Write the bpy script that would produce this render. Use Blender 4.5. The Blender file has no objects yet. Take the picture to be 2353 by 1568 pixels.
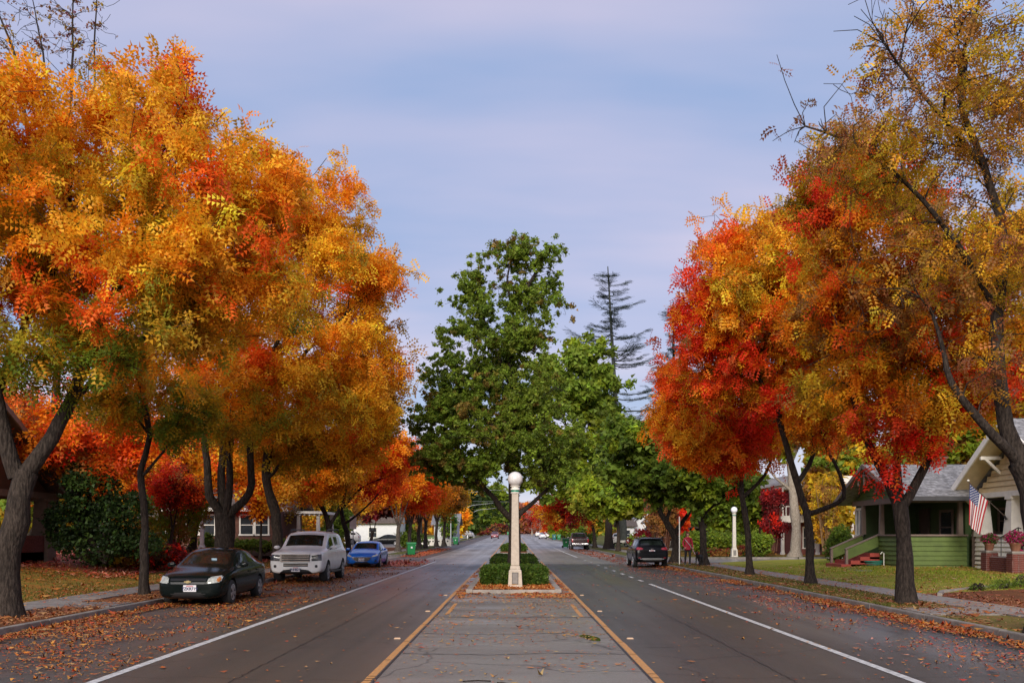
import bpy, bmesh, math, random
import numpy as np
from mathutils import Vector, Matrix, noise as mnoise
from mathutils.bvhtree import BVHTree
R = math.radians
SC = bpy.context.scene
COL = SC.collection

# ------------------------------------------------------------------ camera, sky, sun, exposure
F, VU, VV, CAMH = 2190.0, 1180.0, 1226.0, 1.8          # focal length and vanishing point in photo pixels (2352 wide)
cam_d = bpy.data.cameras.new('camera'); cam = bpy.data.objects.new('camera', cam_d); COL.objects.link(cam)
cam.location = (0, 0, CAMH); cam.rotation_euler = (R(90), 0, 0)
cam_d.sensor_width = 36; cam_d.lens = 36*F/2352
cam_d.shift_x = -(VU-1176)/2352; cam_d.shift_y = (VV-784)/2352
cam_d.clip_start = 0.1; cam_d.clip_end = 3000
SC.camera = cam

SUN_EL, SUN_AZ = R(26), R(190)        # azimuth from +Y, clockwise: behind the camera
world = bpy.data.worlds.new('World'); SC.world = world; world.use_nodes = True
nt = world.node_tree; N = nt.nodes; L = nt.links
bg = N['Background']; bg.inputs['Strength'].default_value = 0.1
sky = N.new('ShaderNodeTexSky'); sky.sky_type = 'NISHITA'; sky.sun_disc = False
sky.sun_elevation = SUN_EL; sky.sun_rotation = SUN_AZ
tc = N.new('ShaderNodeTexCoord'); sep = N.new('ShaderNodeSeparateXYZ'); L.new(tc.outputs['Generated'], sep.inputs[0])
def wmath(op, a, b):
    n = N.new('ShaderNodeMath'); n.operation = op
    for i, q in enumerate((a, b)):
        if isinstance(q, (int, float)): n.inputs[i].default_value = q
        else: L.new(q, n.inputs[i])
    return n.outputs[0]
zz = wmath('ADD', wmath('ABSOLUTE', sep.outputs[2], 0), 0.22)
cmb = N.new('ShaderNodeCombineXYZ')
L.new(wmath('MULTIPLY', wmath('DIVIDE', sep.outputs[0], zz), 0.35), cmb.inputs[0])
L.new(wmath('DIVIDE', sep.outputs[1], zz), cmb.inputs[1])
cn = N.new('ShaderNodeTexNoise'); cn.inputs['Scale'].default_value = 1.55; cn.inputs['Detail'].default_value = 5; cn.inputs['Roughness'].default_value = 0.45
L.new(cmb.outputs[0], cn.inputs['Vector'])
cr = N.new('ShaderNodeValToRGB'); L.new(cn.outputs[0], cr.inputs[0])
cr.color_ramp.elements[0].position = 0.38; cr.color_ramp.elements[0].color = (1.0, 1.42, 2.34, 1)
cr.color_ramp.elements[1].position = 0.64; cr.color_ramp.elements[1].color = (2.3, 2.06, 2.6, 1)
hz = N.new('ShaderNodeMapRange'); L.new(sep.outputs[2], hz.inputs[0])
hz.inputs['From Min'].default_value = 0.0; hz.inputs['From Max'].default_value = 0.2; hz.inputs['To Min'].default_value = 0.6; hz.inputs['To Max'].default_value = 0.0
m1 = N.new('ShaderNodeMix'); m1.data_type = 'RGBA'; L.new(hz.outputs[0], m1.inputs['Factor']); L.new(cr.outputs[0], m1.inputs['A']); m1.inputs['B'].default_value = (2.78, 2.67, 2.92, 1)
m2 = N.new('ShaderNodeMix'); m2.data_type = 'RGBA'; m2.inputs['Factor'].default_value = 0.94; L.new(sky.outputs[0], m2.inputs['A']); L.new(m1.outputs['Result'], m2.inputs['B'])
L.new(m2.outputs['Result'], bg.inputs['Color'])
sun_d = bpy.data.lights.new('sun', 'SUN'); sun_d.energy = 1.5; sun_d.angle = R(30); sun_d.color = (1, 0.93, 0.84)
sun = bpy.data.objects.new('sun', sun_d); COL.objects.link(sun); sun.location = (-20, -40, 60)
sd = Vector((math.sin(SUN_AZ)*math.cos(SUN_EL), math.cos(SUN_AZ)*math.cos(SUN_EL), math.sin(SUN_EL)))
sun.rotation_euler = sd.to_track_quat('Z', 'Y').to_euler()
vs = SC.view_settings; vs.view_transform = 'Standard'; vs.look = 'None'; vs.exposure = 1.55; vs.gamma = 1; vs.use_curve_mapping = False
SC.render.engine = 'CYCLES'
cy = SC.cycles; cy.use_denoising = True; cy.max_bounces = 6; cy.diffuse_bounces = 3; cy.glossy_bounces = 3; cy.transmission_bounces = 4; cy.caustics_reflective = False; cy.caustics_refractive = False
try: cy.denoiser = 'OPENIMAGEDENOISE'
except Exception: pass

# ------------------------------------------------------------------ helpers
def W(u, v, Y):
    return Vector(((u-VU)/F*Y, Y, CAMH-(v-VV)/F*Y))
def road_z(y):
    return 0.0063*8*math.log1p(math.exp(min(40, (y-98)/8.0))) if y < 400 else 0.0063*302
def smooth(a, b, x):
    t = min(1, max(0, (x-a)/(b-a))); return t*t*(3-2*t)
KL, KR = -9.0, 8.4
def verge_z(x, y):
    z = 0.15+road_z(y)
    if x < -12 and y < 68: z += 0.62*smooth(-13, -20, x)
    if x > 12 and y < 56: z += 0.25*smooth(12, 16.5, x)
    return z

def wloc(o):
    v = Vector((0, 0, 0))
    while o is not None:
        v += o.location; o = o.parent
    return v

def link(name, me, parent=None):
    o = bpy.data.objects.new(name, me); COL.objects.link(o)
    if parent is not None: o.parent = parent
    return o
def tag(o, label=None, cat=None, group=None, kind=None):
    if label: o['label'] = label
    if cat: o['category'] = cat
    if group: o['group'] = group
    if kind: o['kind'] = kind
    return o
def thing(name, label, cat, loc=(0, 0, 0), rotz=0, group=None):
    o = bpy.data.objects.new(name, None); COL.objects.link(o)
    o.location = loc; o.rotation_euler = (0, 0, rotz); o.empty_display_size = 0.2
    return tag(o, label, cat, group)
def copy_tree(o, parent=None):
    c = o.copy(); COL.objects.link(c)
    if parent is not None: c.parent = parent
    for ch in list(o.children): copy_tree(ch, c)
    return c

class MB:
    """collects faces; build() links them as ONE mesh object"""
    def __init__(s): s.v = []; s.f = []; s.m = []
    def add(s, vs, fs, mi=0):
        b = len(s.v); s.v += [tuple(q) for q in vs]
        for f in fs: s.f.append([i+b for i in f]); s.m.append(mi)
        return s
    def box(s, c, d, rz=0, mi=0, rx=0, ry=0):
        hx, hy, hz_ = d[0]/2, d[1]/2, d[2]/2
        M = Matrix.Translation(c) @ Matrix.Rotation(rz, 4, 'Z') @ Matrix.Rotation(ry, 4, 'Y') @ Matrix.Rotation(rx, 4, 'X')
        vs = [M @ Vector((x, y, z)) for z in (-hz_, hz_) for (x, y) in ((-hx, -hy), (hx, -hy), (hx, hy), (-hx, hy))]
        return s.add(vs, [(3, 2, 1, 0), (4, 5, 6, 7), (0, 1, 5, 4), (1, 2, 6, 5), (2, 3, 7, 6), (3, 0, 4, 7)], mi)
    def b2(s, x0, x1, y0, y1, z0, z1, mi=0):
        return s.box(((x0+x1)/2, (y0+y1)/2, (z0+z1)/2), (abs(x1-x0), abs(y1-y0), abs(z1-z0)), mi=mi)
    def bar(s, a, b, w, h=None, mi=0, up=(0, 0, 1)):
        a = Vector(a); b = Vector(b); d = b-a; h = w if h is None else h
        x = d.normalized(); u = Vector(up)
        if abs(x.dot(u)) > 0.98: u = Vector((1, 0, 0))
        y = u.cross(x).normalized(); z = x.cross(y)
        vs = [p+y*sy*w/2+z*sz*h/2 for p in (a, b) for (sy, sz) in ((-1, -1), (1, -1), (1, 1), (-1, 1))]
        return s.add(vs, [(0, 1, 2, 3)[::-1], (4, 5, 6, 7), (0, 1, 5, 4), (1, 2, 6, 5), (2, 3, 7, 6), (3, 0, 4, 7)], mi)
    def frus(s, c, d0, d1, z0, z1, mi=0):
        x, y = c
        vs = [(x+sx*d[0]/2, y+sy*d[1]/2, z) for d, z in ((d0, z0), (d1, z1)) for sx, sy in ((-1, -1), (1, -1), (1, 1), (-1, 1))]
        return s.add(vs, [(3, 2, 1, 0), (4, 5, 6, 7), (0, 1, 5, 4), (1, 2, 6, 5), (2, 3, 7, 6), (3, 0, 4, 7)], mi)
    def lathe(s, prof, n=16, c=(0, 0, 0), mi=0, axis='Z'):
        vs = []
        for r, z in prof:
            for k in range(n):
                a = 2*math.pi*k/n
                p = (r*math.cos(a), r*math.sin(a), z)
                if axis == 'Y': p = (p[0], p[2], p[1])
                vs.append((p[0]+c[0], p[1]+c[1], p[2]+c[2]))
        fs = []
        for i in range(len(prof)-1):
            for k in range(n):
                q = (i*n+k, i*n+(k+1) % n, (i+1)*n+(k+1) % n, (i+1)*n+k)
                fs.append(q if axis == 'Z' else q[::-1])
        fs.append(tuple(range(n))[::-1]); fs.append(tuple(range((len(prof)-1)*n, len(prof)*n)))
        return s.add(vs, fs, mi)
    def tube(s, pts, rad, n=8, mi=0):
        pts = [Vector(p) for p in pts]; m = len(pts)
        rad = rad if hasattr(rad, '__len__') else [rad]*m
        vs = []
        ref = Vector((0.3, 1, 0.1)).normalized()
        for i, p in enumerate(pts):
            t = (pts[min(i+1, m-1)]-pts[max(i-1, 0)]).normalized()
            r_ = ref if abs(t.dot(ref)) < 0.95 else Vector((1, 0, 0))
            x = t.cross(r_).normalized(); y = t.cross(x)
            for k in range(n):
                a = 2*math.pi*k/n; vs.append(p+(x*math.cos(a)+y*math.sin(a))*rad[i])
        fs = [(i*n+k, i*n+(k+1) % n, (i+1)*n+(k+1) % n, (i+1)*n+k) for i in range(m-1) for k in range(n)]
        fs += [tuple(range(n))[::-1], tuple(range((m-1)*n, m*n))]
        return s.add(vs, fs, mi)
    def prism(s, poly, axis, a, b, mi=0):
        """extrude a polygon given in the two other axes along axis from a to b"""
        def P(q, t):
            return {'X': (t, q[0], q[1]), 'Y': (q[0], t, q[1]), 'Z': (q[0], q[1], t)}[axis]
        n = len(poly)
        vs = [P(q, a) for q in poly]+[P(q, b) for q in poly]
        fs = [tuple(range(n))[::-1], tuple(range(n, 2*n))]+[(i, (i+1) % n, n+(i+1) % n, n+i) for i in range(n)]
        return s.add(vs, fs, mi)
    def build(s, name, mats, parent=None, smooth=False, local=False, bevel=0):
        me = bpy.data.meshes.new(name)
        off = Vector((0, 0, 0)) if (local or parent is None) else wloc(parent)
        me.from_pydata([(a-off.x, b-off.y, c-off.z) for a, b, c in s.v], [], s.f)
        if not isinstance(mats, (list, tuple)): mats = [mats]
        for m in mats: me.materials.append(m)
        if len(mats) > 1: me.polygons.foreach_set('material_index', s.m)
        bm = bmesh.new(); bm.from_mesh(me)
        if bevel:
            bmesh.ops.bevel(bm, geom=[e for e in bm.edges if len(e.link_faces) == 2 and e.calc_face_angle(0) > 0.5], offset=bevel, segments=2, affect='EDGES', profile=0.6)
        bmesh.ops.recalc_face_normals(bm, faces=bm.faces)
        bm.to_mesh(me); bm.free()
        if smooth:
            me.polygons.foreach_set('use_smooth', [True]*len(me.polygons))
            try: me.set_sharp_from_angle(angle=R(40))
            except Exception: pass
        return link(name, me, parent)

def np_mesh(name, V, k, mat, parent=None, colors=None, off=None):
    """V: (n*k,3) vertices of n k-gons"""
    V = np.asarray(V, dtype=np.float32)
    if off is not None: V = V-np.array(off, dtype=np.float32)
    n = len(V)//k
    me = bpy.data.meshes.new(name)
    me.vertices.add(n*k); me.vertices.foreach_set('co', V.ravel())
    me.loops.add(n*k); me.loops.foreach_set('vertex_index', np.arange(n*k, dtype=np.int32))
    me.polygons.add(n); me.polygons.foreach_set('loop_start', np.arange(n, dtype=np.int32)*k)
    me.update(calc_edges=True)
    if colors is not None:
        a = me.color_attributes.new('leaf_colour', 'FLOAT_COLOR', 'POINT')
        c = np.ones((n*k, 4), dtype=np.float32); c[:, :3] = np.repeat(colors, k, axis=0) if len(colors) == n else colors
        a.data.foreach_set('color', c.ravel())
    me.materials.append(mat)
    return link(name, me, parent)

# ------------------------------------------------------------------ materials
MATS = {}
def mat(name, col, rough=0.7, var=0.15, scale=8.0, bump=0.0, metal=0.0, spec=0.5, col2=None, detail=4, stretch=(1, 1, 1), coat=0.0, bscale=None):
    if name in MATS: return MATS[name]
    m = bpy.data.materials.new(name); m.use_nodes = True; MATS[name] = m
    t = m.node_tree; b = t.nodes['Principled BSDF']
    b.inputs['Roughness'].default_value = rough; b.inputs['Metallic'].default_value = metal
    b.inputs['Specular IOR Level'].default_value = spec
    if coat: b.inputs['Coat Weight'].default_value = coat; b.inputs['Coat Roughness'].default_value = 0.04
    co = t.nodes.new('ShaderNodeTexCoord'); mp = t.nodes.new('ShaderNodeMapping'); mp.inputs['Scale'].default_value = stretch
    t.links.new(co.outputs['Object'], mp.inputs[0])
    n = t.nodes.new('ShaderNodeTexNoise'); n.inputs['Scale'].default_value = scale; n.inputs['Detail'].default_value = detail; n.inputs['Roughness'].default_value = 0.65
    t.links.new(mp.outputs[0], n.inputs['Vector'])
    r = t.nodes.new('ShaderNodeValToRGB'); t.links.new(n.outputs[0], r.inputs[0])
    c2 = col2 if col2 else tuple(min(1, c*(1+var)) for c in col)
    c1 = tuple(c*(1-var) for c in col) if not col2 else col
    r.color_ramp.elements[0].position = 0.33; r.color_ramp.elements[0].color = (*c1, 1)
    r.color_ramp.elements[1].position = 0.67; r.color_ramp.elements[1].color = (*c2, 1)
    t.links.new(r.outputs[0], b.inputs['Base Color'])
    if bump:
        n2 = t.nodes.new('ShaderNodeTexNoise'); n2.inputs['Scale'].default_value = bscale or scale*4; n2.inputs['Detail'].default_value = 5
        t.links.new(mp.outputs[0], n2.inputs['Vector'])
        bp = t.nodes.new('ShaderNodeBump'); bp.inputs['Strength'].default_value = bump; bp.inputs['Distance'].default_value = 0.02
        t.links.new(n2.outputs[0], bp.inputs['Height']); t.links.new(bp.outputs[0], b.inputs['Normal'])
    return m

def leaf_mat(name, trans=0.35, rough=0.55):
    m = bpy.data.materials.new(name); m.use_nodes = True; t = m.node_tree
    b = t.nodes['Principled BSDF']; out = t.nodes['Material Output']
    b.inputs['Roughness'].default_value = rough; b.inputs['Specular IOR Level'].default_value = 0.25
    a = t.nodes.new('ShaderNodeAttribute'); a.attribute_name = 'leaf_colour'
    co = t.nodes.new('ShaderNodeTexCoord'); n = t.nodes.new('ShaderNodeTexNoise'); n.inputs['Scale'].default_value = 6; n.inputs['Detail'].default_value = 3
    t.links.new(co.outputs['Object'], n.inputs['Vector'])
    h = t.nodes.new('ShaderNodeHueSaturation'); t.links.new(a.outputs['Color'], h.inputs['Color'])
    mr = t.nodes.new('ShaderNodeMapRange'); mr.inputs['From Min'].default_value = 0.3; mr.inputs['From Max'].default_value = 0.7; mr.inputs['To Min'].default_value = 0.8; mr.inputs['To Max'].default_value = 1.2
    t.links.new(n.outputs[0], mr.inputs[0]); t.links.new(mr.outputs[0], h.inputs['Value'])
    t.links.new(h.outputs[0], b.inputs['Base Color'])
    tr = t.nodes.new('ShaderNodeBsdfTranslucent'); t.links.new(h.outputs[0], tr.inputs['Color'])
    mx = t.nodes.new('ShaderNodeMixShader'); mx.inputs[0].default_value = trans
    t.links.new(b.outputs[0], mx.inputs[1]); t.links.new(tr.outputs[0], mx.inputs[2]); t.links.new(mx.outputs[0], out.inputs[0])
    return m
LEAF = leaf_mat('leaf', 0.5)
LITTER = leaf_mat('fallen_leaf', 0.0, 0.6)

def bark_mat(name, c1, c2):
    m = bpy.data.materials.new(name); m.use_nodes = True; t = m.node_tree; b = t.nodes['Principled BSDF']
    b.inputs['Roughness'].default_value = 0.9; b.inputs['Specular IOR Level'].default_value = 0.2
    co = t.nodes.new('ShaderNodeTexCoord'); mp = t.nodes.new('ShaderNodeMapping'); mp.inputs['Scale'].default_value = (9, 9, 2.2)
    t.links.new(co.outputs['Object'], mp.inputs[0])
    n = t.nodes.new('ShaderNodeTexNoise'); n.inputs['Scale'].default_value = 2.6; n.inputs['Detail'].default_value = 8; n.inputs['Roughness'].default_value = 0.75
    vo = t.nodes.new('ShaderNodeTexVoronoi'); vo.inputs['Scale'].default_value = 2.2
    t.links.new(mp.outputs[0], n.inputs['Vector']); t.links.new(mp.outputs[0], vo.inputs['Vector'])
    r = t.nodes.new('ShaderNodeValToRGB'); t.links.new(n.outputs[0], r.inputs[0])
    r.color_ramp.elements[0].position = 0.42; r.color_ramp.elements[0].color = (*c1, 1)
    r.color_ramp.elements[1].position = 0.72; r.color_ramp.elements[1].color = (*c2, 1)
    t.links.new(r.outputs[0], b.inputs['Base Color'])
    ad = t.nodes.new('ShaderNodeMath'); ad.operation = 'ADD'; t.links.new(n.outputs[0], ad.inputs[0]); t.links.new(vo.outputs['Distance'], ad.inputs[1])
    bp = t.nodes.new('ShaderNodeBump'); bp.inputs['Strength'].default_value = 0.9; bp.inputs['Distance'].default_value = 0.03
    t.links.new(ad.outputs[0], bp.inputs['Height']); t.links.new(bp.outputs[0], b.inputs['Normal'])
    return m
BARK = bark_mat('bark_brown', (0.018, 0.013, 0.01), (0.085, 0.064, 0.05))
BARK_GREY = bark_mat('bark_grey', (0.04, 0.032, 0.025), (0.17, 0.14, 0.115))
BARK_PALE = bark_mat('bark_pale', (0.2, 0.16, 0.12), (0.5, 0.44, 0.36))

def asphalt_mat(name, col, rough, wet, crack=0.5, tracks=True):
    m = bpy.data.materials.new(name); m.use_nodes = True; t = m.node_tree; b = t.nodes['Principled BSDF']
    K = t.nodes.new; Lk = t.links.new
    co = K('ShaderNodeTexCoord'); gm = K('ShaderNodeNewGeometry')
    n1 = K('ShaderNodeTexNoise'); n1.inputs['Scale'].default_value = 0.35 if tracks else 0.8; n1.inputs['Detail'].default_value = 6
    mp = K('ShaderNodeMapping'); mp.inputs['Scale'].default_value = (1, 0.25, 1) if tracks else (.35, 1, 1); Lk(co.outputs['Object'], mp.inputs[0]); Lk(mp.outputs[0], n1.inputs['Vector'])
    n2 = K('ShaderNodeTexNoise'); n2.inputs['Scale'].default_value = 55; n2.inputs['Detail'].default_value = 4; Lk(co.outputs['Object'], n2.inputs['Vector'])
    # stretched longitudinal wear
    mp2 = K('ShaderNodeMapping'); mp2.inputs['Scale'].default_value = (1.3, 0.012, 1); Lk(co.outputs['Object'], mp2.inputs[0])
    n3 = K('ShaderNodeTexNoise'); n3.inputs['Scale'].default_value = 1.0; n3.inputs['Detail'].default_value = 2; Lk(mp2.outputs[0], n3.inputs['Vector'])
    # cracks
    nd = K('ShaderNodeTexNoise'); nd.inputs['Scale'].default_value = 1.1; nd.inputs['Detail'].default_value = 6; Lk(co.outputs['Object'], nd.inputs['Vector'])
    mxv = K('ShaderNodeMix'); mxv.data_type = 'RGBA'; mxv.inputs['Factor'].default_value = 0.45; Lk(co.outputs['Object'], mxv.inputs['A']); Lk(nd.outputs['Color'], mxv.inputs['B'])
    vo = K('ShaderNodeTexVoronoi'); vo.feature = 'DISTANCE_TO_EDGE'; vo.inputs['Scale'].default_value = 0.55; Lk(mxv.outputs['Result'], vo.inputs['Vector'])
    ck = K('ShaderNodeMapRange'); ck.inputs['From Min'].default_value = 0.0; ck.inputs['From Max'].default_value = 0.012; ck.inputs['To Min'].default_value = 1-crack; ck.inputs['To Max'].default_value = 1.0; Lk(vo.outputs['Distance'], ck.inputs[0])
    def mth(op, a, c):
        n = K('ShaderNodeMath'); n.operation = op
        for i, q in enumerate((a, c)):
            if isinstance(q, (int, float)): n.inputs[i].default_value = q
            else: Lk(q, n.inputs[i])
        return n.outputs[0]
    def mr(s, a, c, lo, hi):
        n = K('ShaderNodeMapRange'); n.inputs['From Min'].default_value = a; n.inputs['From Max'].default_value = c; n.inputs['To Min'].default_value = lo; n.inputs['To Max'].default_value = hi; Lk(s, n.inputs[0]); return n.outputs[0]
    val = mth('MULTIPLY', mr(n1.outputs[0], 0.3, 0.7, 0.72, 1.25), mr(n2.outputs[0], 0.25, 0.75, 0.6, 1.45))
    val = mth('MULTIPLY', val, ck.outputs[0])
    if tracks: val = mth('MULTIPLY', val, mr(n3.outputs[0], 0.3, 0.7, 0.8, 1.25))
    cc = K('ShaderNodeMix'); cc.data_type = 'RGBA'; cc.blend_type = 'MULTIPLY'; cc.inputs['Factor'].default_value = 1
    cc.inputs['A'].default_value = (*col, 1); Lk(val, cc.inputs['B']); Lk(cc.outputs['Result'], b.inputs['Base Color'])
    wetf = mr(mth('ADD', n1.outputs[0], mth('MULTIPLY', n3.outputs[0], 0.6)), 0.62, 0.95, rough, rough-wet)
    Lk(wetf, b.inputs['Roughness']); b.inputs['Specular IOR Level'].default_value = 0.42
    bp = K('ShaderNodeBump'); bp.inputs['Strength'].default_value = 0.35; bp.inputs['Distance'].default_value = 0.01
    hh = mth('ADD', n2.outputs[0], mth('MULTIPLY', ck.outputs[0], 1.5)); Lk(hh, bp.inputs['Height']); Lk(bp.outputs[0], b.inputs['Normal'])
    return m
ASPH = asphalt_mat('asphalt', (0.074, 0.064, 0.05), 0.5, 0.2, 0.35)
ASPH_SHEEN = asphalt_mat('asphalt_sheen', (0.2, 0.175, 0.15), 0.5, 0.2, 0.3)  # asphalt lightened: grazing sky sheen painted into the base colour
ASPH_MED = asphalt_mat('asphalt_median', (0.19, 0.165, 0.137), 0.66, 0.36, 0.55, False)
ASPH_PARK = asphalt_mat('asphalt_parking', (0.08, 0.057, 0.043), 0.6, 0.12, 0.35, False)

def ground_mat(name, stops, scale=1.2, fine=30, bump=0.6):
    """patchy soil, grass or litter: a ramp over mixed noise"""
    m = bpy.data.materials.new(name); m.use_nodes = True; t = m.node_tree; b = t.nodes['Principled BSDF']
    b.inputs['Roughness'].default_value = 0.92; b.inputs['Specular IOR Level'].default_value = 0.15
    K = t.nodes.new; co = K('ShaderNodeTexCoord')
    n1 = K('ShaderNodeTexNoise'); n1.inputs['Scale'].default_value = scale; n1.inputs['Detail'].default_value = 5; n1.inputs['Roughness'].default_value = 0.6
    n2 = K('ShaderNodeTexNoise'); n2.inputs['Scale'].default_value = fine; n2.inputs['Detail'].default_value = 3
    for q in (n1, n2): t.links.new(co.outputs['Object'], q.inputs['Vector'])
    mx = K('ShaderNodeMix'); mx.inputs['Factor'].default_value = 0.5; t.links.new(n1.outputs[0], mx.inputs['A']); t.links.new(n2.outputs[0], mx.inputs['B'])
    r = K('ShaderNodeValToRGB'); t.links.new(mx.outputs['Result'], r.inputs[0])
    e = r.color_ramp.elements
    while len(e) < len(stops): e.new(0.5)
    for i, (p, c) in enumerate(stops): e[i].position = p; e[i].color = (*c, 1)
    t.links.new(r.outputs[0], b.inputs['Base Color'])
    bp = K('ShaderNodeBump'); bp.inputs['Strength'].default_value = bump; bp.inputs['Distance'].default_value = 0.04
    t.links.new(n2.outputs[0], bp.inputs['Height']); t.links.new(bp.outputs[0], b.inputs['Normal'])
    return m
G_LAWN = ground_mat('lawn_grass', [(0.3, (0.12, 0.15, 0.016)), (0.46, (0.24, 0.25, 0.026)), (0.58, (0.36, 0.3, 0.04)), (0.72, (0.42, 0.28, 0.07))])
G_LAWN_L = ground_mat('lawn_leafy', [(0.3, (0.08, 0.09, 0.014)), (0.45, (0.17, 0.14, 0.02)), (0.56, (0.3, 0.13, 0.025)), (0.7, (0.38, 0.15, 0.04))])
G_STRIP = ground_mat('verge_litter', [(0.3, (0.05, 0.026, 0.014)), (0.46, (0.14, 0.055, 0.02)), (0.58, (0.26, 0.09, 0.025)), (0.7, (0.33, 0.16, 0.06))])
G_STRIP_R = ground_mat('verge_grass', [(0.3, (0.08, 0.085, 0.018)), (0.46, (0.17, 0.155, 0.03)), (0.58, (0.26, 0.15, 0.045)), (0.72, (0.34, 0.18, 0.07))])
G_RED = ground_mat('bed_litter_red', [(0.3, (0.07, 0.02, 0.014)), (0.46, (0.22, 0.045, 0.025)), (0.58, (0.4, 0.1, 0.06)), (0.7, (0.48, 0.2, 0.12))])
G_FAR = ground_mat('far_ground', [(0.3, (0.04, 0.05, 0.012)), (0.5, (0.09, 0.1, 0.02)), (0.6, (0.14, 0.1, 0.03)), (0.72, (0.18, 0.12, 0.04))], 0.3, 6)
CONC = mat('concrete', (0.27, 0.235, 0.2), 0.85, 0.3, 2.5, 0.25, bscale=60)
CONC_WALK = mat('concrete_walk', (0.19, 0.165, 0.145), 0.85, 0.28, 1.8, 0.25, bscale=60)
KERB = mat('kerb_concrete', (0.2, 0.175, 0.15), 0.85, 0.35, 3, 0.3, bscale=50)
WHITE_L = mat('road_paint_white', (0.3, 0.29, 0.27), 0.65, 0.0, 9, col2=(0.66, 0.65, 0.62), detail=12)
YEL_L = mat('road_paint_yellow', (0.36, 0.17, 0.06), 0.6, 0.0, 22, col2=(0.62, 0.3, 0.08), detail=8)
# ------------------------------------------------------------------ ground, road, kerbs, pavements
rng = np.random.default_rng(7)
def sheet(name, xs, ys, zf, m, kind='structure', parent=None):
    mb = MB(); nx = len(xs)
    for y in ys:
        for x in xs: mb.v.append((x, y, zf(x, y)))
    for j in range(len(ys)-1):
        for i in range(nx-1):
            a = j*nx+i; mb.f.append([a, a+1, a+nx+1, a+nx]); mb.m.append(0)
    o = mb.build(name, m, parent, smooth=True)
    if parent is None: tag(o, kind=kind)
    return o
YS = [-14]+list(range(-10, 100, 10))+list(range(94, 300, 6))+[330, 360, 400, 440]
YS = sorted(set(YS))
g = sheet('ground', [-900, -300, -100, 0, 100, 300, 900], [-60, -14, 50, 100, 130, 200, 300, 400, 700, 1400], lambda x, y: road_z(y)-0.25, G_FAR)
YN = [y for y in YS if y < 57]+[57.5]; YF = [57.5]+[y for y in YS if y > 58]
road = sheet('road', [KL+2.6+0.0, -5, -1.75], YN, lambda x, y: road_z(y), ASPH)          # traffic lane towards the camera
road2 = sheet('road', [1.75, 5.0, 5.6, KR], YN, lambda x, y: road_z(y), ASPH)
sheet('road', [KL+2.6+0.0, -5, -1.75], YF, lambda x, y: road_z(y), ASPH_SHEEN)              # from the crossing on, sheen of the distant road as a paler colour
sheet('road', [1.75, 5.0, 5.6, KR], YF, lambda x, y: road_z(y), ASPH_SHEEN)
park = sheet('parking_lane', [KL, KL+2.6], YS, lambda x, y: road_z(y), ASPH_PARK)
med = sheet('median_pavement', [-1.75, 1.75], YS, lambda x, y: road_z(y), ASPH_MED)
for s, (a, b) in ((-1, (58.5, 81)), (1, (51.5, 73))):
    xk = KL if s < 0 else KR
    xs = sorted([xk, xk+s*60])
    sheet('side_road', xs, [a, (a+b)/2, b], lambda x, y: 0.0, ASPH_SHEEN)

BLK = {(-1, 1): (-14, 64), (-1, 2): (76, 440), (1, 1): (-14, 56), (1, 2): (68.5, 440)}
CR = 3.5
def edge(s, k, y):
    a, b = BLK[(s, k)]; end = b if k == 1 else a; d = abs(end-y)
    off = 0 if d >= CR else CR-math.sqrt(max(0, CR*CR-(CR-d)**2))
    return (KL if s < 0 else KR)+s*off
def block_base(s, k, m):
    a, b = BLK[(s, k)]; end = b if k == 1 else a
    ys = [y for y in YS if a < y < b and abs(y-end) > CR]+[a, b]+[end+(-1 if k == 1 else 1)*CR*(1-math.cos(t*math.pi/16)) for t in range(1, 9)]
    ys = sorted(set(round(y, 4) for y in ys))
    mb = MB(); xs_n = 6
    for y in ys:
        e = edge(s, k, y)+s*0.15
        for x in [e, s*11.7, s*20, s*40, s*90, s*300]: mb.v.append((x if abs(x) >= abs(e) else e+s*0.001, y, 0.13+road_z(y)))
    for j in range(len(ys)-1):
        for i in range(5):
            q = j*6+i; mb.f.append([q, q+1, q+7, q+6]); mb.m.append(0)
    tag(mb.build('verge_ground', m), kind='structure')
for s, k, m in ((-1, 1, G_STRIP), (-1, 2, G_FAR), (1, 1, G_STRIP_R), (1, 2, G_FAR)): block_base(s, k, m)

# kerbs: one stone per three metres on the near blocks
def kerb_line(s, k):
    a, b = BLK[(s, k)]; end = b if k == 1 else a; x0 = KL if s < 0 else KR
    mb = MB()
    sg = -1 if k == 1 else 1
    pts = []
    for t in range(0, 9):                       # corner arc and its return along the side road
        th = t*math.pi/16
        pts.append((x0+s*CR*(1-math.cos(math.pi/2-th)) if False else x0+s*(CR-CR*math.cos(math.pi/2-th)) , end+sg*(CR-CR*math.sin(math.pi/2-th))))
    ret = [(x0+s*30, end), (x0+s*12, end)]+pts
    for (p, q) in zip(ret[:-1], ret[1:]):
        mb.bar((p[0]+0, p[1]+sg*0.075, 0.065), (q[0]+s*0.07, q[1]+sg*0.02, 0.065), 0.15, 0.17)
    if k == 2:
        ys = [y for y in YS if y > a+CR]; ys = [a+CR]+ys
        for y0, y1 in zip(ys[:-1], ys[1:]):
            mb.bar((x0+s*.075, y0, road_z(y0)+.065), (x0+s*.075, y1, road_z(y1)+.065), 0.15, 0.17)
    base = mb.build('kerb', KERB); tag(base, kind='structure')
    if k == 1:
        st = MB().box((0, 0, 0.065), (0.15, 2.985, 0.17)).build('kerb_stone', KERB, base, bevel=0.022)
        n = int((b-CR-a)/3)
        for i in range(n):
            c = st if i == 0 else link('kerb_stone', st.data, base)
            c.location = (x0+s*.075+random.uniform(-.004, .004), b-CR-1.5-3*i, random.uniform(-.006, .006)); c.rotation_euler = (random.uniform(-.002, .002), 0, random.uniform(-.002, .002))
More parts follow.
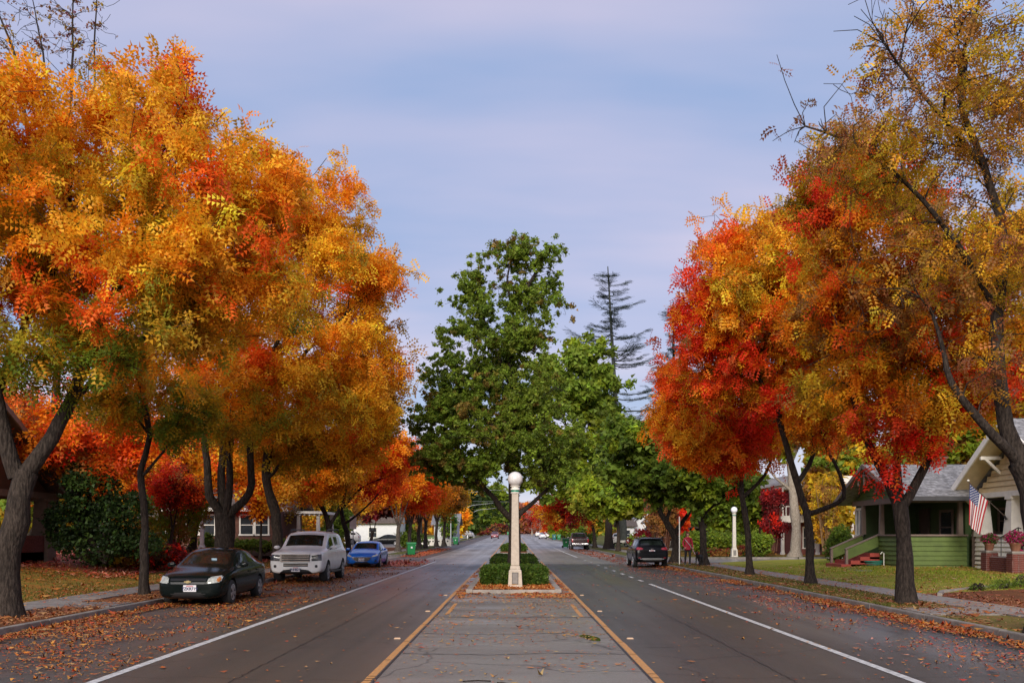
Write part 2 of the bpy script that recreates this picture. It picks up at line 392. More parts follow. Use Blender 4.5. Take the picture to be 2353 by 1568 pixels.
random.seed(4)
for key in BLK: kerb_line(*key)

# pavements: a bed with every slab a piece of its own
def pavement(x0, x1, ya, yb, zf, m, slab=1.45, name='sidewalk', label=None):
    base = sheet(name, [x0, x1], [ya, yb], lambda x, y: zf(x, y)-0.004, mat('joint_soil', (0.06, 0.045, 0.035), 0.95))
    n = int(round((yb-ya)/slab)); L_ = (yb-ya)/n
    d = MB().box((0, 0, 0.0), (abs(x1-x0), L_-0.018, 0.05)).build('slab', m, base, bevel=0.008)
    for i in range(n):
        c = d if i == 0 else link('slab', d.data, base)
        y = ya+L_*(i+.5); c.location = ((x0+x1)/2, y, zf((x0+x1)/2, y)-0.012+random.uniform(-.004, .005)); c.rotation_euler = (random.uniform(-.003, .003), random.uniform(-.004, .004), 0)
    return base
pavement(-11.75, -10.55, -2, 56.5, lambda x, y: 0.15, CONC_WALK)
pavement(10.15, 11.3, -2, 54.5, lambda x, y: 0.15, CONC)
sheet('sidewalk', [-11.9, -10.6], [y for y in YS if y > 78], lambda x, y: road_z(y)+.145, CONC)
sheet('sidewalk', [10.1, 11.4], [y for y in YS if y > 72], lambda x, y: road_z(y)+.145, CONC)
# carriage walks joining kerb and pavement
pavement(-10.53, -9.17, 21.6, 23.0, lambda x, y: 0.15, CONC_WALK, 1.4, 'carriage_walk')
pavement(8.57, 10.13, 19.6, 21.2, lambda x, y: 0.15, CONC, 1.6, 'carriage_walk')
# lawns and planting beds (raised towards the houses)
def grid(a, b, n): return [a+(b-a)*i/n for i in range(n+1)]
def lawn(name, x0, x1, y0, y1, m, dz=0.0):
    return sheet(name, grid(x0, x1, 14), grid(y0, y1, 16), lambda x, y: max(0.136, verge_z(x, y)-0.008+dz), m)
lawn('lawn', -18.3, -11.77, -12, 62, G_LAWN_L)
lawn('leaf_bed', -70, -18.3, -12, 63, G_RED)
lawn('leaf_bed', -18.3, -14.6, 35, 62, G_RED, .012)
lawn('lawn', 11.27, 60, 26.5, 55, G_LAWN)
lawn('leaf_bed', 11.27, 60, -12, 26.5, G_STRIP)
sheet('lawn', [-40, -24, -12, -11.92], [76, 88, 96, 104, 112], lambda x, y: road_z(y)+.142, G_STRIP)
sheet('lawn', [-22, -11.92], list(range(136, 330, 12)), lambda x, y: road_z(y)+.15, mat('far_lawn', (0.13, 0.22, 0.03), 0.9, 0.2, 2))
sheet('car_park', [-60, -12], [112, 120, 136], lambda x, y: road_z(y)+.15, CONC_WALK)
sheet('lawn', [11.42, 40], [72, 84, 92, 102, 112], lambda x, y: road_z(y)+.142, G_LAWN_L)
# driveway across the right-hand pavement near the corner, walk to the green house
def ribbon(name, pts, w, z, m):
    mb = MB(); P = [Vector((p[0], p[1], 0)) for p in pts]
    for i, p in enumerate(P):
        t = (P[min(i+1, len(P)-1)]-P[max(i-1, 0)]).normalized(); nn = Vector((-t.y, t.x, 0))
        for sgn in (-1, 1):
            q = p+nn*sgn*w/2; mb.v.append((q.x, q.y, verge_z(q.x, q.y)+z))
    mb.f = [[2*i, 2*i+1, 2*i+3, 2*i+2] for i in range(len(P)-1)]; mb.m = [0]*len(mb.f)
    return tag(mb.build(name, m), kind='structure')
ribbon('front_walk', [(11.27, 34.6), (12.6, 36.0), (14.2, 39), (15.4, 43), (15.9, 46.5)], 0.9, 0.012, CONC_WALK)
sheet('driveway', [8.8, 11, 14, 40], [53.2, 55.2], lambda x, y: 0.166, CONC_WALK)

# painted lines
def stripe(name, segs, m, w=0.13, dz=0.004):
    mb = MB()
    for (x0, y0, x1, y1) in segs:
        n = max(1, int(abs(y1-y0)/6))
        for i in range(n):
            a, b = i/n, (i+1)/n
            xa, ya, xb, yb = x0+(x1-x0)*a, y0+(y1-y0)*a, x0+(x1-x0)*b, y0+(y1-y0)*b
            if abs(y1-y0) > abs(x1-x0): vs = [(xa-w/2, ya), (xa+w/2, ya), (xb+w/2, yb), (xb-w/2, yb)]
            else: vs = [(xa, ya-w/2), (xb, yb-w/2), (xb, yb+w/2), (xa, ya+w/2)]
            mb.add([(p[0], p[1], road_z(p[1])+dz) for p in vs], [(0, 1, 2, 3)])
    return tag(mb.build(name, m), kind='structure')
LX, RX = -5.12, 4.92
stripe('lane_line', [(LX, -12, LX, 63)], WHITE_L, 0.14)
stripe('lane_line', [(RX, -12, RX, 34.5)]+[(RX, y, RX, y+1.1) for y in (36.4, 39.4, 42.6, 46.2, 50.4, 55, 60, 65)], WHITE_L, 0.13)
stripe('lane_line', [(RX, 74, RX, 118)]+[(RX-.5, y, RX-.5, y+12) for y in (160, 190, 230)], WHITE_L, 0.15)
stripe('lane_line', [(LX, y, LX, y+1.6) for y in (78, 82, 86, 90)]+[(LX, 94, LX, 140), (LX+1, 170, LX+1, 190), (LX+1, 215, LX+1, 235)], WHITE_L, 0.15)
stripe('stop_line', [(-8.2, 72.2, -1.9, 72.2), (-8.6, 69.0, -5, 69.0)], WHITE_L, 0.22)
stripe('stop_line', [(6.0, 74+i*1.6, 7.6, 74+i*1.6) for i in range(3)], WHITE_L, 0.3)
# yellow edge lines of the median: cracked into short lengths near the camera
def yellow(x):
    mb = MB(); y = -12.0; k = 0
    rr = random.Random(int(x*10)+50)
    while y < 27.5:
        d = rr.uniform(0.16, 0.5) if y < 12 else rr.uniform(1.0, 3.0)
        j = rr.uniform(-.008, .008); w = 0.1+rr.uniform(-.012, .012)
        mb.add([(x-w/2+j, y, .005), (x+w/2+j, y, .005), (x+w/2+j, y+d-.04, .005), (x-w/2+j, y+d-.04, .005)], [(0, 1, 2, 3)]); y += d
    ys = [27.5, 40, 55, 63, 74, 86, 98, 110, 122, 140, 170, 200, 240]
    sx = 1 if x > 0 else -1
    for a, b in zip(ys[:-1], ys[1:]):
        if a == 63: continue
        xa = x
        mb.add([(xa-.06, a, road_z(a)+.005), (xa+.06, a, road_z(a)+.005), (xa+.06, b, road_z(b)+.005), (xa-.06, b, road_z(b)+.005)], [(0, 1, 2, 3)])
    return tag(mb.build('yellow_line', YEL_L), kind='structure')
yellow(-1.80); yellow(1.78)
stripe('yellow_line', [(-1.5, 21.4, -1.5, 24.8), (1.48, 20.8, 1.48, 24.4)], YEL_L, 0.09)
# dark tar joint inside each yellow line
stripe('tar_joint', [(-1.715, -12, -1.715, 29), (1.70, -12, 1.70, 29)], mat('tar', (0.02, 0.018, 0.017), 0.5), 0.035, 0.0045)
# raised reflectors beside the yellow lines
rf0 = None
for x in (-2.0, 2.0):
    for k, y in enumerate((10.6, 16.4, 22.2, 28.0)):
        if rf0 is None:
            rf0 = MB().frus((0, 0), (.12, .1), (.09, .05), 0, .02).build('road_reflector', mat('reflector', (0.5, 0.33, 0.2), 0.5), local=True); o = rf0
        else: o = link('road_reflector', rf0.data)
        o.location = (x, y, .003)
        tag(o, ('nearest', 'second', 'third', 'farthest')[k]+' small amber reflector beside the yellow line on the '+('parked sedan' if x < 0 else 'green house')+' side', 'reflector', 'reflectors along the yellow lines')
# sealed cracks and joints
TAR = mat('tar', (0.02, 0.018, 0.017), 0.5)
def seam(pts, w, seed):
    r = random.Random(seed); P = []
    for a, b in zip(pts[:-1], pts[1:]):
        n = max(2, int(math.hypot(b[0]-a[0], b[1]-a[1])/.12))
        P += [(a[0]+(b[0]-a[0])*i/n+r.gauss(0, .012), a[1]+(b[1]-a[1])*i/n+r.gauss(0, .016)) for i in range(n)]
    P.append(pts[-1]); mb = MB()
    for i, q in enumerate(P):
        a, b = P[max(0, i-1)], P[min(len(P)-1, i+1)]; d = math.hypot(b[0]-a[0], b[1]-a[1])+1e-6; nx, ny = -(b[1]-a[1])/d, (b[0]-a[0])/d; ww = w*r.uniform(.4, 1.2)/2
        mb.v += [(q[0]-nx*ww, q[1]-ny*ww, .0055), (q[0]+nx*ww, q[1]+ny*ww, .0055)]
    mb.f = [[2*i, 2*i+1, 2*i+3, 2*i+2] for i in range(len(P)-1)]; mb.m = [0]*len(mb.f)
    tag(mb.build('tar_seam', TAR), kind='structure')
for k, y in enumerate((11.2, 14.3, 17.2, 20.6, 25.0)): seam([(-1.7, y+.1), (-.4, y-.1), (.7, y+.12), (1.7, y)], .035, k)
seam([(1.95, 15.1), (3.0, 15.3)], .02, 21); seam([(6.6, 13.6), (6.9, 13.2), (6.75, 12.8)], .025, 22); seam([(3.4, 5), (3.45, 14), (3.36, 26), (3.42, 44)], .018, 23); seam([(-3.5, 5), (-3.42, 20), (-3.5, 50)], .018, 24); seam([(-4.9, 31), (-3, 30.6), (-2, 31.2)], .022, 25); seam([(2, 38), (3.4, 38.4), (4.8, 38)], .022, 26)
# shallow puddle on the median paving
pm = mat('puddle_water', (0.02, 0.022, 0.018), 0.03, 0.1, 3)
mb = MB(); n = 28
cx, cy_ = 1.33, 16.55
vs = [(cx+(.13+.02*math.sin(3*a+1))*math.cos(a)-.1*math.sin(a), cy_+(.5+.06*math.sin(2*a)+.03*math.sin(5*a+2))*math.sin(a), .006) for a in [2*math.pi*i/n for i in range(n)]]
mb.add(vs, [tuple(range(n))]); tag(mb.build('puddle', pm), kind='structure')

# ------------------------------------------------------------------ planted median islands
def island(y0, y1, name='median_island'):
    z = (lambda y: road_z(y))
    soil = sheet(name, [-1.25, 1.25], grid(y0+.2, y1-.2, 6), lambda x, y: road_z(y)+.1, G_STRIP)
    mb = MB()
    stn = MB().box((0, 0, .05), (.2, 2.46, .16)).build('kerb_stone', CONC, soil, bevel=.02)
    k = 0
    for s in (-1, 1):
        y = y0+1.25
        while y+1.25 <= y1+.3:
            c = stn if k == 0 else link('kerb_stone', stn.data, soil)
            c.location = (s*1.35, y, road_z(y)); y += 2.5; k += 1
    e = MB().box((0, 0, .05), (2.5, .16, .13)).build('kerb_stone', CONC, soil, bevel=.02); e.location = (0, y0+.08, road_z(y0))
    e2 = link('kerb_stone', e.data, soil); e2.location = (0, y1-.08, road_z(y1))
    return soil
island(28.9, 54.6); island(86, 122)

# ------------------------------------------------------------------ fallen leaves (scattered real leaves)
PAL_OR = [(.62, .2, .03), (.5, .13, .025), (.66, .3, .06), (.34, .09, .03), (.48, .26, .1), (.55, .09, .03)]
PAL_RED = [(.55, .06, .04), (.68, .15, .08), (.72, .3, .2), (.42, .05, .03), (.62, .26, .14)]
PAL_YEL = [(.6, .36, .08), (.55, .25, .05), (.48, .16, .04), (.62, .42, .16)]
def litter(name, X, Y, Z, size, pal, seed=0, tilt=0.35):
    r = np.random.default_rng(seed); n = len(X)
    a = r.uniform(0, 2*np.pi, n); s = size*np.exp(r.normal(0, .38, n))*.95
    ca, sa = np.cos(a), np.sin(a)
    t = np.array([(-1, 0), (0, -.46), (1, 0), (0, .46)])*0.5
    V = np.empty((n, 4, 3), dtype=np.float32)
    tx = r.normal(0, tilt, n); ty = r.normal(0, tilt, n)
    for i, (lx, ly) in enumerate(t):
        x = s*(lx*ca-ly*sa); y = s*(lx*sa+ly*ca)
        V[:, i, 0] = X+x; V[:, i, 1] = Y+y; V[:, i, 2] = Z+.012+np.abs(x*tx+y*ty)
    pc = np.array(pal)[r.integers(0, len(pal), n)]*r.uniform(.65, 1.15, (n, 1))
    o = np_mesh(name, V.reshape(-1, 3), 4, LITTER, None, pc)
    return tag(o, kind='stuff')
def clumpy(n, x0, x1, y0, y1, seed, dens=None, ybias=1.0, sc=0.8):
    r = np.random.default_rng(seed); X = np.empty(0); Y = np.empty(0)
    while len(X) < n:
        x = r.uniform(x0, x1, n*3); y = y0+(y1-y0)*r.uniform(0, 1, n*3)**ybias
        nz = np.array([mnoise.noise(Vector((a*sc, b*sc*.7, seed))) for a, b in zip(x, y)])
        p = np.clip(.45+nz*1.1, .03, 1)
        if dens is not None: p = p*dens(x, y)
        k = r.uniform(0, 1, len(x)) < p
        X = np.append(X, x[k]); Y = np.append(Y, y[k])
    return X[:n], Y[:n]
vz = lambda X, Y: np.array([max(.15, verge_z(a, b)) for a, b in zip(X, Y)])
x, y = clumpy(26000, -8.95, -5.2, 5, 62, 1, lambda x, y: np.clip(.25+.75*np.clip((-5.6-x)/2.2, 0, 1)*np.clip((y-9)/12, 0.12, 1), 0, 1), 1.35)
litter('fallen_leaves', x, y, 0*x, .066, PAL_OR, 1, .6)
x, y = clumpy(10000, -9.0, -8.45, 4, 58, 2); litter('fallen_leaves', x, y, 0*x+.015, .08, PAL_OR, 2, .6)
x, y = clumpy(10000, -10.5, -9.15, 6, 57, 3); litter('fallen_leaves', x, y, 0*x+.14, .08, [(.5, .2, .06), (.45, .14, .04), (.58, .3, .12), (.36, .12, .05)], 3, .5)
x, y = clumpy(1200, -11.75, -10.5, 6, 57, 4); litter('fallen_leaves', x, y, 0*x+.166, .09, PAL_OR, 4)
x, y = clumpy(8000, -18.3, -11.8, 10, 57, 5, lambda x, y: np.where((x < -14)&(y > 33), 1, .45)); litter('fallen_leaves', x, y, vz(x, y), .11, PAL_OR, 5, .5)
x, y = clumpy(16000, -32, -14.4, 33.5, 60, 6); litter('fallen_leaves', x, y, vz(x, y), .14, PAL_RED, 6, .6)
x, y = clumpy(2600, -9, -5.2, 52, 66, 7, lambda x, y: np.exp(-((x+7.2)/1.3)**2-((y-57)/4)**2)); litter('fallen_leaves', x, y, 0*x, .14, PAL_RED, 7, .7)
x, y = clumpy(2200, -9, -7.2, 73, 112, 8); litter('fallen_leaves', x, y, np.array([road_z(b) for b in y]), .2, [(.5, .1, .03), (.45, .14, .05)], 8, .4)
# the traffic lanes and the median paving: a few strays
x, y = clumpy(420, -5, -1.9, 7, 60, 9); litter('fallen_leaves', x, y, 0*x, .075, PAL_OR, 9)
x, y = clumpy(2600, -1.7, 1.7, 7.5, 28.5, 10, lambda x, y: .2+.8*np.clip((y-12)/9, 0, 1)); litter('fallen_leaves', x, y, 0*x, .06, PAL_YEL+PAL_OR, 10)
x, y = clumpy(8500, -1.25, 1.25, 29.0, 38, 11); litter('fallen_leaves', x, y, 0*x+.1, .085, [(.72, .25, .05), (.7, .34, .1), (.6, .16, .03)], 11, .6)
x, y = clumpy(1600, -1.7, 1.7, 26.6, 29.0, 12); litter('fallen_leaves', x, y, 0*x, .09, PAL_OR, 12)
x, y = clumpy(800, 1.45, 1.75, 28, 50, 13); litter('fallen_leaves', x, y, 0*x, .1, PAL_OR, 13)
x, y = clumpy(800, -1.75, -1.45, 28, 50, 13); litter('fallen_leaves', x, y, 0*x, .1, PAL_OR, 13)
x, y = clumpy(500, 1.9, 5, 7, 60, 14); litter('fallen_leaves', x, y, 0*x, .07, PAL_OR, 14)
# right-hand gutter, verge, lawn and bed
x, y = clumpy(10000, 7.75, 8.38, 9, 56, 15, lambda x, y: np.clip((x-7.65)/.6, .1, 1)); litter('fallen_leaves', x, y, 0*x+.015, .08, PAL_OR, 15, .6)
x, y = clumpy(6500, 5.0, 7.9, 9, 56, 16, lambda x, y: np.clip((x-5)/2.6, .05, 1)); litter('fallen_leaves', x, y, 0*x, .062, PAL_OR+PAL_RED, 16, .5)
x, y = clumpy(7500, 8.55, 10.1, 10, 55, 17); litter('fallen_leaves', x, y, 0*x+.14, .085, [(.4, .12, .03), (.5, .2, .06), (.5, .3, .1), (.3, .08, .03)], 17, .5)
x, y = clumpy(1800, 10.05, 11.3, 10, 54, 18); litter('fallen_leaves', x, y, 0*x+.166, .08, PAL_OR, 18)
x, y = clumpy(8000, 11.3, 19, 26.5, 46, 19); litter('fallen_leaves', x, y, vz(x, y)+.03, .075, PAL_YEL, 19, .5)
x, y = clumpy(8000, 11.3, 20, 14, 26.5, 20); litter('fallen_leaves', x, y, vz(x, y), .09, [(.42, .12, .05), (.5, .2, .08), (.34, .08, .03)], 20, .6)
x, y = clumpy(2500, 6.2, 8.1, 56, 110, 21); litter('fallen_leaves', x, y, np.array([road_z(b) for b in y]), .16, [(.4, .1, .04), (.35, .12, .06)], 21)

# grass blades on the lawns near enough to show them
def blades(name, X, Y, Z, h, pal, seed):
    r = np.random.default_rng(seed); n = len(X)
    a = r.uniform(0, 2*np.pi, n); hh = h*r.uniform(.5, 1.3, n); w = .012+.012*r.random(n)
    lx, ly = r.normal(0, .03, n), r.normal(0, .03, n)
    V = np.empty((n, 3, 3), dtype=np.float32)
    V[:, 0] = np.stack([X-w*np.cos(a), Y-w*np.sin(a), Z-.01], 1); V[:, 1] = np.stack([X+w*np.cos(a), Y+w*np.sin(a), Z-.01], 1)
    V[:, 2] = np.stack([X+lx, Y+ly, Z+hh], 1)
    pc = np.array(pal)[r.integers(0, len(pal), n)]*r.uniform(.7, 1.2, (n, 1))
    return tag(np_mesh(name, V.reshape(-1, 3), 3, LEAF, None, pc), kind='stuff')
GP = [(.27, .36, .032), (.22, .32, .028), (.4, .42, .045), (.46, .4, .09)]
x, y = clumpy(42000, 11.3, 19, 26.5, 48, 30, lambda x, y: .3+.7*(y > 30)); blades('grass', x, y, vz(x, y), .07, GP, 30)
x, y = clumpy(11000, 8.55, 10.1, 22, 54, 31); blades('grass', x, y, 0*x+.14, .06, [(.16, .17, .03), (.22, .18, .05), (.12, .14, .02)], 31)
x, y = clumpy(16000, -17.5, -11.8, 14, 56, 32); blades('grass', x, y, vz(x, y), .06, [(.1, .13, .02), (.17, .15, .03), (.2, .12, .03)], 32)
# ------------------------------------------------------------------ houses
SHING = mat('shingle_grey', (0.24, 0.235, 0.24), 0.9, 0.45, 5, 0.3)
SHING_B = mat('shingle_brown', (0.1, 0.075, 0.06), 0.9, 0.35, 4, 0.3)
BEIGE = mat('paint_beige', (0.66, 0.52, 0.3), 0.7, 0.1, 3)
CREAM = mat('paint_white', (0.78, 0.74, 0.66), 0.65, 0.08, 3)
GREEN_P = mat('paint_green', (0.095, 0.14, 0.024), 0.65, 0.18, 2.5)
GREEN_D = mat('paint_dark_green', (0.045, 0.08, 0.02), 0.65, 0.15, 3)
TAUPE = mat('paint_taupe', (0.2, 0.145, 0.115), 0.7, 0.1, 4)
BRICK = mat('brick_red', (0.17, 0.045, 0.032), 0.85, 0.35, 14, 0.3)
BRICK_BR = mat('brick_brown', (0.13, 0.055, 0.038), 0.85, 0.3, 6, 0.3)
MORTAR = mat('mortar', (0.34, 0.3, 0.27), 0.95, 0.15, 12)
DARK = mat('dark_interior', (0.02, 0.018, 0.016), 0.6, 0.2, 3)
GLASSW = mat('window_glass', (0.035, 0.04, 0.045), 0.06, 0.3, 1.5)
REDSTEP = mat('paint_red_step', (0.36, 0.05, 0.032), 0.6, 0.15, 5)
IRON = mat('iron_black', (0.015, 0.015, 0.016), 0.45, 0.1, 5, metal=0.3)
WOODB = mat('wood_brown', (0.07, 0.045, 0.032), 0.75, 0.3, 3, stretch=(6, 6, 1))
STUCCO = mat('stucco', (0.2, 0.145, 0.11), 0.9, 0.15, 6, 0.3)

def boards_Y(parent, m, x0, x1, y, z0, z1, h, name='board', clip=None, face=-1):
    """clapboards on a wall facing -Y (face=-1); each board a piece"""
    n = int(round((z1-z0)/h)); dz = (z1-z0)/n
    for i in range(n):
        za, zb = z0+i*dz, z0+(i+1)*dz
        a, b = (x0, x1) if clip is None else clip((za+zb)/2)
        if b-a < 0.1: continue
        mb = MB()
        mb.add([(a, y+face*.055, za), (b, y+face*.055, za), (b, y+face*.01, zb-.003), (a, y+face*.01, zb-.003), (a, y, za), (b, y, za), (b, y, zb-.003), (a, y, zb-.003)],
               [(0, 1, 2, 3), (4, 7, 6, 5), (0, 4, 5, 1), (3, 2, 6, 7), (0, 3, 7, 4), (1, 5, 6, 2)])
        mb.build(name, m, parent)
def boards_X(parent, m, y0, y1, x, z0, z1, h, name='board', clip=None, face=-1):
    n = int(round((z1-z0)/h)); dz = (z1-z0)/n
    for i in range(n):
        za, zb = z0+i*dz, z0+(i+1)*dz
        a, b = (y0, y1) if clip is None else clip((za+zb)/2)
        if b-a < 0.1: continue
        mb = MB()
        mb.add([(x+face*.055, a, za), (x+face*.055, b, za), (x+face*.01, b, zb-.003), (x+face*.01, a, zb-.003), (x, a, za), (x, b, za), (x, b, zb-.003), (x, a, zb-.003)],
               [(0, 1, 2, 3), (4, 7, 6, 5), (0, 4, 5, 1), (3, 2, 6, 7), (0, 3, 7, 4), (1, 5, 6, 2)])
        mb.build(name, m, parent)
def shingles(parent, x0, x1, ya, za, yb, zb, m, course=0.16, wid=0.32, seed=1):
    """courses of shingles over a slope that runs from the eave (ya, za) to the ridge (yb, zb)"""
    r = random.Random(seed); L_ = math.hypot(yb-ya, zb-za); n = int(L_/course)
    dy, dz = (yb-ya)/L_, (zb-za)/L_; ny, nz = -dz, dy
    if nz < 0: ny, nz = -ny, -nz
    mb = MB()
    for i in range(n):
        x = x0-(wid*.5 if i % 2 else 0)
        while x < x1:
            a, b = max(x0, x), min(x1, x+wid-.012); x += wid
            if b-a < .05: continue
            s0 = i*course+r.uniform(-.012, .012); s1 = s0+course*1.25; t = .016+r.uniform(0, .01)
            P = lambda s, h: (ya+dy*s+ny*h, za+dz*s+nz*h)
            q = [P(s0, t), P(s1, .004), P(s0, .0)]
            mb.add([(a, *q[0]), (b, *q[0]), (b, *q[1]), (a, *q[1]), (a, *q[2]), (b, *q[2])], [(0, 1, 2, 3), (4, 5, 1, 0)], 0 if r.random() < .6 else 1)
    o = mb.build('shingles', [m, mat(m.name+'_dark', tuple(c*.75 for c in (0.24, 0.235, 0.24)), 0.9, 0.4, 5)], parent); o['kind'] = 'stuff'
    return o
def window(parent, c, w, h, axis, m_frame=None, sash=True, glass=None, face=-1, mull=0):
    """a framed window; axis 'Y' lies in a wall facing -Y, 'X' in a wall facing -X (face -1) or +X"""
    m_frame = m_frame or CREAM; f = MB(); t = .09
    def bx(mb, a0, a1, z0, z1, d0, d1):
        if axis == 'Y': mb.b2(c[0]+a0, c[0]+a1, c[1]+face*d0, c[1]+face*d1, c[2]+z0, c[2]+z1)
        else: mb.b2(c[0]+face*d0, c[0]+face*d1, c[1]+a0, c[1]+a1, c[2]+z0, c[2]+z1)
    bx(f, -w/2-t, -w/2, -h/2, h/2, 0, .06); bx(f, w/2, w/2+t, -h/2, h/2, 0, .06)
    bx(f, -w/2-t, w/2+t, h/2, h/2+t*1.2, 0, .062); bx(f, -w/2-t*1.4, w/2+t*1.4, -h/2-t, -h/2, 0, .1)
    if sash: bx(f, -w/2, w/2, -.025, .025, .012, .045)
    for k in range(mull):
        q = -w/2+w*(k+1)/(mull+1); bx(f, q-.035, q+.035, -h/2, h/2, .012, .05)
    fr = f.build('window', m_frame, parent)
    g_ = MB(); bx(g_, -w/2, w/2, -h/2, h/2, .004, .012); g_.build('pane', glass or GLASSW, fr)
    return fr
def gable_roof(parent, m, x0, x1, yr, zr, ye0, ze0, ye1, ze1, t=.14, name='roof', soff=None):
    """ridge along X at (yr, zr), eaves at (ye0, ze0) and (ye1, ze1)"""
    mb = MB()
    mb.prism([(ye0, ze0), (yr, zr), (ye1, ze1), (ye1, ze1+t), (yr, zr+t), (ye0, ze0+t)], 'X', x0, x1)
    return mb.build(name, m, parent)

# --- beige bungalow with the flag
bh = thing('bungalow', 'cream clapboard bungalow with white tapered porch columns and a brick stoop', 'house', (21, 35.7, .4))
Xw, ZP, ZB = 19.0, 1.78, 3.28
sl = (5.95-3.3)/(39.9-35.7)
wall = MB().b2(21.6, 30, 32, 39.4, .1, 3.3).prism([(32, 3.3), (39.4, 3.3), (35.7, 5.6)], 'X', 19.06, 30).build('wall', BEIGE, bh)
zc = lambda z: (35.7-(5.66-z)/sl, 35.7+(5.66-z)/sl)
boards_X(wall, BEIGE, 32, 39.4, 19.06, 3.46, 5.6, .225, clip=zc)
MB().b2(19.0, 21.6, 32.1, 39.3, .1, .95).build('porch_floor', CONC, bh)
par = MB().b2(19.03, 19.2, 36.35, 39.35, .2, 1.7).b2(19.2, 21.6, 39.2, 39.34, .2, 1.7).build('parapet', CREAM, bh)
par2 = MB().b2(19.03, 19.2, 32.0, 33.4, .2, 1.7).build('parapet', CREAM, bh)
boards_X(par, CREAM, 36.35, 39.38, 19.03, .22, 1.68, .19); boards_X(par2, CREAM, 32, 33.4, 19.03, .22, 1.68, .19)
MB().b2(18.93, 19.3, 36.2, 39.45, 1.7, 1.79).build('parapet_cap', CREAM, bh); MB().b2(18.93, 19.3, 31.9, 33.5, 1.7, 1.79).build('parapet_cap', CREAM, bh)
for y in (38.95, 36.6, 33.0):
    MB().frus((19.18, y), (.5, .62), (.34, .36), 1.79, 3.14).frus((19.18, y), (.44, .48), (.44, .48), 3.14, 3.26).build('porch_column', CREAM, bh)
MB().b2(18.98, 19.35, 31.9, 39.5, 3.26, 3.46).build('porch_beam', CREAM, bh)
MB().b2(21.52, 21.6, 36.6, 38.1, .96, 3.2).build('porch_wall', BRICK, bh)
window(bh, (21.5, 34.3, 2.0), 1.4, 1.5, 'X')
door = MB().b2(21.48, 21.58, 35.4, 36.4, .96, 3.0).build('door', WOODB, bh); MB().lathe([(.03, 0), (.035, .03), (.02, .05)], 10, (21.43, 36.25, 1.95)).build('handle', mat('brass', (.4, .28, .1), .3, metal=.9), door)
roof = gable_roof(bh, SHING, 18.2, 30.4, 35.7, 5.98, 31.5, 3.32, 39.9, 3.32)
shingles(roof, 18.2, 30.4, 39.9, 3.47, 35.7, 6.12, SHING, seed=3); shingles(roof, 18.2, 30.4, 31.5, 3.47, 35.7, 6.12, SHING, .2, .5, seed=4)
sof = MB()
for s in (-1, 1): sof.add([(18.22, 35.7, 5.975), (19.06, 35.7, 5.975), (19.06, 35.7+s*4.15, 3.345), (18.22, 35.7+s*4.15, 3.345)], [(0, 1, 2, 3)])
sof.build('soffit', BEIGE, bh)
for s in (-1, 1):
    MB().bar((18.17, 35.7, 6.03), (18.17, 35.7+s*4.32, 3.3), .06, .24).build('fascia', CREAM, bh)
for y in (39.35, 37.3, 34.1, 32.05):
    zt = 5.9-abs(y-35.7)*sl
    MB().bar((18.25, y, zt-.12), (19.06, y, zt-.12), .11, .13).bar((18.45, y, zt-.16), (19.03, y, zt-.72), .1, .1).build('eave_bracket', CREAM, bh)
vent = MB().b2(18.96, 19.05, 35.2, 36.3, 4.15, 4.95).build('attic_vent', CREAM, bh)
for i in range(5): MB().box((18.93, 35.75, 4.27+i*.14), (.05, .96, .1), ry=.5).build('slat', CREAM, vent)
# brick stoop
stoop = MB().b2(17.75, 19.0, 33.5, 36.15, .1, .42).b2(18.15, 19.0, 33.6, 36.0, .42, .68).b2(18.5, 19.0, 33.6, 36.0, .68, .94).build('stoop', CONC, bh)
core = MB().b2(17.53, 17.73, 33.65, 35.15, .2, .98).b2(17.42, 17.83, 35.12, 35.52, .2, 1.13).b2(17.42, 17.83, 33.28, 33.68, .2, 1.13).b2(17.55, 19.0, 35.22, 35.42, .2, .98).build('brick_wall', MORTAR, bh)
br_y = MB().box((0, 0, 0), (.04, .215, .062)).build('brick', BRICK, core, local=True); first = [True]
def brick(x, y, z, rz=0, sy=1.0):
    if first[0]: o = br_y; first[0] = False
    else: o = link('brick', br_y.data, core)
    b0 = wloc(core); o.location = (x-b0.x+random.uniform(-.004, .004), y-b0.y, z-b0.z); o.rotation_euler = (0, 0, rz); o.scale = (1, sy, 1)
for i in range(10):
    z = .25+i*.0745; off = .11 if i % 2 else 0
    y = 33.79+off
    while y < 35.1: brick(17.525, y, z); y += .226
for py, n in ((35.32, 12), (33.48, 12)):
    for i in range(n):
        z = .25+i*.0745
        for k, yy in enumerate((py-.1, py+.1)): brick(17.415, yy, z, 0, .88)
        for k, xx in enumerate((17.52, 17.73)): brick(xx, py-.205, z, math.pi/2, .9)
MB().b2(17.38, 17.87, 35.08, 35.56, 1.13, 1.2).b2(17.38, 17.87, 33.24, 33.72, 1.13, 1.2).build('pier_cap', CONC, bh)
hr = MB().tube([(17.65, 35.7, .3), (17.65, 35.7, 1.35), (19.0, 35.9, 2.05), (19.1, 35.9, 2.0)], .022, 6).tube([(19.0, 35.9, .95), (19.0, 35.9, 2.05)], .022, 6).tube([(18.3, 35.8, .7), (18.3, 35.8, 1.68)], .014, 6).build('handrail', IRON, bh)

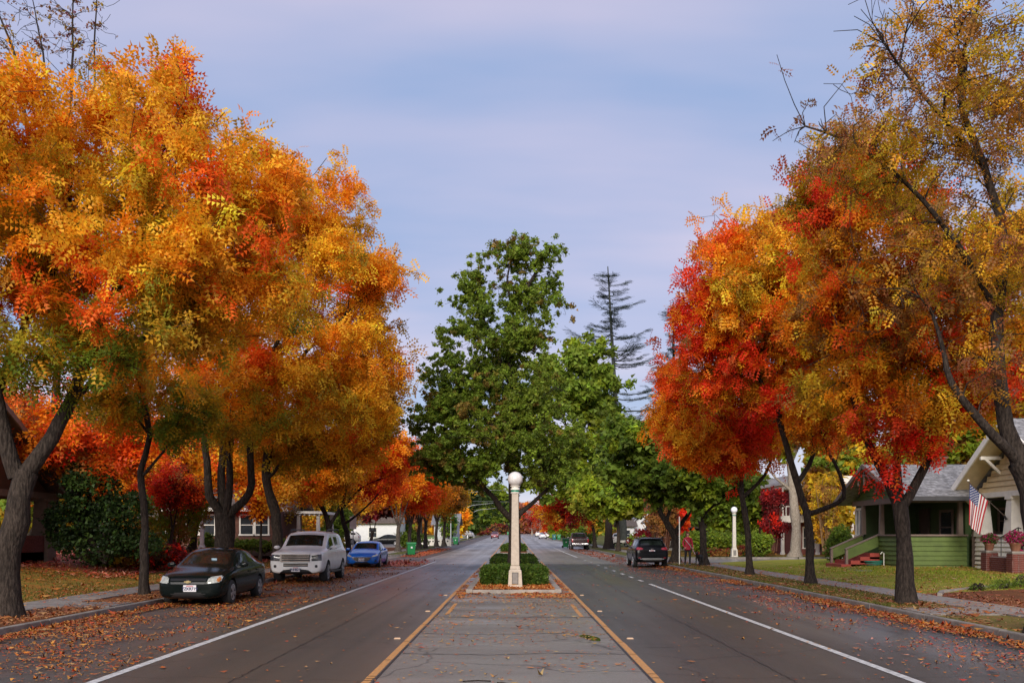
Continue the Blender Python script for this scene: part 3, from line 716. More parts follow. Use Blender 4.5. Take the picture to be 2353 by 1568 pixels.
# --- flag on a pole fixed to the porch column
fl = thing('flag', 'striped flag with starred blue canton hanging from a slanted porch pole', 'flag', (18.95, 36.6, 2.45))
pa, pb = Vector((18.92, 36.6, 2.42)), Vector((17.9, 37.55, 3.86))
MB().tube([pa, pb], .018, 8).build('pole', WOODB, fl)
MB().lathe([(.01, 0), (.05, .03), (.05, .06), (.01, .09)], 10, tuple(pb)).build('finial', CREAM, fl)
MB().bar(pa-Vector((0, 0, .06)), pa+(pb-pa)*.06, .07).build('holder', IRON, fl)
FR, FW, FB = mat('flag_red', (.42, .02, .03), .8, .06), mat('flag_white', (.72, .7, .68), .8, .04), mat('flag_blue', (.02, .04, .16), .8, .06)
du = (pb-pa).normalized()
def fpt(s, t):      # s: along the hoist (from finial down the pole), t: along the fly (hangs down)
    p = pb-du*(.08+s*.98)
    sway = .06*math.sin(5.5*s+2.2*t)*t+.035*math.sin(13*s)*t
    q = p+Vector((.0, -.0, -1))*(t*1.62)
    pull = t*.46*s                                   # cloth gathers towards the finial side as it hangs
    return q+du*pull*.9+Vector((.7, .7, 0))*sway+Vector((-.12, .1, 0))*t*.3
cl = MB(); ns, ntt = 39, 36
def ij(i, j): return fpt(i/ns, j/ntt)
for i in range(ns):
    for j in range(ntt):
        stripe_i = i//3
        mi = (0 if stripe_i % 2 == 0 else 1)
        if stripe_i < 7 and j < 14: mi = 2
        cl.add([ij(i, j), ij(i+1, j), ij(i+1, j+1), ij(i, j+1)], [(0, 1, 2, 3)], mi)
cloth = cl.build('cloth', [FR, FW, FB], fl)
st = MB()
for r_ in range(9):
    for k in range(6 if r_ % 2 == 0 else 5):
        s0 = (r_+1)/10*7/13; t0 = ((k+.5+(0 if r_ % 2 == 0 else .5))/6)*14/36
        for sg in (-1, 1):
            c = fpt(s0, t0); e1 = (fpt(s0+.01, t0)-c).normalized(); e2 = (fpt(s0, t0+.01)-c).normalized(); nn = e1.cross(e2)*.004*sg
            vs = [c+nn+(e1*math.cos(a)+e2*math.sin(a))*(.03 if q % 2 == 0 else .012) for q, a in enumerate([math.pi*q/5 for q in range(10)])]
            st.add(vs, [tuple(range(10))])
o = st.build('stars', FW, cloth); o['kind'] = 'stuff'

# --- green house
gh = thing('green_house', 'dark green bungalow with boarded porch, red steps and grey shingle roof', 'house', (20, 42.6, .4))
GX, GY0, GY1 = 16.2, 39.6, 45.8
MB().b2(18.8, 26, 39.7, 45.7, .2, 3.2).b2(16.4, 18.8, 44.6, 45.7, .2, 3.2).build('wall', GREEN_D, gh)
gw = MB().prism([(39.5, 3.18), (45.8, 3.18), (42.6, 4.62)], 'X', 16.35, 26).build('gable_wall', GREEN_D, gh)
sl2 = (4.74-3.2)/(42.6-38.7)
boards_X(gw, GREEN_P, 39, 46, 16.35, 3.36, 4.5, .19, clip=lambda z: (42.6-(4.62-z)/sl2*.92, 42.6+(4.62-z)/sl2*.92))
MB().b2(16.25, 16.42, 39.45, 45.8, 3.12, 3.36).b2(16.3, 18.8, 39.55, 39.72, 3.12, 3.3).build('porch_beam', TAUPE, gh)
MB().b2(16.3, 18.8, 39.65, 44.6, .3, .92).build('porch_floor', TAUPE, gh)
p1_ = MB().b2(16.23, 16.35, 39.65, 42.3, .3, 1.72).b2(16.23, 18.8, 39.63, 39.75, .3, 1.72).build('parapet', GREEN_P, gh)
boards_X(p1_, GREEN_P, 39.62, 42.3, 16.23, .32, 1.7, .2); boards_Y(p1_, GREEN_P, 16.2, 18.82, 39.63, .32, 1.7, .2)
MB().b2(16.13, 16.45, 39.52, 42.35, 1.72, 1.79).b2(16.45, 18.85, 39.52, 39.85, 1.72, 1.79).build('parapet_cap', TAUPE, gh)
for x, y in ((16.3, 42.25), (16.3, 39.75), (18.6, 39.75), (16.3, 44.45)):
    MB().frus((x, y), (.2, .2), (.15, .15), 1.79, 3.12).build('porch_post', TAUPE, gh)
window(gh, (16.39, 45.15, 2.35), .75, 1.15, 'X', sash=False, mull=1, glass=mat('curtained_glass', (.3, .31, .3), .1, .2, 3))
window(gh, (16.33, 42.6, 3.95), .5, .45, 'X', TAUPE, sash=False)
window(gh, (20.6, 39.68, 2.35), .8, .9, 'Y', TAUPE)
window(gh, (18.76, 41.3, 2.1), 1.1, 1.3, 'X', TAUPE)
door = MB().b2(18.68, 18.78, 43.0, 43.95, .93, 2.95).build('door', WOODB, gh); MB().box((18.64, 43.8, 1.9), (.06, .05, .14)).build('handle', IRON, door)
roof = gable_roof(gh, SHING, 15.6, 26.4, 42.6, 4.74, 38.7, 3.18, 46.5, 3.18)
shingles(roof, 15.6, 26.4, 38.7, 3.33, 42.6, 4.89, SHING, .15, .3, seed=7)
for s, ye in ((-1, 38.7), (1, 46.5)):
    MB().bar((15.57, 42.6, 4.84), (15.57, ye, 3.24), .05, .18).build('fascia', TAUPE, gh)
MB().b2(15.62, 26.4, 38.62, 38.7, 3.16, 3.33).build('gutter', mat('gutter_dark', (.05, .05, .055), .5), gh)
arc = [(15.66, 42.6+.75*math.cos(a), 4.0+.42*math.sin(a)) for a in [math.pi*i/10 for i in range(11)]]
MB().tube(arc, .04, 6).bar((15.66, 42.6, 4.0), (15.66, 42.6, 4.78), .07).build('gable_bracket', TAUPE, gh)
ch = MB().b2(18.5, 19.2, 42.3, 42.9, 4.4, 5.15).b2(18.44, 19.26, 42.24, 42.96, 5.15, 5.24).build('chimney', BRICK_BR, roof)
stp = MB()
for i in range(4): stp.b2(14.5+i*.42, 16.22, 42.2, 44.3, .3+.165*i-.1, .3+.165*(i+1))
stp.build('steps', REDSTEP, gh)
for y in (42.38, 44.38):
    w_ = MB().prism([(14.8, .66), (16.23, 1.26), (16.23, 1.74), (14.8, 1.12)], 'Y', y-.05, y+.05).build('stair_wing', GREEN_P, gh)
    MB().bar((14.72, y, 1.13), (16.23, y, 1.79), .17, .05).build('rail_cap', TAUPE, w_)
    MB().b2(14.74, 14.84, y-.07, y+.07, .25, 1.1).build('rail_post', TAUPE, w_)
gt = thing('side_gate', 'brown wooden gate closing the gap between the green and cream houses', 'gate', (19.35, 39.3, .35))
for i in range(6): MB().b2(18.87+i*.17, 19.03+i*.17, 39.25, 39.29, .36, 1.92+.02*(i % 2)).build('plank', WOODB, gt)
MB().b2(18.87, 19.88, 39.29, 39.34, .7, .8).b2(18.87, 19.88, 39.29, 39.34, 1.55, 1.65).build('rail', WOODB, gt)
hose = MB().tube([(15.75+.28*math.cos(a)*(1+.03*a), 41.7+.28*math.sin(a), .42+.012*a) for a in [i*.35 for i in range(54)]], .022, 6)
tag(hose.build('garden_hose', mat('hose_teal', (.03, .17, .12), .5)), 'coiled teal garden hose lying on the lawn by the red steps', 'hose')
tap = thing('garden_tap', 'white standpipe tap beside the red steps of the green house', 'tap', (16.05, 41.35, .38))
MB().tube([(16.05, 41.35, .36), (16.05, 41.35, .98), (15.97, 41.35, 1.02), (15.9, 41.35, .94)], .02, 8).build('pipe', CREAM, tap); MB().lathe([(.05, 0), (.05, .02)], 10, (16.05, 41.35, 1.0)).build('handle', IRON, tap)

# --- brown brick bungalow behind the parked cars
bb = thing('brick_bungalow', 'brown brick bungalow with paired white sash windows beyond the parked cars', 'house', (-17, 60, .75))
MB().b2(-20.6, -14.0, 57, 63, .6, 3.25).build('wall', BRICK_BR, bb)
MB().b2(-20.65, -13.95, 56.95, 63, .5, 1.0).build('plinth', mat('plinth_dark', (.06, .035, .028), .9), bb)
for x in (-19.2, -18.25, -15.95, -15.05): window(bb, (x, 57, 2.35), .72, 1.1, 'Y')
rf_ = gable_roof(bb, SHING_B, -21.3, -13.3, 60, 4.9, 56.3, 3.2, 63.7, 3.2)
MB().b2(-21.3, -13.3, 56.22, 56.3, 3.16, 3.34).build('fascia', CREAM, bb)
MB().prism([(57, 3.25), (63, 3.25), (60, 4.75)], 'X', -14.1, -14.0).build('gable_wall', STUCCO, bb)
MB().b2(-14.0, -11.9, 58.4, 63, .6, 1.0).build('porch_floor', CONC, bb)
MB().b2(-12.05, -11.9, 58.4, 63, 1.0, 1.75).b2(-13.95, -12.05, 58.4, 58.55, 1.0, 1.75).build('porch_wall', mat('paint_red', (.25, .02, .02), .6), bb)
for x, y in ((-12.0, 58.5), (-13.2, 58.5), (-12.0, 62.8)): MB().frus((x, y), (.22, .22), (.17, .17), 1.75, 3.05).build('porch_post', CREAM, bb)
MB().b2(-14.2, -11.7, 58.2, 63.2, 3.05, 3.2).build('porch_roof', CREAM, bb)
sl_ = thing('string_lights', 'string of small white bulbs along the porch eave of the brick bungalow', 'lights', (-13, 58.15, 3.0))
MB().tube([(-14.1+i*.3, 58.12, 3.0-.04*math.sin(i*1.57)**2) for i in range(9)], .008, 4).build('cord', IRON, sl_)
for i in range(8): MB().lathe([(.01, 0), (.05, .03), (.05, .07), (.015, .1)], 8, (-13.95+i*.3, 58.12, 2.9)).build('bulb', CREAM, sl_)

# --- dark brown house at the near corner
dh = thing('brown_house', 'dark brown gabled house with stucco porch pillars and a red brick parapet', 'house', (-22, 34, .75))
MB().b2(-32, -22.2, 28, 38.6, .5, 3.3).prism([(27.6, 3.3), (38.8, 3.3), (33.2, 6.3)], 'X', -32, -19.4).build('wall', mat('stain_brown', (.1, .045, .025), .8, .2, 3), dh)
gable_roof(dh, SHING_B, -32.4, -18.6, 33.2, 6.5, 27, 3.25, 39.4, 3.25)
for s in (-1, 1): MB().bar((-18.57, 33.2, 6.6), (-18.57, 33.2+s*6.25, 3.28), .06, .2).build('fascia', STUCCO, dh)
MB().b2(-22.2, -19.3, 28, 38.6, .5, 1.1).build('porch_floor', CONC, dh)
MB().b2(-19.5, -19.3, 28, 38.3, .5, 1.75).build('porch_parapet', BRICK, dh)
for y in (38.3, 33.5, 28.6): MB().frus((-19.5, y), (.75, .75), (.5, .5), .45, 3.1).frus((-19.5, y), (.8, .8), (.8, .8), 3.1, 3.2).build('porch_pillar', STUCCO, dh)
MB().b2(-19.75, -19.25, 27.8, 38.9, 3.2, 3.45).build('porch_beam', STUCCO, dh)
window(dh, (-22.2, 35.5, 2.2), 1.4, 1.3, 'X', STUCCO, face=1)

dh.location.x += .6
# --- houses further up the street
def far_house(name, label, x0, x1, y0, y1, z0, hw, hr, wm, rm, wins, ridge='X', trim=CREAM):
    t = thing(name, label, 'house', ((x0+x1)/2, (y0+y1)/2, z0))
    w_ = MB().b2(x0, x1, y0, y1, z0-.3, z0+hw)
    if ridge == 'X':
        w_.prism([(y0, z0+hw), (y1, z0+hw), ((y0+y1)/2, z0+hr)], 'X', x0, x1); w_.build('wall', wm, t)
        gable_roof(t, rm, x0-.5, x1+.5, (y0+y1)/2, z0+hr+.05, y0-.5, z0+hw-.2, y1+.5, z0+hw-.2)
    else:
        w_.prism([(x0, z0+hw), (x1, z0+hw), ((x0+x1)/2, z0+hr)], 'Y', y0, y1); w_.build('wall', wm, t)
        xm = (x0+x1)/2
        MB().prism([(x0-.5, z0+hw-.25), (xm, z0+hr+.05), (x1+.5, z0+hw-.25), (x1+.5, z0+hw-.08), (xm, z0+hr+.2), (x0-.5, z0+hw-.08)], 'Y', y0-.5, y1+.5).build('roof', rm, t)
    for (x, z, w, h) in wins: window(t, (x, y0, z0+z), w, h, 'Y', trim)
    return t
far_house('white_house', 'white gabled house behind the dark pickup and yellow-green tree', 20.2, 27.5, 160, 170, .6, 3.2, 6.2, mat('wall_white', (.72, .71, .7), .7, .05, 2), SHING, [(22.4, 1.6, 1, 1.4), (25, 1.6, 1, 1.4)], 'Y')
far_house('garden_shed', 'white outbuilding with a dark doorway beside the white gabled house', 17.6, 20, 158, 163, .6, 2.6, 3.6, mat('wall_white', (.72, .71, .7), .7, .05, 2), SHING_B, [(18.8, 1.2, .9, 1.3)], 'X')
far_house('cottage', 'small pale blue-grey cottage behind the street lamp poles', -13.2, -9.6+.2, 158, 166, .5, 3.0, 4.6, mat('wall_pale', (.5, .52, .54), .7, .05, 2), SHING, [(-11.6, 1.6, .9, 1.3)], 'X')
far_house('white_bungalow', 'white bungalow half hidden behind the vase-shaped orange trees', -27, -17, 142, 150, .35, 3.2, 5.4, mat('wall_white', (.72, .71, .7), .7, .05, 2), SHING_B, [(-24.5, 1.7, 1.1, 1.4), (-21, 1.7, 1.1, 1.4)], 'X')
far_house('ochre_house', 'ochre gabled house among trees beyond the crossing', -36, -26, 92, 101, .15, 3.1, 5.6, mat('wall_ochre', (.3, .2, .1), .8, .1, 2), SHING_B, [(-33, 1.6, 1.1, 1.3), (-28.5, 1.6, 1.1, 1.3)], 'X')
far_house('grey_house', 'low grey house with pale roof beyond the red walker', 14.4, 19.5, 96, 104, .15, 3.0, 5.4, mat('wall_grey', (.3, .29, .27), .8, .1, 2), SHING, [(16, 1.6, 1, 1.3), (18.2, 1.6, 1, 1.3)], 'Y')
# two-storey house with a balcony behind the pale trunk
vh = thing('balcony_house', 'two-storey red brick house with white balcony and cornice behind the pale trunk', 'house', (25, 81, .2))
MB().b2(22.6, 31, 77.5, 88, 0, 6.1).build('wall', mat('brick_far', (.2, .06, .045), .85, .2, 3), vh)
MB().b2(21.2, 31.3, 76.2, 88.2, 5.7, 5.95).b2(21.5, 31.2, 76.5, 88.1, 5.4, 5.7).b2(21.9, 31.0, 77, 88, 5.95, 6.5).build('cornice', CREAM, vh)
MB().b2(21.4, 31.2, 76.4, 78, 2.75, 3.1).b2(21.4, 31.2, 76.4, 78, 3.1, 3.28).build('balcony', CREAM, vh)
MB().b2(21.5, 31.1, 76.48, 76.56, 3.98, 4.06).b2(21.46, 21.54, 76.5, 78, 3.98, 4.06).build('balcony_rail', CREAM, vh)
for i in range(30): MB().b2(21.5+i*.32, 21.57+i*.32, 76.49, 76.55, 3.28, 3.98).build('baluster', CREAM, vh)
for x in (21.6, 24.4, 27.2, 30):
    MB().lathe([(.2, .15), (.2, .3), (.15, .35), (.13, 2.6), (.18, 2.68), (.2, 2.75)], 12, (x, 76.6, 0)).build('porch_column', CREAM, vh)
    MB().lathe([(.1, 3.28), (.09, 5.4)], 10, (x, 76.6, 0)).build('balcony_post', CREAM, vh)
for x in (24, 26.5, 29):
    window(vh, (x, 77.5, 1.5), .9, 1.6, 'Y'); window(vh, (x, 77.5, 4.5), .9, 1.4, 'Y')

# ------------------------------------------------------------------ lamps, poles, bins, fences
POST = mat('lamp_stone', (0.46, 0.39, 0.31), 0.75, 0.12, 9, 0.15)
GLOBE = mat('lamp_globe', (0.66, 0.63, 0.61), 0.25, 0.16, 4)
TEAL = mat('lamp_band_green', (0.02, 0.2, 0.11), 0.4, 0.2, 10)
def lamp_post(label, x, y, z, s=1.0, grp=None, m=POST, gm=GLOBE):
    t = thing('lamp_post', label, 'street lamp', (x, y, z), 0, grp)
    a = MB().frus((0, 0), (.47*s, .47*s), (.45*s, .45*s), 0, .1*s).frus((0, 0), (.45*s, .45*s), (.40*s, .40*s), .1*s, .54*s).frus((0, 0), (.40*s, .40*s), (.29*s, .29*s), .54*s, .6*s).frus((0, 0), (.33*s, .33*s), (.29*s, .29*s), .6*s, .7*s)
    a.build('base', m, t, local=True, bevel=.012*s)
    MB().frus((0, 0), (.27*s, .27*s), (.215*s, .215*s), .7*s, 2.99*s).build('shaft', m, t, local=True, bevel=.035*s)
    pl = MB().b2(-.085*s, .085*s, -.232*s, -.205*s, .13*s, .47*s).build('access_plate', mat('plate_grey', (.2, .18, .16), .6), t, local=True, bevel=.01)
    MB().b2(-.1*s, .1*s, -.226*s, -.2*s, .11*s, .49*s).build('plate_rim', mat('plate_dark', (.08, .07, .06), .7), pl, local=True)
    MB().lathe([(.12*s, 2.99*s), (.14*s, 3.0*s), (.145*s, 3.03*s), (.12*s, 3.04*s), (.12*s, 3.1*s), (.145*s, 3.11*s), (.145*s, 3.15*s), (.12*s, 3.16*s), (.12*s, 3.2*s), (.16*s, 3.22*s), (.16*s, 3.235*s)], 20).build('collar', CREAM if m is POST else m, t, smooth=True, local=True)
    MB().lathe([(.126*s, 3.042*s), (.134*s, 3.05*s), (.134*s, 3.09*s), (.126*s, 3.1*s)], 20).build('collar_band', TEAL, t, smooth=True, local=True)
    MB().lathe([(.24*s*math.sin(q), 3.45*s-.24*s*math.cos(q)) for q in [R(20)+(R(160)-R(1))*i/18 for i in range(19)]], 32).build('globe', gm, t, smooth=True, local=True)
    return t
lamp_post('large stone lamp post with frosted globe at the tip of the median hedge', 0.045, 30.4, .1)
lamp_post('pale lamp post with white globe at the corner across the side street', 16.25, 70.3, .13, 1.0, None, mat('lamp_pale', (.55, .5, .42), .7), mat('globe_white', (.8, .8, .8), .25))
lamp_post('slim white lamp post in front of the brown brick bungalow', -17.0, 52.0, .72, .74, None, mat('lamp_white', (.62, .6, .57), .6), mat('globe_white', (.8, .8, .8), .25))
STEEL = mat('galvanised', (.42, .43, .44), .45, .1, 3, metal=.4)
def cobra(label, x, y, h, arm, rise, grp):
    z = road_z(y)+.15
    t = thing('street_light', label, 'street light', (x, y, z), 0, grp)
    MB().tube([(0, 0, 0), (0, 0, h)], [.09, .06], 10).build('pole', STEEL, t, smooth=True, local=True)
    if arm:
        MB().tube([(0, 0, h-.1)]+[(arm*i/6, 0, h-.1+rise*math.sin(math.pi/2*i/6)) for i in range(1, 7)], [.04-.002*i for i in range(7)], 8).build('arm', STEEL, t, smooth=True, local=True)
        MB().lathe([(.04, 0), (.14, .12), (.17, .4), (.12, .72), (.03, .85)], 12).build('lamp_head', mat('lamp_head', (.6, .6, .6), .4), t, smooth=True, local=True)
        hd = t.children[-1]; hd.rotation_euler = (0, R(84), 0); hd.location = (arm-.1, 0, h-.1+rise); hd.scale = (.4, .75, .6)
    return t
cobra('tall grey street light with its arm over the road beside the second green bin', -8.9+.0, 143, 7.0, 1.5, .6, None)
cobra('plain grey pole standing beside the tallest street light', -9.9, 150, 7.2, 0, 0, None)
cobra('shorter street light whose arm hangs over the far white car', -9.6, 198, 6.6, 1.5, .55, None)
cobra('farthest street light in the row along the bend', -9.0, 215, 6.0, 1.5, .5, None)
sp = thing('sign_pole', 'thin white sign pole behind the woman in red', 'pole', (8.95, 50.0+1.5, .15))
MB().tube([(8.95, 51.5, .1), (8.95, 51.5, 2.75)], .03, 8).build('pole', CREAM, sp)
MB().b2(8.94, 8.96, 51.4, 51.6, 2.3, 2.72).build('sign_plate', CREAM, sp)
rs = thing('street_sign', 'small white road sign on a post beside the parked white off-roader', 'sign', (-9.6, 57, .15))
MB().tube([(-9.6, 57, .1), (-9.6, 57, 2.95)], .03, 8).build('post', STEEL, rs); MB().b2(-9.8, -9.4, 56.95, 56.97, 2.1, 2.85).build('sign_plate', CREAM, rs, bevel=.004)
# wires over the far end of the road
wr = MB()
for z, y in ((8.1, 145), (6.5, 150)):
    wr.tube([(-9.3+i*2.6, y, z+.15+road_z(y)+.16*(abs(i-4.5)/4.5)**2-.1) for i in range(10)], .012, 4)
tag(wr.build('overhead_wires', STEEL), 'pair of thin wires spanning the road beside the tall street light', 'wires')

BIN = mat('bin_green', (.008, .17, .045), .45, .12, 3); BINL = mat('bin_label', (.7, .72, .7), .6)
def make_bin(label, m=BIN):
    t = thing('wheelie_bin', label, 'bin', (0, 0, 0), 0, 'green wheelie bins put out at the kerb')
    b = MB().frus((0, 0), (.56, .6), (.7, .78), .1, .98); b.frus((0, 0), (.76, .84), (.76, .84), .94, 1.0)
    b.build('body', m, t, local=True, bevel=.02)
    lid = MB().prism([(-.43, 1.0), (.45, 1.0), (.45, 1.06), (.1, 1.13), (-.4, 1.1)], 'X', -.39, .39).build('lid', m, t, local=True, bevel=.015)
    MB().tube([(-.3, .47, 1.0), (.3, .47, 1.0)], .02, 6).build('handle', m, t, local=True)
    MB().b2(-.07, .07, -.40, -.385, .62, .76).build('label', BINL, t, local=True)
    for s in (-1, 1): MB().lathe([(.14, -.04), (.14, .04)], 14, (s*.3, .28, .14), axis='Y').build('wheel', mat('rubber', (.02, .02, .02), .8), t, local=True)
    return t
bn = make_bin('green wheelie bin nearest the crossing on the side of the orange trees')
bn.location = (-8.62, 80, 0); bn.rotation_euler = (0, 0, .25)
BINM = mat('bin_blue', (.01, .12, .12), .45)
for lab, x, y, rz in (('green wheelie bin beside the grey street light pole', -8.3, 136.5, 0), ('green wheelie bin close behind the dark pickup', 6.3, 116, .1), ('green wheelie bin in a pair beyond the pickup', 9.0, 190, 0), ('bluish wheelie bin at the back of the pair beyond the pickup', 8.1, 191.5, .1), ('tiny green wheelie bin far off by the brown bushes', -2.2+.2, 330, 0)):
    c = copy_tree(bn); c['label'] = lab; c.location = (x, y, road_z(y)+.02); c.rotation_euler = (0, 0, rz)
    if 'bluish' in lab:
        for ch in c.children:
            if ch.name.startswith(('body', 'lid')): ch.data = ch.data.copy(); ch.data.materials[0] = BINM
fe = thing('low_fence', 'low white fence with dark slots under the vase-shaped trees', 'fence', (-10.9, 124.5, road_z(124)+.15))
for i in range(4): MB().b2(-13.2+i*1.25, -12.0+i*1.25, 124.4, 124.5, .28, 1.15).build('panel', CREAM, fe)
for i in range(5): MB().b2(-13.27+i*1.25, -13.15+i*1.25, 124.36, 124.54, .2, 1.3).build('post', CREAM, fe)
for i in range(12): MB().b2(-12.9+i*.38, -12.72+i*.38, 124.37, 124.4, .8, .95).build('slot', IRON, fe)
eb = MB()
pts = [(11.35, 25.4), (11.9, 26.5), (12.9, 27.3), (14.3, 27.7), (16.5, 27.9), (20, 28)]
for a, b in zip(pts[:-1], pts[1:]): eb.bar((a[0], a[1], verge_z(*a)+.02), (b[0], b[1], verge_z(*b)+.02), .12, .14)
tag(eb.build('lawn_edging', CONC), 'curved pale concrete edging between the lawn and the leaf bed', 'edging')
# stakes beside the young tree
stk = thing('tree_stakes', 'pair of orange wooden stakes beside the young red tree', 'stakes', (-12.3, 52, .2))
for dx in (0, .45): MB().bar((-12.05+dx, 48.6, .15), (-12.03+dx, 48.6, 1.75-dx*.1), .05).build('stake', mat('stake_wood', (.45, .22, .1), .8), stk)
# ------------------------------------------------------------------ trees
def pinnate(n_pairs=4, ln=.3, lw=.35, droop=.25):
    """compound leaf of unit length along +x: pairs of narrow leaflets and one at the end (one triangle each)"""
    q = []
    for i in range(n_pairs):
        t = .18+.72*i/max(1, n_pairs-1)
        for s in (-1, 1):
            bx, by, bz = t, 0, -droop*t*t
            dx, dy = .35*ln*1.1, s*ln
            px, py = -dy*lw*.62, dx*lw*.62+.0
            mx, my = bx+dx*.3, by+dy*.3
            q += [(mx+px, my+py, bz+.012), (bx+dx, by+dy, bz-.1*ln), (mx-px*.9, my-py*.9-0, bz-.006)]
    b = -droop*.85
    q += [(1.0, ln*.19, b-.03), (1.3, 0, b-.12), (1.0, -ln*.19, b-.03)]
    return np.array(q, dtype=np.float32)
def spray(n=6, seed=0, w=.5):
    """loose spray of broad leaves in a unit ball (one triangle each)"""
    r = np.random.default_rng(seed); q = []
    for i in range(n):
        c = r.normal(0, .33, 3); d = r.normal(0, 1, 3); d /= np.linalg.norm(d); e = np.cross(d, r.normal(0, 1, 3)); e /= np.linalg.norm(e)
        q += [c+e*.24*w, c+d*.48, c-e*.24*w]
    return np.array(q, dtype=np.float32)
T_PIN = pinnate(4, .34, .5); T_PIN_S = pinnate(3, .36, .5); T_BROAD = spray(6, 1, .9); T_BROAD2 = spray(5, 2, 1.0); T_FINE = spray(6, 5, .5)

OR, YO, RD, RO, OL, DG, GR, YG, BR, MR, PK = ((.93, .3, .013), (.94, .47, .028), (.85, .036, .014), (.92, .12, .014), (.5, .34, .02), (.12, .18, .022), (.2, .28, .03), (.28, .34, .022), (.36, .17, .04), (.24, .02, .022), (.55, .2, .12))
def nearest_idx(nodes, p):
    return int(np.argmin(((nodes-p)**2).sum(1)))

def grow(stems, tips, seed, seg=.55, r_tip=.005, up=.12):
    """stems: [(points, r0, r1)]; tips: (n,3). Returns list of tubes (pts, radii), and per-tip twig points"""
    r = np.random.default_rng(seed)
    tubes = []; nodes = []; rad = []; dirs = []; fork = None
    for pts, r0, r1 in stems:
        P = np.array([tuple(p) for p in pts], dtype=float)
        # resample smoothly (Catmull-Rom)
        Q = []; m = len(P)
        for i in range(m-1):
            p0, p1, p2, p3 = P[max(i-1, 0)], P[i], P[i+1], P[min(i+2, m-1)]
            k = max(2, int(np.linalg.norm(p2-p1)/seg)+1)
            for t in np.arange(k)/k:
                Q.append(.5*((2*p1)+(-p0+p2)*t+(2*p0-5*p1+4*p2-p3)*t*t+(-p0+3*p1-3*p2+p3)*t**3))
        Q.append(P[-1]); Q = np.array(Q); n = len(Q)
        Q[1:-1] += r.normal(0, .018, (n-2, 3))*min(1, r0*6)
        rr = r0+(r1-r0)*np.linspace(0, 1, n)**.8
        tubes.append((Q, rr))
        d = np.gradient(Q, axis=0); d /= np.linalg.norm(d, axis=1)[:, None]+1e-9
        s0 = int(n*.45) if fork is None else 1
        if fork is None: fork = Q[-1]
        nodes += list(Q[s0:]); rad += list(rr[s0:]); dirs += list(d[s0:])
    nodes = list(nodes); NB = np.empty((len(nodes)+len(tips)*14+10, 3)); n0 = len(nodes); NB[:n0] = nodes
    RB = np.empty(len(NB)); RB[:n0] = rad; DB = np.empty((len(NB), 3)); DB[:n0] = dirs
    n = n0
    order = np.argsort(((tips-fork)**2).sum(1)+r.uniform(0, 3, len(tips)))
    lead = r.random(len(tips)) < .1
    order = list(order[lead[order]])[::-1]+list(order[~lead[order]])
    twigs = []
    for k in order:
        tp = tips[k]
        v = tp-NB[:n]; dist = np.sqrt((v*v).sum(1))
        df = np.sqrt(((NB[:n]-fork)**2).sum(1)); tf = math.sqrt(((tp-fork)**2).sum())
        cosd = (v*DB[:n]).sum(1)/(dist+1e-6)
        cost = dist*(1.35-.35*cosd)+np.maximum(0, df-tf)*.6+np.maximum(0, NB[:n, 2]-tp[2])*.25+(RB[:n] < .012)*.35
        i = int(np.argmin(cost)); d0 = dist[i]
        if d0 < .05: continue
        c = NB[i]+DB[i]*d0*.3+(tp-NB[i])*.25+np.array([0, 0, up*d0])+r.normal(0, .07*d0, 3)
        m = max(2, min(12, int(d0/seg)+1))
        t = np.linspace(0, 1, m+1)[:, None]
        Q = (1-t)**2*NB[i]+2*t*(1-t)*c+t*t*tp
        rs = min(RB[i]*.75, .01+.0135*d0**1.15); rr = rs+(r_tip-rs)*np.linspace(0, 1, m+1)**.8
        rr = np.maximum(rr, r_tip)
        tubes.append((Q, rr))
        d = np.gradient(Q, axis=0); d /= np.linalg.norm(d, axis=1)[:, None]+1e-9
        NB[n:n+m] = Q[1:]; RB[n:n+m] = rr[1:]; DB[n:n+m] = d[1:]; n += m
        twigs.append((Q, d, k))
    return tubes, twigs

def tubes_mesh(name, tubes, m, parent, min_r=0.0, sides=(10, 6, 4, 3), off=None):
    VV_, FF = [], []; b = 0
    for Q, rr in tubes:
        if rr.max() < min_r: continue
        n = sides[0] if rr[0] > .12 else sides[1] if rr[0] > .04 else sides[2] if rr[0] > .015 else sides[3]
        d = np.gradient(Q, axis=0); d /= np.linalg.norm(d, axis=1)[:, None]+1e-9
        ref = np.array([.31, .93, .2]); x = np.cross(d, ref); x /= np.linalg.norm(x, axis=1)[:, None]+1e-9; y = np.cross(d, x)
        a = np.arange(n)*2*np.pi/n
        ring = Q[:, None, :]+(x[:, None, :]*np.cos(a)[None, :, None]+y[:, None, :]*np.sin(a)[None, :, None])*rr[:, None, None]
        VV_.append(ring.reshape(-1, 3)); k = len(Q)
        i = np.arange(k-1)[:, None]*n; j = np.arange(n)[None, :]; j2 = (j+1) % n
        FF.append(np.stack([i+j, i+j2, i+n+j2, i+n+j], -1).reshape(-1, 4)+b); b += k*n
    V = np.concatenate(VV_); Fq = np.concatenate(FF).astype(np.int32)
    if off is not None: V = V-np.array(off)
    me = bpy.data.meshes.new(name); me.vertices.add(len(V)); me.vertices.foreach_set('co', V.astype(np.float32).ravel())
    me.loops.add(Fq.size); me.loops.foreach_set('vertex_index', Fq.ravel())
    me.polygons.add(len(Fq)); me.polygons.foreach_set('loop_start', np.arange(len(Fq), dtype=np.int32)*4)
    me.polygons.foreach_set('use_smooth', np.ones(len(Fq), dtype=bool))
    me.update(calc_edges=True); me.materials.append(m)
    return link(name, me, parent)

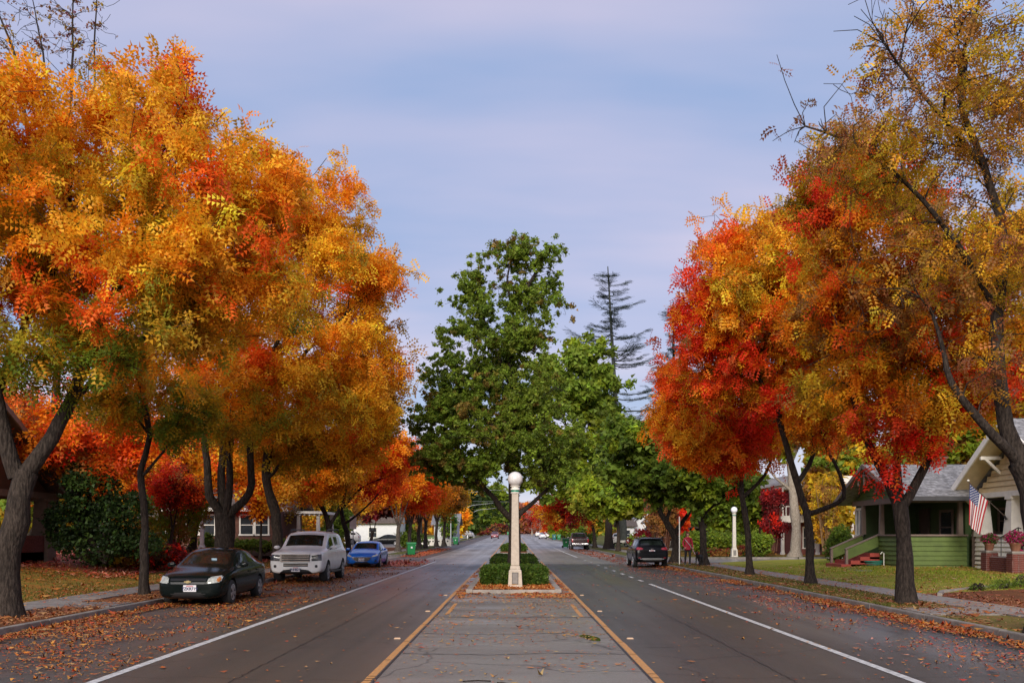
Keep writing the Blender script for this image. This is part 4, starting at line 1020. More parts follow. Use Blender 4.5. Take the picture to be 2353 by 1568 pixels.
def leaves(name, P, D, S, C, tmpl, parent, seed, off=None):
    r = np.random.default_rng(seed); n = len(P); k = len(tmpl)
    D = D/(np.linalg.norm(D, axis=1)[:, None]+1e-9)
    up = np.array([0, 0, 1.0])+r.normal(0, .55, (n, 3))
    z = up-(up*D).sum(1)[:, None]*D; z /= np.linalg.norm(z, axis=1)[:, None]+1e-9
    y = np.cross(z, D)
    V = P[:, None, :]+S[:, None, None]*(tmpl[None, :, 0, None]*D[:, None, :]+tmpl[None, :, 1, None]*y[:, None, :]+tmpl[None, :, 2, None]*z[:, None, :])
    cf = np.repeat(C, k//3, axis=0)*r.uniform(.72, 1.22, (n*k//3, 1))*(1+r.normal(0, .06, (n*k//3, 3)))
    return np_mesh(name, V.reshape(-1, 3), 3, LEAF, parent, np.clip(cf, .002, .95), off)

class Blob:
    def __init__(s, u, v, Y, ru, rv, rd=None, w=1.0):
        s.c = np.array(W(u, v, Y)); k = Y/F
        s.r = np.array([ru*k, rd if rd else (ru+rv)/2*k, rv*k]); s.w = w
def sample_blobs(blobs, n, seed, shell=.62):
    r = np.random.default_rng(seed)
    vol = np.array([b.r.prod()**.72*b.w for b in blobs]); cnt = np.maximum(1, (vol/vol.sum()*n).astype(int)); out = []
    for b, c in zip(blobs, cnt):
        d = r.normal(0, 1, (c, 3)); d /= np.linalg.norm(d, axis=1)[:, None]
        q = r.uniform(0, 1, c)**(1/3); q = np.where(r.random(c) < shell, .72+.28*q+r.normal(0, .05, c), q)
        out.append(b.c+d*b.r*q[:, None])
    return np.concatenate(out)
def fnoise(P, sc, seed):
    return np.array([mnoise.noise(Vector((p[0]*sc+seed*7.1, p[1]*sc+seed*3.3, p[2]*sc-seed*5.7))) for p in P])

def Y_near(b): return b.y < 60
def tree(name, label, stems, blobs, tips=300, per=34, size=.3, tmpl=T_PIN, pal=((OR, 1),), spots=(), seed=1, bark=BARK, group=None,
         spread=.2, twig_len=1.15, min_r=0.0, droop=.5, r_tip=.007, inner=None, low=None, dens=None, seg=.55, cat='tree', shell=.62, flare=True, sides=(10, 6, 4, 3), top=None, bunch=9):
    """stems: [([(u,v,Y)|Vector...], r0, r1)], first one is the trunk starting at the ground"""
    st = [([W(*p) if not isinstance(p, Vector) else p for p in pts], r0, r1) for pts, r0, r1 in stems]
    base = st[0][0][0].copy()
    if flare:
        pts, r0, r1 = st[0]
    root = thing(name, label, cat, tuple(base), 0, group)
    tp = sample_blobs(blobs, tips, seed, shell)
    ro = np.random.default_rng(seed+7); n_out = int(tips*.12) if tips > 200 and Y_near(base) else 0
    if n_out:                                           # long shoots that stand out of the crown
        q = sample_blobs(blobs, n_out, seed+8, 1.0); cb = np.array([b.c for b in blobs]); near = np.array([((cb-z)**2).sum(1).argmin() for z in q])
        d = q-cb[near]; d /= np.linalg.norm(d, axis=1)[:, None]; q = q+d*ro.uniform(.25, 1.0, (len(q), 1))+np.array([0, 0, .15])
        tp = np.concatenate([tp, q])
    tp = tp[tp[:, 2] > base.z+.9]
    n_in = len(tp)-n_out
    tubes, twigs = grow(st, tp, seed, seg, r_tip)
    # root flare
    Q, rr = tubes[0]; h = Q[:, 2]-base.z; rr = rr*(1+.55*np.exp(-h/.26))*(1+.06*np.sin(h*3.1+seed)+.04*np.sin(h*7.3+2*seed)); tubes[0] = (np.concatenate([[Q[0]-np.array([0, 0, .12])], Q]), np.concatenate([[rr[0]*1.15], rr]))
    off = tuple(base)
    tubes_mesh('trunk', tubes, bark, root, min_r, sides, off)
    if per <= 0: return root
    r = np.random.default_rng(seed+99)
    P, D, T, G = [], [], [], []
    gapf = np.clip(1.0+2.3*fnoise(tp, .75, seed+31), .1, 2.1); gi = 0
    if n_out: gapf[n_in:] = np.minimum(gapf[n_in:], ro.uniform(.15, .5, len(tp)-n_in))
    for Q, d, k in twigs:
        seglen = np.linalg.norm(np.diff(Q, axis=0), axis=1); Lc = np.concatenate([[0], np.cumsum(seglen)]); tot = Lc[-1]
        n = per if dens is None else max(0, int(per*dens(Q[-1])))
        nc = r.poisson(n*gapf[k]*.76/bunch)              # bunches of leaves hang from the twig
        if nc == 0: continue
        s = tot-np.minimum(tot*.9, twig_len*1.25*r.random(nc)**1.2)
        p = np.stack([np.interp(s, Lc, Q[:, i]) for i in range(3)], 1)+r.normal(0, spread, (nc, 3))*np.array([1, 1, .8]); dd = np.stack([np.interp(s, Lc, d[:, i]) for i in range(3)], 1)
        m = nc*bunch
        P.append(np.repeat(p, bunch, 0)+r.normal(0, size*.2, (m, 3))); D.append(np.repeat(dd, bunch, 0)*.45+r.normal(0, .75, (m, 3))+np.array([0, 0, -droop])); T.append(np.full(m, k)); G.append(np.repeat(np.arange(gi, gi+nc), bunch)); gi += nc
    P = np.concatenate(P); D = np.concatenate(D); T = np.concatenate(T); G = np.concatenate(G)
    # colour: patches of the palette over the crown
    nt_ = len(tp)
    w = np.array([q[1] for q in pal], float); w /= w.sum(); cum = np.cumsum(w); cols = np.array([q[0] for q in pal])
    nz = fnoise(tp, .42, seed)*.7+r.normal(0, .22, nt_); rank = np.argsort(np.argsort(nz))/max(1, nt_-1)
    ci = np.searchsorted(cum, np.clip(rank, 0, .9999)); tc_ = cols[np.minimum(ci, len(cols)-1)].copy()
    cen = np.average([b.c for b in blobs], axis=0, weights=[b.r.prod() for b in blobs])
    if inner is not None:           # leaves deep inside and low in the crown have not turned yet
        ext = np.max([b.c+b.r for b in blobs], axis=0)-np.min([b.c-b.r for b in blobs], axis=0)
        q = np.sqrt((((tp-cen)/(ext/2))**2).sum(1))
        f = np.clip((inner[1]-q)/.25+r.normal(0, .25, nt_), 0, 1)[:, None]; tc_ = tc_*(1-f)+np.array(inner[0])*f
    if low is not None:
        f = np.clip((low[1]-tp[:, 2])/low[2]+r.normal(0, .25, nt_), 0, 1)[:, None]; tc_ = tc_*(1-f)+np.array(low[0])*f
    if top is not None:
        f = np.clip((tp[:, 2]-top[1])/top[2]+r.normal(0, .25, nt_), 0, 1)[:, None]; tc_ = tc_*(1-f)+np.array(top[0])*f
    for (u, v, Y, rad, c) in spots:
        p = np.array(W(u, v, Y)); m = ((tp-p)**2).sum(1) < (rad*(1+r.normal(0, .22, nt_)))**2; m &= r.random(nt_) < .9; tc_[m] = np.array(c)*.9+tc_[m]*.1
    jit = cols[np.minimum(np.searchsorted(cum, r.random(gi)), len(cols)-1)]; fj = (r.random(gi) < .28)[:, None]*r.uniform(.3, .9, (gi, 1))
    gv = np.exp(r.normal(0, .2, (gi, 1)))
    C = (tc_[T]*(1-fj[G])+jit[G]*fj[G])*gv[G]
    leaves('crown', P, D, size*r.uniform(.7, 1.3, len(P)), C, tmpl, root, seed, off)
    return root

random.seed(11)
# ---- the big orange street trees on the side of the parked cars
tree('street_tree', 'largest orange-yellow tree, thick trunk forking in a wide V over the kerb', [
    ([(13, 1418, 19.1), (22, 1260, 19.1), (45, 1140, 19.1), (62, 1085, 19.2)], .26, .22),
    ([(62, 1085, 19.2), (115, 1005, 19.3), (165, 920, 19.5), (220, 770, 19.8), (300, 600, 20.2), (400, 430, 20.5), (430, 280, 20.5)], .17, .03),
    ([(40, 1095, 19.2), (8, 1000, 19.1), (-8, 900, 19.0), (-60, 760, 18.8), (-120, 560, 18.6), (-140, 380, 18.5)], .18, .03),
    ([(165, 920, 19.5), (300, 800, 20.5), (430, 700, 21.5), (560, 560, 22)], .08, .03),
    ([(-8, 900, 19), (60, 740, 20), (150, 560, 20.5), (160, 380, 20.7)], .1, .03)],
    [Blob(240, 480, 20, 330, 300, 3.3), Blob(490, 520, 19.6, 210, 200, 2.6), Blob(60, 330, 20, 210, 200, 2.6), Blob(-190, 470, 19, 260, 300, 3), Blob(400, 250, 20.4, 130, 120, 1.5), Blob(600, 430, 20.4, 110, 120, 1.5), Blob(170, 700, 19.2, 330, 170, 2.6), Blob(560, 680, 19.6, 130, 150, 1.6), Blob(330, 700, 17.6, 130, 130, 1.0)],
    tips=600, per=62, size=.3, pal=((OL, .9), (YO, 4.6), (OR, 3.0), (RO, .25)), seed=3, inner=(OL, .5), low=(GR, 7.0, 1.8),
    spots=[(160, 580, 17.6, .85, RO), (130, 620, 17.5, .5, RO), (300, 690, 17, .75, RO), (290, 780, 16.8, .6, RD), (545, 630, 17.8, .75, RO), (590, 490, 18.2, .9, RO), (480, 460, 18.0, .6, RO), (400, 150, 20.4, 1.1, RO), (350, 310, 18.5, .6, RO), (600, 800, 17.5, .35, RO)], spread=.2)
tree('street_tree', 'slim young tree with olive leaves between the V-forked tree and the dark sedan', [
    ([(332, 1366, 26), (331, 1250, 26), (332, 1150, 26), (322, 1080, 26.1), (345, 1000, 26), (330, 930, 26)], .125, .07), ([(330, 1090, 26), (395, 1010, 25.7), (420, 930, 25.5)], .05, .02), ([(345, 1000, 26), (270, 900, 26.3)], .05, .02)],
    [Blob(340, 900, 26, 150, 80, 1.8), Blob(420, 960, 26, 60, 60, 1), Blob(260, 860, 26.5, 100, 80, 1.4)], tips=90, per=36, size=.32, pal=((GR, 2), (OL, 2), (OR, 1), (YO, 1)), seed=5)
tree('street_tree', 'orange tree with a candelabra of four upright dark limbs beyond the dark sedan', [
    ([(517, 1336, 33), (516, 1250, 33), (515, 1175, 33)], .35, .32),
    ([(508, 1180, 33), (482, 1140, 32.8), (476, 1060, 32.8), (466, 980, 32.9), (440, 840, 33), (420, 720, 33)], .17, .04),
    ([(513, 1175, 33.1), (508, 1110, 33.3), (512, 1020, 33.4), (520, 880, 33.6), (540, 700, 33.6), (560, 560, 33.6)], .16, .03),
    ([(520, 1180, 32.8), (528, 1100, 32.6), (532, 1010, 32.5), (600, 860, 32.5), (680, 700, 32.6), (740, 560, 32.6)], .14, .03),
    ([(522, 1185, 32.9), (562, 1150, 32.7), (578, 1110, 32.6), (573, 1040, 32.5), (574, 965, 32.5), (640, 870, 32.3), (760, 760, 32), (830, 690, 32)], .16, .03)],
    [Blob(620, 720, 33, 260, 230, 4.6), Blob(780, 720, 32.6, 140, 200, 3), Blob(830, 860, 32.5, 80, 120, 2.2), Blob(790, 500, 33, 90, 90, 2), Blob(680, 470, 33, 130, 110, 2.5), Blob(420, 760, 33, 140, 180, 3), Blob(860, 620, 32.6, 70, 80, 1.8), Blob(640, 900, 31.5, 230, 75, 3), Blob(540, 960, 30, 130, 50, 1.6)],
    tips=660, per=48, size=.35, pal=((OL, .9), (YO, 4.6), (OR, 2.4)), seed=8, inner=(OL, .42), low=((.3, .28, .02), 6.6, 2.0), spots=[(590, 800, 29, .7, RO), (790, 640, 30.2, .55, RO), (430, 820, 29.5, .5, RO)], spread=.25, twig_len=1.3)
tree('street_tree', 'tree with a bent S-shaped trunk behind the white off-roader', [
    ([(640, 1318, 40), (638, 1240, 40), (632, 1180, 40), (612, 1100, 40), (618, 1020, 40), (640, 930, 40)], .26, .14), ([(612, 1100, 40), (680, 1030, 39.6), (760, 960, 39.4)], .1, .04), ([(618, 1020, 40), (570, 930, 40.4)], .09, .04)],
    [Blob(720, 950, 40, 170, 110, 3), Blob(830, 960, 39.6, 90, 90, 2.2), Blob(880, 860, 40, 55, 80, 1.6), Blob(620, 980, 40.6, 120, 80, 2), Blob(760, 1040, 39.4, 80, 45, 1.4)], tips=230, per=30, size=.5, pal=((OL, 1.5), (YO, 3), (OR, 2), (RO, .3)), seed=12, spread=.34, twig_len=2, low=(OL, 5.4, 1.2))
tree('young_tree', 'thin staked young tree with crimson leaves beside the orange stakes', [
    ([(597, 1287, 48.4), (599, 1220, 48.4), (600, 1150, 48.4), (590, 1100, 48.4)], .07, .03)],
    [Blob(590, 1120, 48.4, 60, 50, 1.1), Blob(560, 1150, 48.4, 35, 45, .8)], tips=46, per=20, size=.4, pal=((MR, 1), (RD, 2), (RO, 1)), seed=13)
tree('street_tree', 'orange-yellow tree rising right behind the roof of the white off-roader', [
    ([(757, 1297, 51), (757, 1220, 51), (738, 1160, 51), (700, 1120, 51)], .2, .1), ([(757, 1210, 51), (790, 1140, 51), (800, 1080, 51)], .12, .04)],
    [Blob(700, 1080, 51, 90, 70, 2.4), Blob(790, 1060, 51, 75, 60, 2), Blob(640, 1060, 52, 60, 60, 1.6)], tips=150, per=24, size=.55, pal=((YO, 2), (OR, 3), (OL, .6)), seed=14, spread=.34)
tree('street_tree', 'red-orange tree with curved dark stem behind the blue car', [
    ([(800, 1293, 55), (800, 1240, 55), (785, 1185, 55), (790, 1150, 55), (850, 1080, 54.6), (905, 1020, 54.4)], .19, .05), ([(788, 1165, 55), (830, 1120, 55.3), (900, 1090, 55.4)], .1, .03), ([(795, 1200, 55), (840, 1165, 54.6), (880, 1120, 54.4)], .08, .03)],
    [Blob(860, 1070, 55, 75, 60, 2.2), Blob(905, 1040, 55, 50, 38, 1.4), Blob(800, 1090, 55, 55, 45, 1.6)], tips=130, per=24, size=.55, pal=((RO, 3), (OR, 2), (RD, 1.2)), seed=15, spread=.34)
# vase-shaped trees past the crossing
for (bu, bv, Y, blobs, pal, lab, sd_) in [
    (914, 1265, 90, [(905, 1095, 60, 42), (868, 1120, 42, 34), (930, 1065, 45, 38)], ((YO, 2), (OR, 3), (RO, 1)), 'vase-shaped orange tree nearest the crossing, pale trunk by the first bin', 21),
    (941, 1260, 97, [(955, 1105, 48, 42), (945, 1135, 40, 28)], ((RO, 2), (OR, 2), (RD, 1)), 'vase-shaped red-orange tree second along the kerb past the crossing', 22),
    (962, 1257, 103, [(972, 1095, 40, 48), (968, 1135, 34, 26)], ((OR, 3), (YO, 1), (RO, 1.4)), 'vase-shaped bright orange tree third along the kerb past the crossing', 23),
    (977, 1256, 107, [(990, 1105, 36, 45), (987, 1140, 34, 22)], ((YO, 3), (OR, 2)), 'vase-shaped yellow-orange tree fourth along the kerb past the crossing', 24),
    (1002, 1253, 116, [(1013, 1120, 34, 36), (1008, 1148, 30, 20)], ((BR, 2), (OR, 1.4), (OL, 1)), 'vase-shaped brown-orange tree behind the low white fence', 25),
    (1020, 1252, 120, [(1036, 1138, 32, 28), (1028, 1122, 28, 34)], ((BR, 2), (OL, 1.5), (YO, .8)), 'last brown-olive vase-shaped tree beside the second bin', 26)]:
    k = 3
    tree('street_tree', lab, [([(bu, bv, Y), (bu, bv-35, Y), (bu+2, bv-60, Y)], .24, .16)]+[([(bu+2, bv-50, Y), (bu+dx*.5, bv-95, Y+dx/40), (bu+dx, bv-135, Y+dx/30)], .1, .04) for dx in (-28, -8, 12, 32)],
         [Blob(u, v, Y, a*1.05, b) for u, v, a, b in blobs], tips=130, per=15, size=.85, tmpl=T_PIN_S, pal=pal, seed=sd_, bark=BARK_GREY, spread=.5, twig_len=2.5, r_tip=.012, seg=.9, sides=(8, 5, 3, 3))
tree('bare_tree', 'tall half-bare pinkish tree showing above the vase-shaped trees', [([(965, 1235, 150), (965, 1150, 150), (960, 1090, 150)], .4, .15)], [Blob(965, 1080, 150, 50, 38), Blob(930, 1070, 150, 30, 30)], tips=120, per=7, size=.9, tmpl=T_PIN_S, pal=((PK, 3), (BR, 1)), seed=27, spread=.5, r_tip=.02, seg=1.2)

# ---- gardens on that side
def tree_s(lab, u, v0, Y, blobs, pal, seed, tips=110, per=22, size=.55, tmpl=T_PIN_S, name='garden_tree', r0=.17, bark=BARK, **kw):
    top_ = min(b[1] for b in blobs)
    mid = (v0+top_)/2+20
    bl = [Blob(b[0], b[1], Y+(b[4] if len(b) > 4 else 0), b[2], b[3]) for b in blobs]
    uc = sum(b[0] for b in blobs)/len(blobs)
    return tree(name, lab, [([(u, v0, Y), (u+(uc-u)*.3, (v0+mid)/2, Y), (u+(uc-u)*.6, mid, Y)], r0, r0*.5)]+[([(u+(uc-u)*.5, mid+20, Y), ((u+b[0])/2+(uc-u)*.2, (mid+b[1])/2, Y), (b[0], b[1], Y)], r0*.4, .03) for b in blobs], bl, tips=tips, per=per, size=size, tmpl=tmpl, pal=pal, seed=seed, bark=bark, spread=kw.pop('spread', .36), **kw)
tree_s('fiery red-orange garden tree behind the V-forked trunk', 190, 1275, 37, [(90, 970, 110, 75), (220, 1010, 130, 75), (-60, 940, 120, 90, 1), (330, 990, 70, 60)], ((RO, 2.2), (OR, 3), (BR, 1.2), (RD, .8)), 31, tips=260, per=28, size=.5)
tree_s('orange garden tree filling the gap behind the candelabra limbs', 440, 1262, 47, [(420, 1040, 110, 90), (520, 1010, 110, 90), (620, 1090, 70, 60), (330, 1090, 60, 60)], ((YO, 2.4), (OR, 3), (RO, .6), (OL, .5)), 32, tips=240, per=26, size=.55)
tree_s('small crimson maple above the leaf bed', 390, 1262, 43, [(385, 1108, 55, 30), (420, 1125, 40, 25)], ((RD, 2), (MR, 2), (RO, 1.5), (BR, 1)), 33, tips=60, per=26, size=.4, r0=.1)
tree_s('yellow-orange tree behind the brick bungalow roof', 690, 1245, 66, [(690, 1110, 80, 60), (620, 1120, 60, 50), (560, 1080, 80, 60)], ((YO, 3), (OR, 1.5), (OL, 1)), 34, tips=130, per=22, size=.75)
tree_s('dark purple-leaved plum tree beyond the blue car', 850, 1248, 98, [(840, 1158, 45, 28), (880, 1148, 42, 28)], ((MR, 3), ((.09, .03, .025), 2)), 35, tips=90, per=18, size=.8, tmpl=T_BROAD)
tree_s('olive-brown tree between the ochre house and the plum tree', 745, 1245, 88, [(740, 1165, 60, 45), (800, 1150, 50, 40)], ((OL, 2), (BR, 2), (YO, 1)), 36, tips=100, per=18, size=.8)
for i, (u, v0, Y, b, pal, lab) in enumerate([
    (-120, 1250, 52, [(-130, 900, 150, 150), (-20, 1000, 110, 100)], ((RO, 2), (OR, 2)), 'red-orange tree behind the dark brown house'),
    (250, 1245, 62, [(250, 1080, 120, 90), (150, 1120, 90, 80)], ((OL, 2), (GR, 2), (OR, 1)), 'olive-green tree at the back of the leaf-covered garden'),
    (60, 1240, 75, [(50, 1090, 130, 100), (180, 1100, 100, 80)], ((DG, 2), (GR, 2), (OL, 1)), 'dark green tree far back beyond the brown house'),
    (560, 1240, 95, [(540, 1120, 110, 80), (450, 1130, 90, 70)], ((GR, 1), (OL, 2), (YO, 2)), 'yellow-olive tree behind the brick bungalow chimney side'),
    (770, 1240, 120, [(770, 1150, 80, 55), (690, 1150, 70, 50)], ((OL, 2), (PK, 1), (OR, 1)), 'dusty orange tree far behind the crossing'),
    (860, 1240, 160, [(860, 1160, 60, 45), (800, 1150, 60, 45), (920, 1160, 45, 40)], ((OR, 2), (BR, 2), (PK, 1)), 'brown-orange tree at the back of the car park')]):
    tree_s(lab, u, v0, Y, b, pal, 40+i, tips=130, per=20, size=.011*Y, tmpl=T_BROAD)
# tall nearly bare tree in the top corner
tree('bare_tree', 'tall nearly bare tree rising above the orange crowns in the sky corner', [
    ([(120, 1252, 44), (130, 900, 44), (150, 500, 44), (165, 160, 44), (168, -40, 44)], .26, .02),
    ([(140, 700, 44), (215, 400, 44.5), (217, 150, 44.5), (222, -40, 44.5)], .14, .02), ([(135, 700, 44), (80, 420, 43.6), (40, 150, 43.5), (-10, 20, 43.5)], .2, .03), ([(150, 500, 44), (110, 200, 44), (75, 0, 44)], .12, .02), ([(80, 420, 43.6), (-60, 250, 43.6), (-90, 60, 43.6)], .12, .02)],
    [Blob(170, 60, 44, 55, 120, 1.2), Blob(222, 90, 44.5, 40, 110, 1), Blob(30, 60, 43.6, 70, 100, 1.4), Blob(100, 120, 44, 90, 110, 1.5)], tips=330, per=3, bunch=2, size=.15, tmpl=T_BROAD, pal=((BR, 2), (MR, 1), (OL, 1)), seed=50, spread=.12, twig_len=1.6, r_tip=.011, seg=.8)

# ---- the green tree in the median and its neighbours
tree('median_tree', 'tall dark green tree growing out of the median hedge behind the lamp post', [
    ([(1182, 1328, 38.6), (1181, 1230, 38.6), (1180, 1150, 38.6), (1178, 1000, 38.6), (1172, 880, 38.7), (1180, 770, 38.7), (1198, 690, 38.6), (1235, 620, 38.4)], .3, .05),
    ([(1180, 1195, 38.6), (1150, 1165, 38.3), (1118, 1125, 38), (1070, 1080, 37.6), (1020, 1020, 37.4)], .15, .03),
    ([(1182, 1190, 38.6), (1220, 1155, 38.8), (1255, 1125, 39), (1290, 1080, 39.2)], .13, .03),
    ([(1180, 1080, 38.6), (1120, 960, 38.2), (1060, 880, 38)], .12, .03), ([(1172, 880, 38.7), (1120, 760, 38.8), (1100, 690, 39)], .09, .03),
    ([(1178, 1010, 38.6), (1240, 930, 38.8), (1260, 880, 39)], .1, .03), ([(1185, 750, 38.7), (1165, 640, 38.6), (1185, 580, 38.6)], .07, .02)],
    [Blob(1180, 590, 38.6, 55, 45, 1), Blob(1240, 610, 38.5, 62, 60, 1.2), Blob(1140, 640, 38.7, 75, 65, 1.3), Blob(1270, 680, 38.4, 42, 60, .9), Blob(1085, 700, 38.7, 60, 70, 1.2), Blob(1170, 720, 38.6, 95, 85, 1.7), Blob(1095, 800, 38.6, 90, 80, 1.8), Blob(1230, 760, 38.5, 60, 55, 1.0), Blob(1180, 840, 38.4, 95, 85, 2), Blob(1050, 890, 38.4, 85, 75, 1.8, 1.3), Blob(1120, 930, 38.2, 110, 90, 2.4, 1.3), Blob(1235, 930, 38.6, 75, 80, 2), Blob(1005, 985, 38.2, 60, 75, 1.6, 1.7), Blob(1100, 1030, 38.2, 120, 90, 2.6, 1.5), Blob(1225, 1030, 38.4, 80, 95, 2.2), Blob(1015, 1060, 38.2, 58, 50, 1.6, 1.8), Blob(1085, 1085, 38.4, 75, 42, 1.8), Blob(1255, 1080, 38.8, 75, 50, 1.8), Blob(1290, 1020, 39.4, 50, 75, 1.5)],
    tips=680, per=64, bunch=7, size=.2, tmpl=T_BROAD, pal=((DG, 1.0), (GR, 3.2), ((.2, .26, .028), 2.4), ((.26, .18, .04), .7)), seed=60, spread=.24, twig_len=1.1)
tree('street_tree', 'large mid green tree spreading behind the median tree beside the pickup', [
    ([(1398, 1262, 104), (1398, 1200, 104), (1392, 1130, 104), (1370, 1050, 104), (1350, 960, 104)], .5, .15),
    ([(1385, 1090, 104), (1310, 1000, 103), (1290, 930, 103)], .25, .06), ([(1392, 1130, 104), (1330, 1080, 103.5), (1270, 1060, 103)], .2, .06), ([(1392, 1120, 104), (1430, 1050, 104)], .2, .06)],
    [Blob(1290, 880, 104, 75, 60, 4), Blob(1360, 900, 104, 60, 60, 4), Blob(1300, 980, 104, 90, 70, 5), Blob(1340, 1060, 104, 90, 70, 5), Blob(1280, 1100, 104, 70, 60, 4), Blob(1350, 820, 104, 50, 30, 3)],
    tips=300, per=22, size=1.0, tmpl=T_BROAD, pal=((GR, 2.4), (YG, 3), ((.2, .27, .03), 2)), seed=61, spread=.6, twig_len=3, r_tip=.014, seg=1.0, sides=(8, 5, 4, 3))
tree('street_tree', 'yellow-green tree with a low crown beside the white gabled house', [
    ([(1420, 1262, 92), (1420, 1215, 92), (1410, 1170, 92)], .2, .12)],
    [Blob(1390, 1130, 92, 75, 50, 3), Blob(1440, 1140, 92, 45, 45, 2.4), Blob(1350, 1150, 92, 40, 35, 2)], tips=150, per=20, size=.85, tmpl=T_BROAD, pal=((YG, 3), ((.3, .3, .03), 2), (GR, 1)), seed=62, spread=.45, twig_len=2.2, r_tip=.012)
tree('street_tree', 'crimson tree whose branches reach over the pickup lane', [
    ([(1366, 1258, 110), (1362, 1215, 110), (1340, 1170, 110)], .25, .12)],
    [Blob(1270, 1165, 110, 50, 28, 2.4), Blob(1320, 1180, 110, 40, 30, 2.2), Blob(1235, 1175, 112, 25, 18, 1.6), Blob(1310, 1145, 110, 35, 22, 2)], tips=140, per=18, size=.8, pal=((RD, 3), (MR, 2), (RO, 1.6), (YO, .6)), seed=63, tmpl=T_PIN_S, spread=.45, r_tip=.012)
tree('street_tree', 'green tree with reddish top over the black car', [
    ([(1551, 1293, 55.3), (1552, 1235, 55.3), (1528, 1195, 55.3), (1512, 1160, 55.2), (1535, 1120, 55)], .28, .1), ([(1550, 1225, 55.3), (1580, 1180, 55.1), (1600, 1140, 55)], .16, .06), ([(1530, 1200, 55.3), (1538, 1150, 55.4), (1500, 1090, 55.4)], .12, .04)],
    [Blob(1470, 1050, 55, 90, 70, 2.4), Blob(1540, 1090, 54.6, 90, 60, 2.4), Blob(1430, 1010, 55.4, 55, 50, 1.8), Blob(1500, 1000, 55.2, 70, 40, 2)], tips=220, per=28, size=.58, tmpl=T_BROAD, pal=((DG, 1.6), (GR, 3), (YG, .6)), seed=64, spread=.36, top=((.3, .05, .02), 8.2, 1.2))
tree('street_tree', 'green tree with a leaning limb beside the walked dog', [
    ([(1618, 1298, 51), (1614, 1220, 51), (1605, 1170, 51)], .22, .14), ([(1612, 1190, 51), (1640, 1160, 50.7), (1700, 1140, 50.5)], .09, .04), ([(1605, 1170, 51), (1570, 1130, 51.2), (1560, 1080, 51.3)], .11, .04)],
    [Blob(1610, 1090, 51, 75, 55, 2), Blob(1665, 1095, 50.6, 55, 38, 1.5), Blob(1560, 1070, 51.4, 50, 50, 1.5)], tips=150, per=28, size=.52, tmpl=T_BROAD, pal=((DG, 1.4), (GR, 3), (YG, .5)), seed=65, spread=.34)

# ---- the autumn street trees on the side of the houses
tree('street_tree', 'orange-red tree farthest of the four slim trunks on the grass verge', [
    ([(1722, 1321, 38.4), (1718, 1230, 38.4), (1707, 1150, 38.4), (1700, 1120, 38.4)], .13, .11), ([(1704, 1140, 38.4), (1696, 1060, 38.5), (1660, 980, 38.6), (1610, 930, 38.8)], .1, .03), ([(1708, 1140, 38.4), (1740, 1110, 38.3), (1770, 1060, 38.2), (1760, 960, 38.2)], .09, .03)],
    [Blob(1580, 950, 38.8, 85, 75, 2), Blob(1640, 1010, 38.4, 100, 70, 2.2), Blob(1690, 920, 38.2, 100, 80, 2.2), Blob(1560, 880, 39, 40, 40, 1.2), Blob(1735, 1010, 38, 55, 42, 1.4)],
    tips=340, per=40, size=.38, pal=((YO, 1), (OR, 3), (RO, 2.4)), seed=70, low=(RD, 5.4, 1.2), spots=[(1700, 900, 36.6, 1.2, RD), (1740, 960, 36.6, 1.2, RD), (1640, 1060, 37, .8, RO)], spread=.3)
tree('street_tree', 'gold and scarlet tree with a low side limb sweeping over the lawn', [
    ([(1862, 1341, 31.7), (1860, 1250, 31.7), (1852, 1175, 31.7), (1835, 1120, 31.7), (1815, 1060, 31.7), (1790, 960, 31.8)], .155, .09),
    ([(1856, 1180, 31.7), (1900, 1165, 31.5), (1938, 1142, 31.4), (1930, 1090, 31.3), (1890, 1010, 31.2), (1860, 900, 31)], .1, .03),
    ([(1830, 1110, 31.7), (1870, 1040, 31.9), (1860, 960, 32), (1880, 800, 32)], .09, .03), ([(1790, 960, 31.8), (1730, 840, 31.8), (1680, 740, 31.8)], .08, .03), ([(1790, 960, 31.8), (1800, 800, 31.4), (1790, 660, 31.4)], .08, .03)],
    [Blob(1690, 700, 31.8, 130, 150, 2.2), Blob(1800, 690, 31.4, 140, 190, 2.6), Blob(1900, 760, 31.4, 130, 200, 2.6), Blob(1620, 750, 32.2, 65, 140, 1.7), Blob(1700, 560, 32, 90, 70, 1.6), Blob(1650, 840, 32, 110, 70, 2), Blob(1850, 930, 31, 120, 70, 2), Blob(1880, 520, 32, 90, 100, 1.8)],
    tips=580, per=50, size=.34, pal=((OL, 1.2), (YO, 3.4), (OR, 2.8), (BR, 1), (RO, 1)), seed=72, spots=[(1580, 680, 32, 1.5, RD), (1565, 790, 32, 1.5, RD), (1640, 560, 32, 1.1, RO), (1590, 850, 31.6, 1.2, RO), (1690, 890, 30, 1.5, RD), (1750, 920, 30, 1.1, RD), (1900, 430, 31, 1.7, RD), (1960, 400, 31, 1.5, RD)], low=(RD, 5.4, .9), spread=.23)
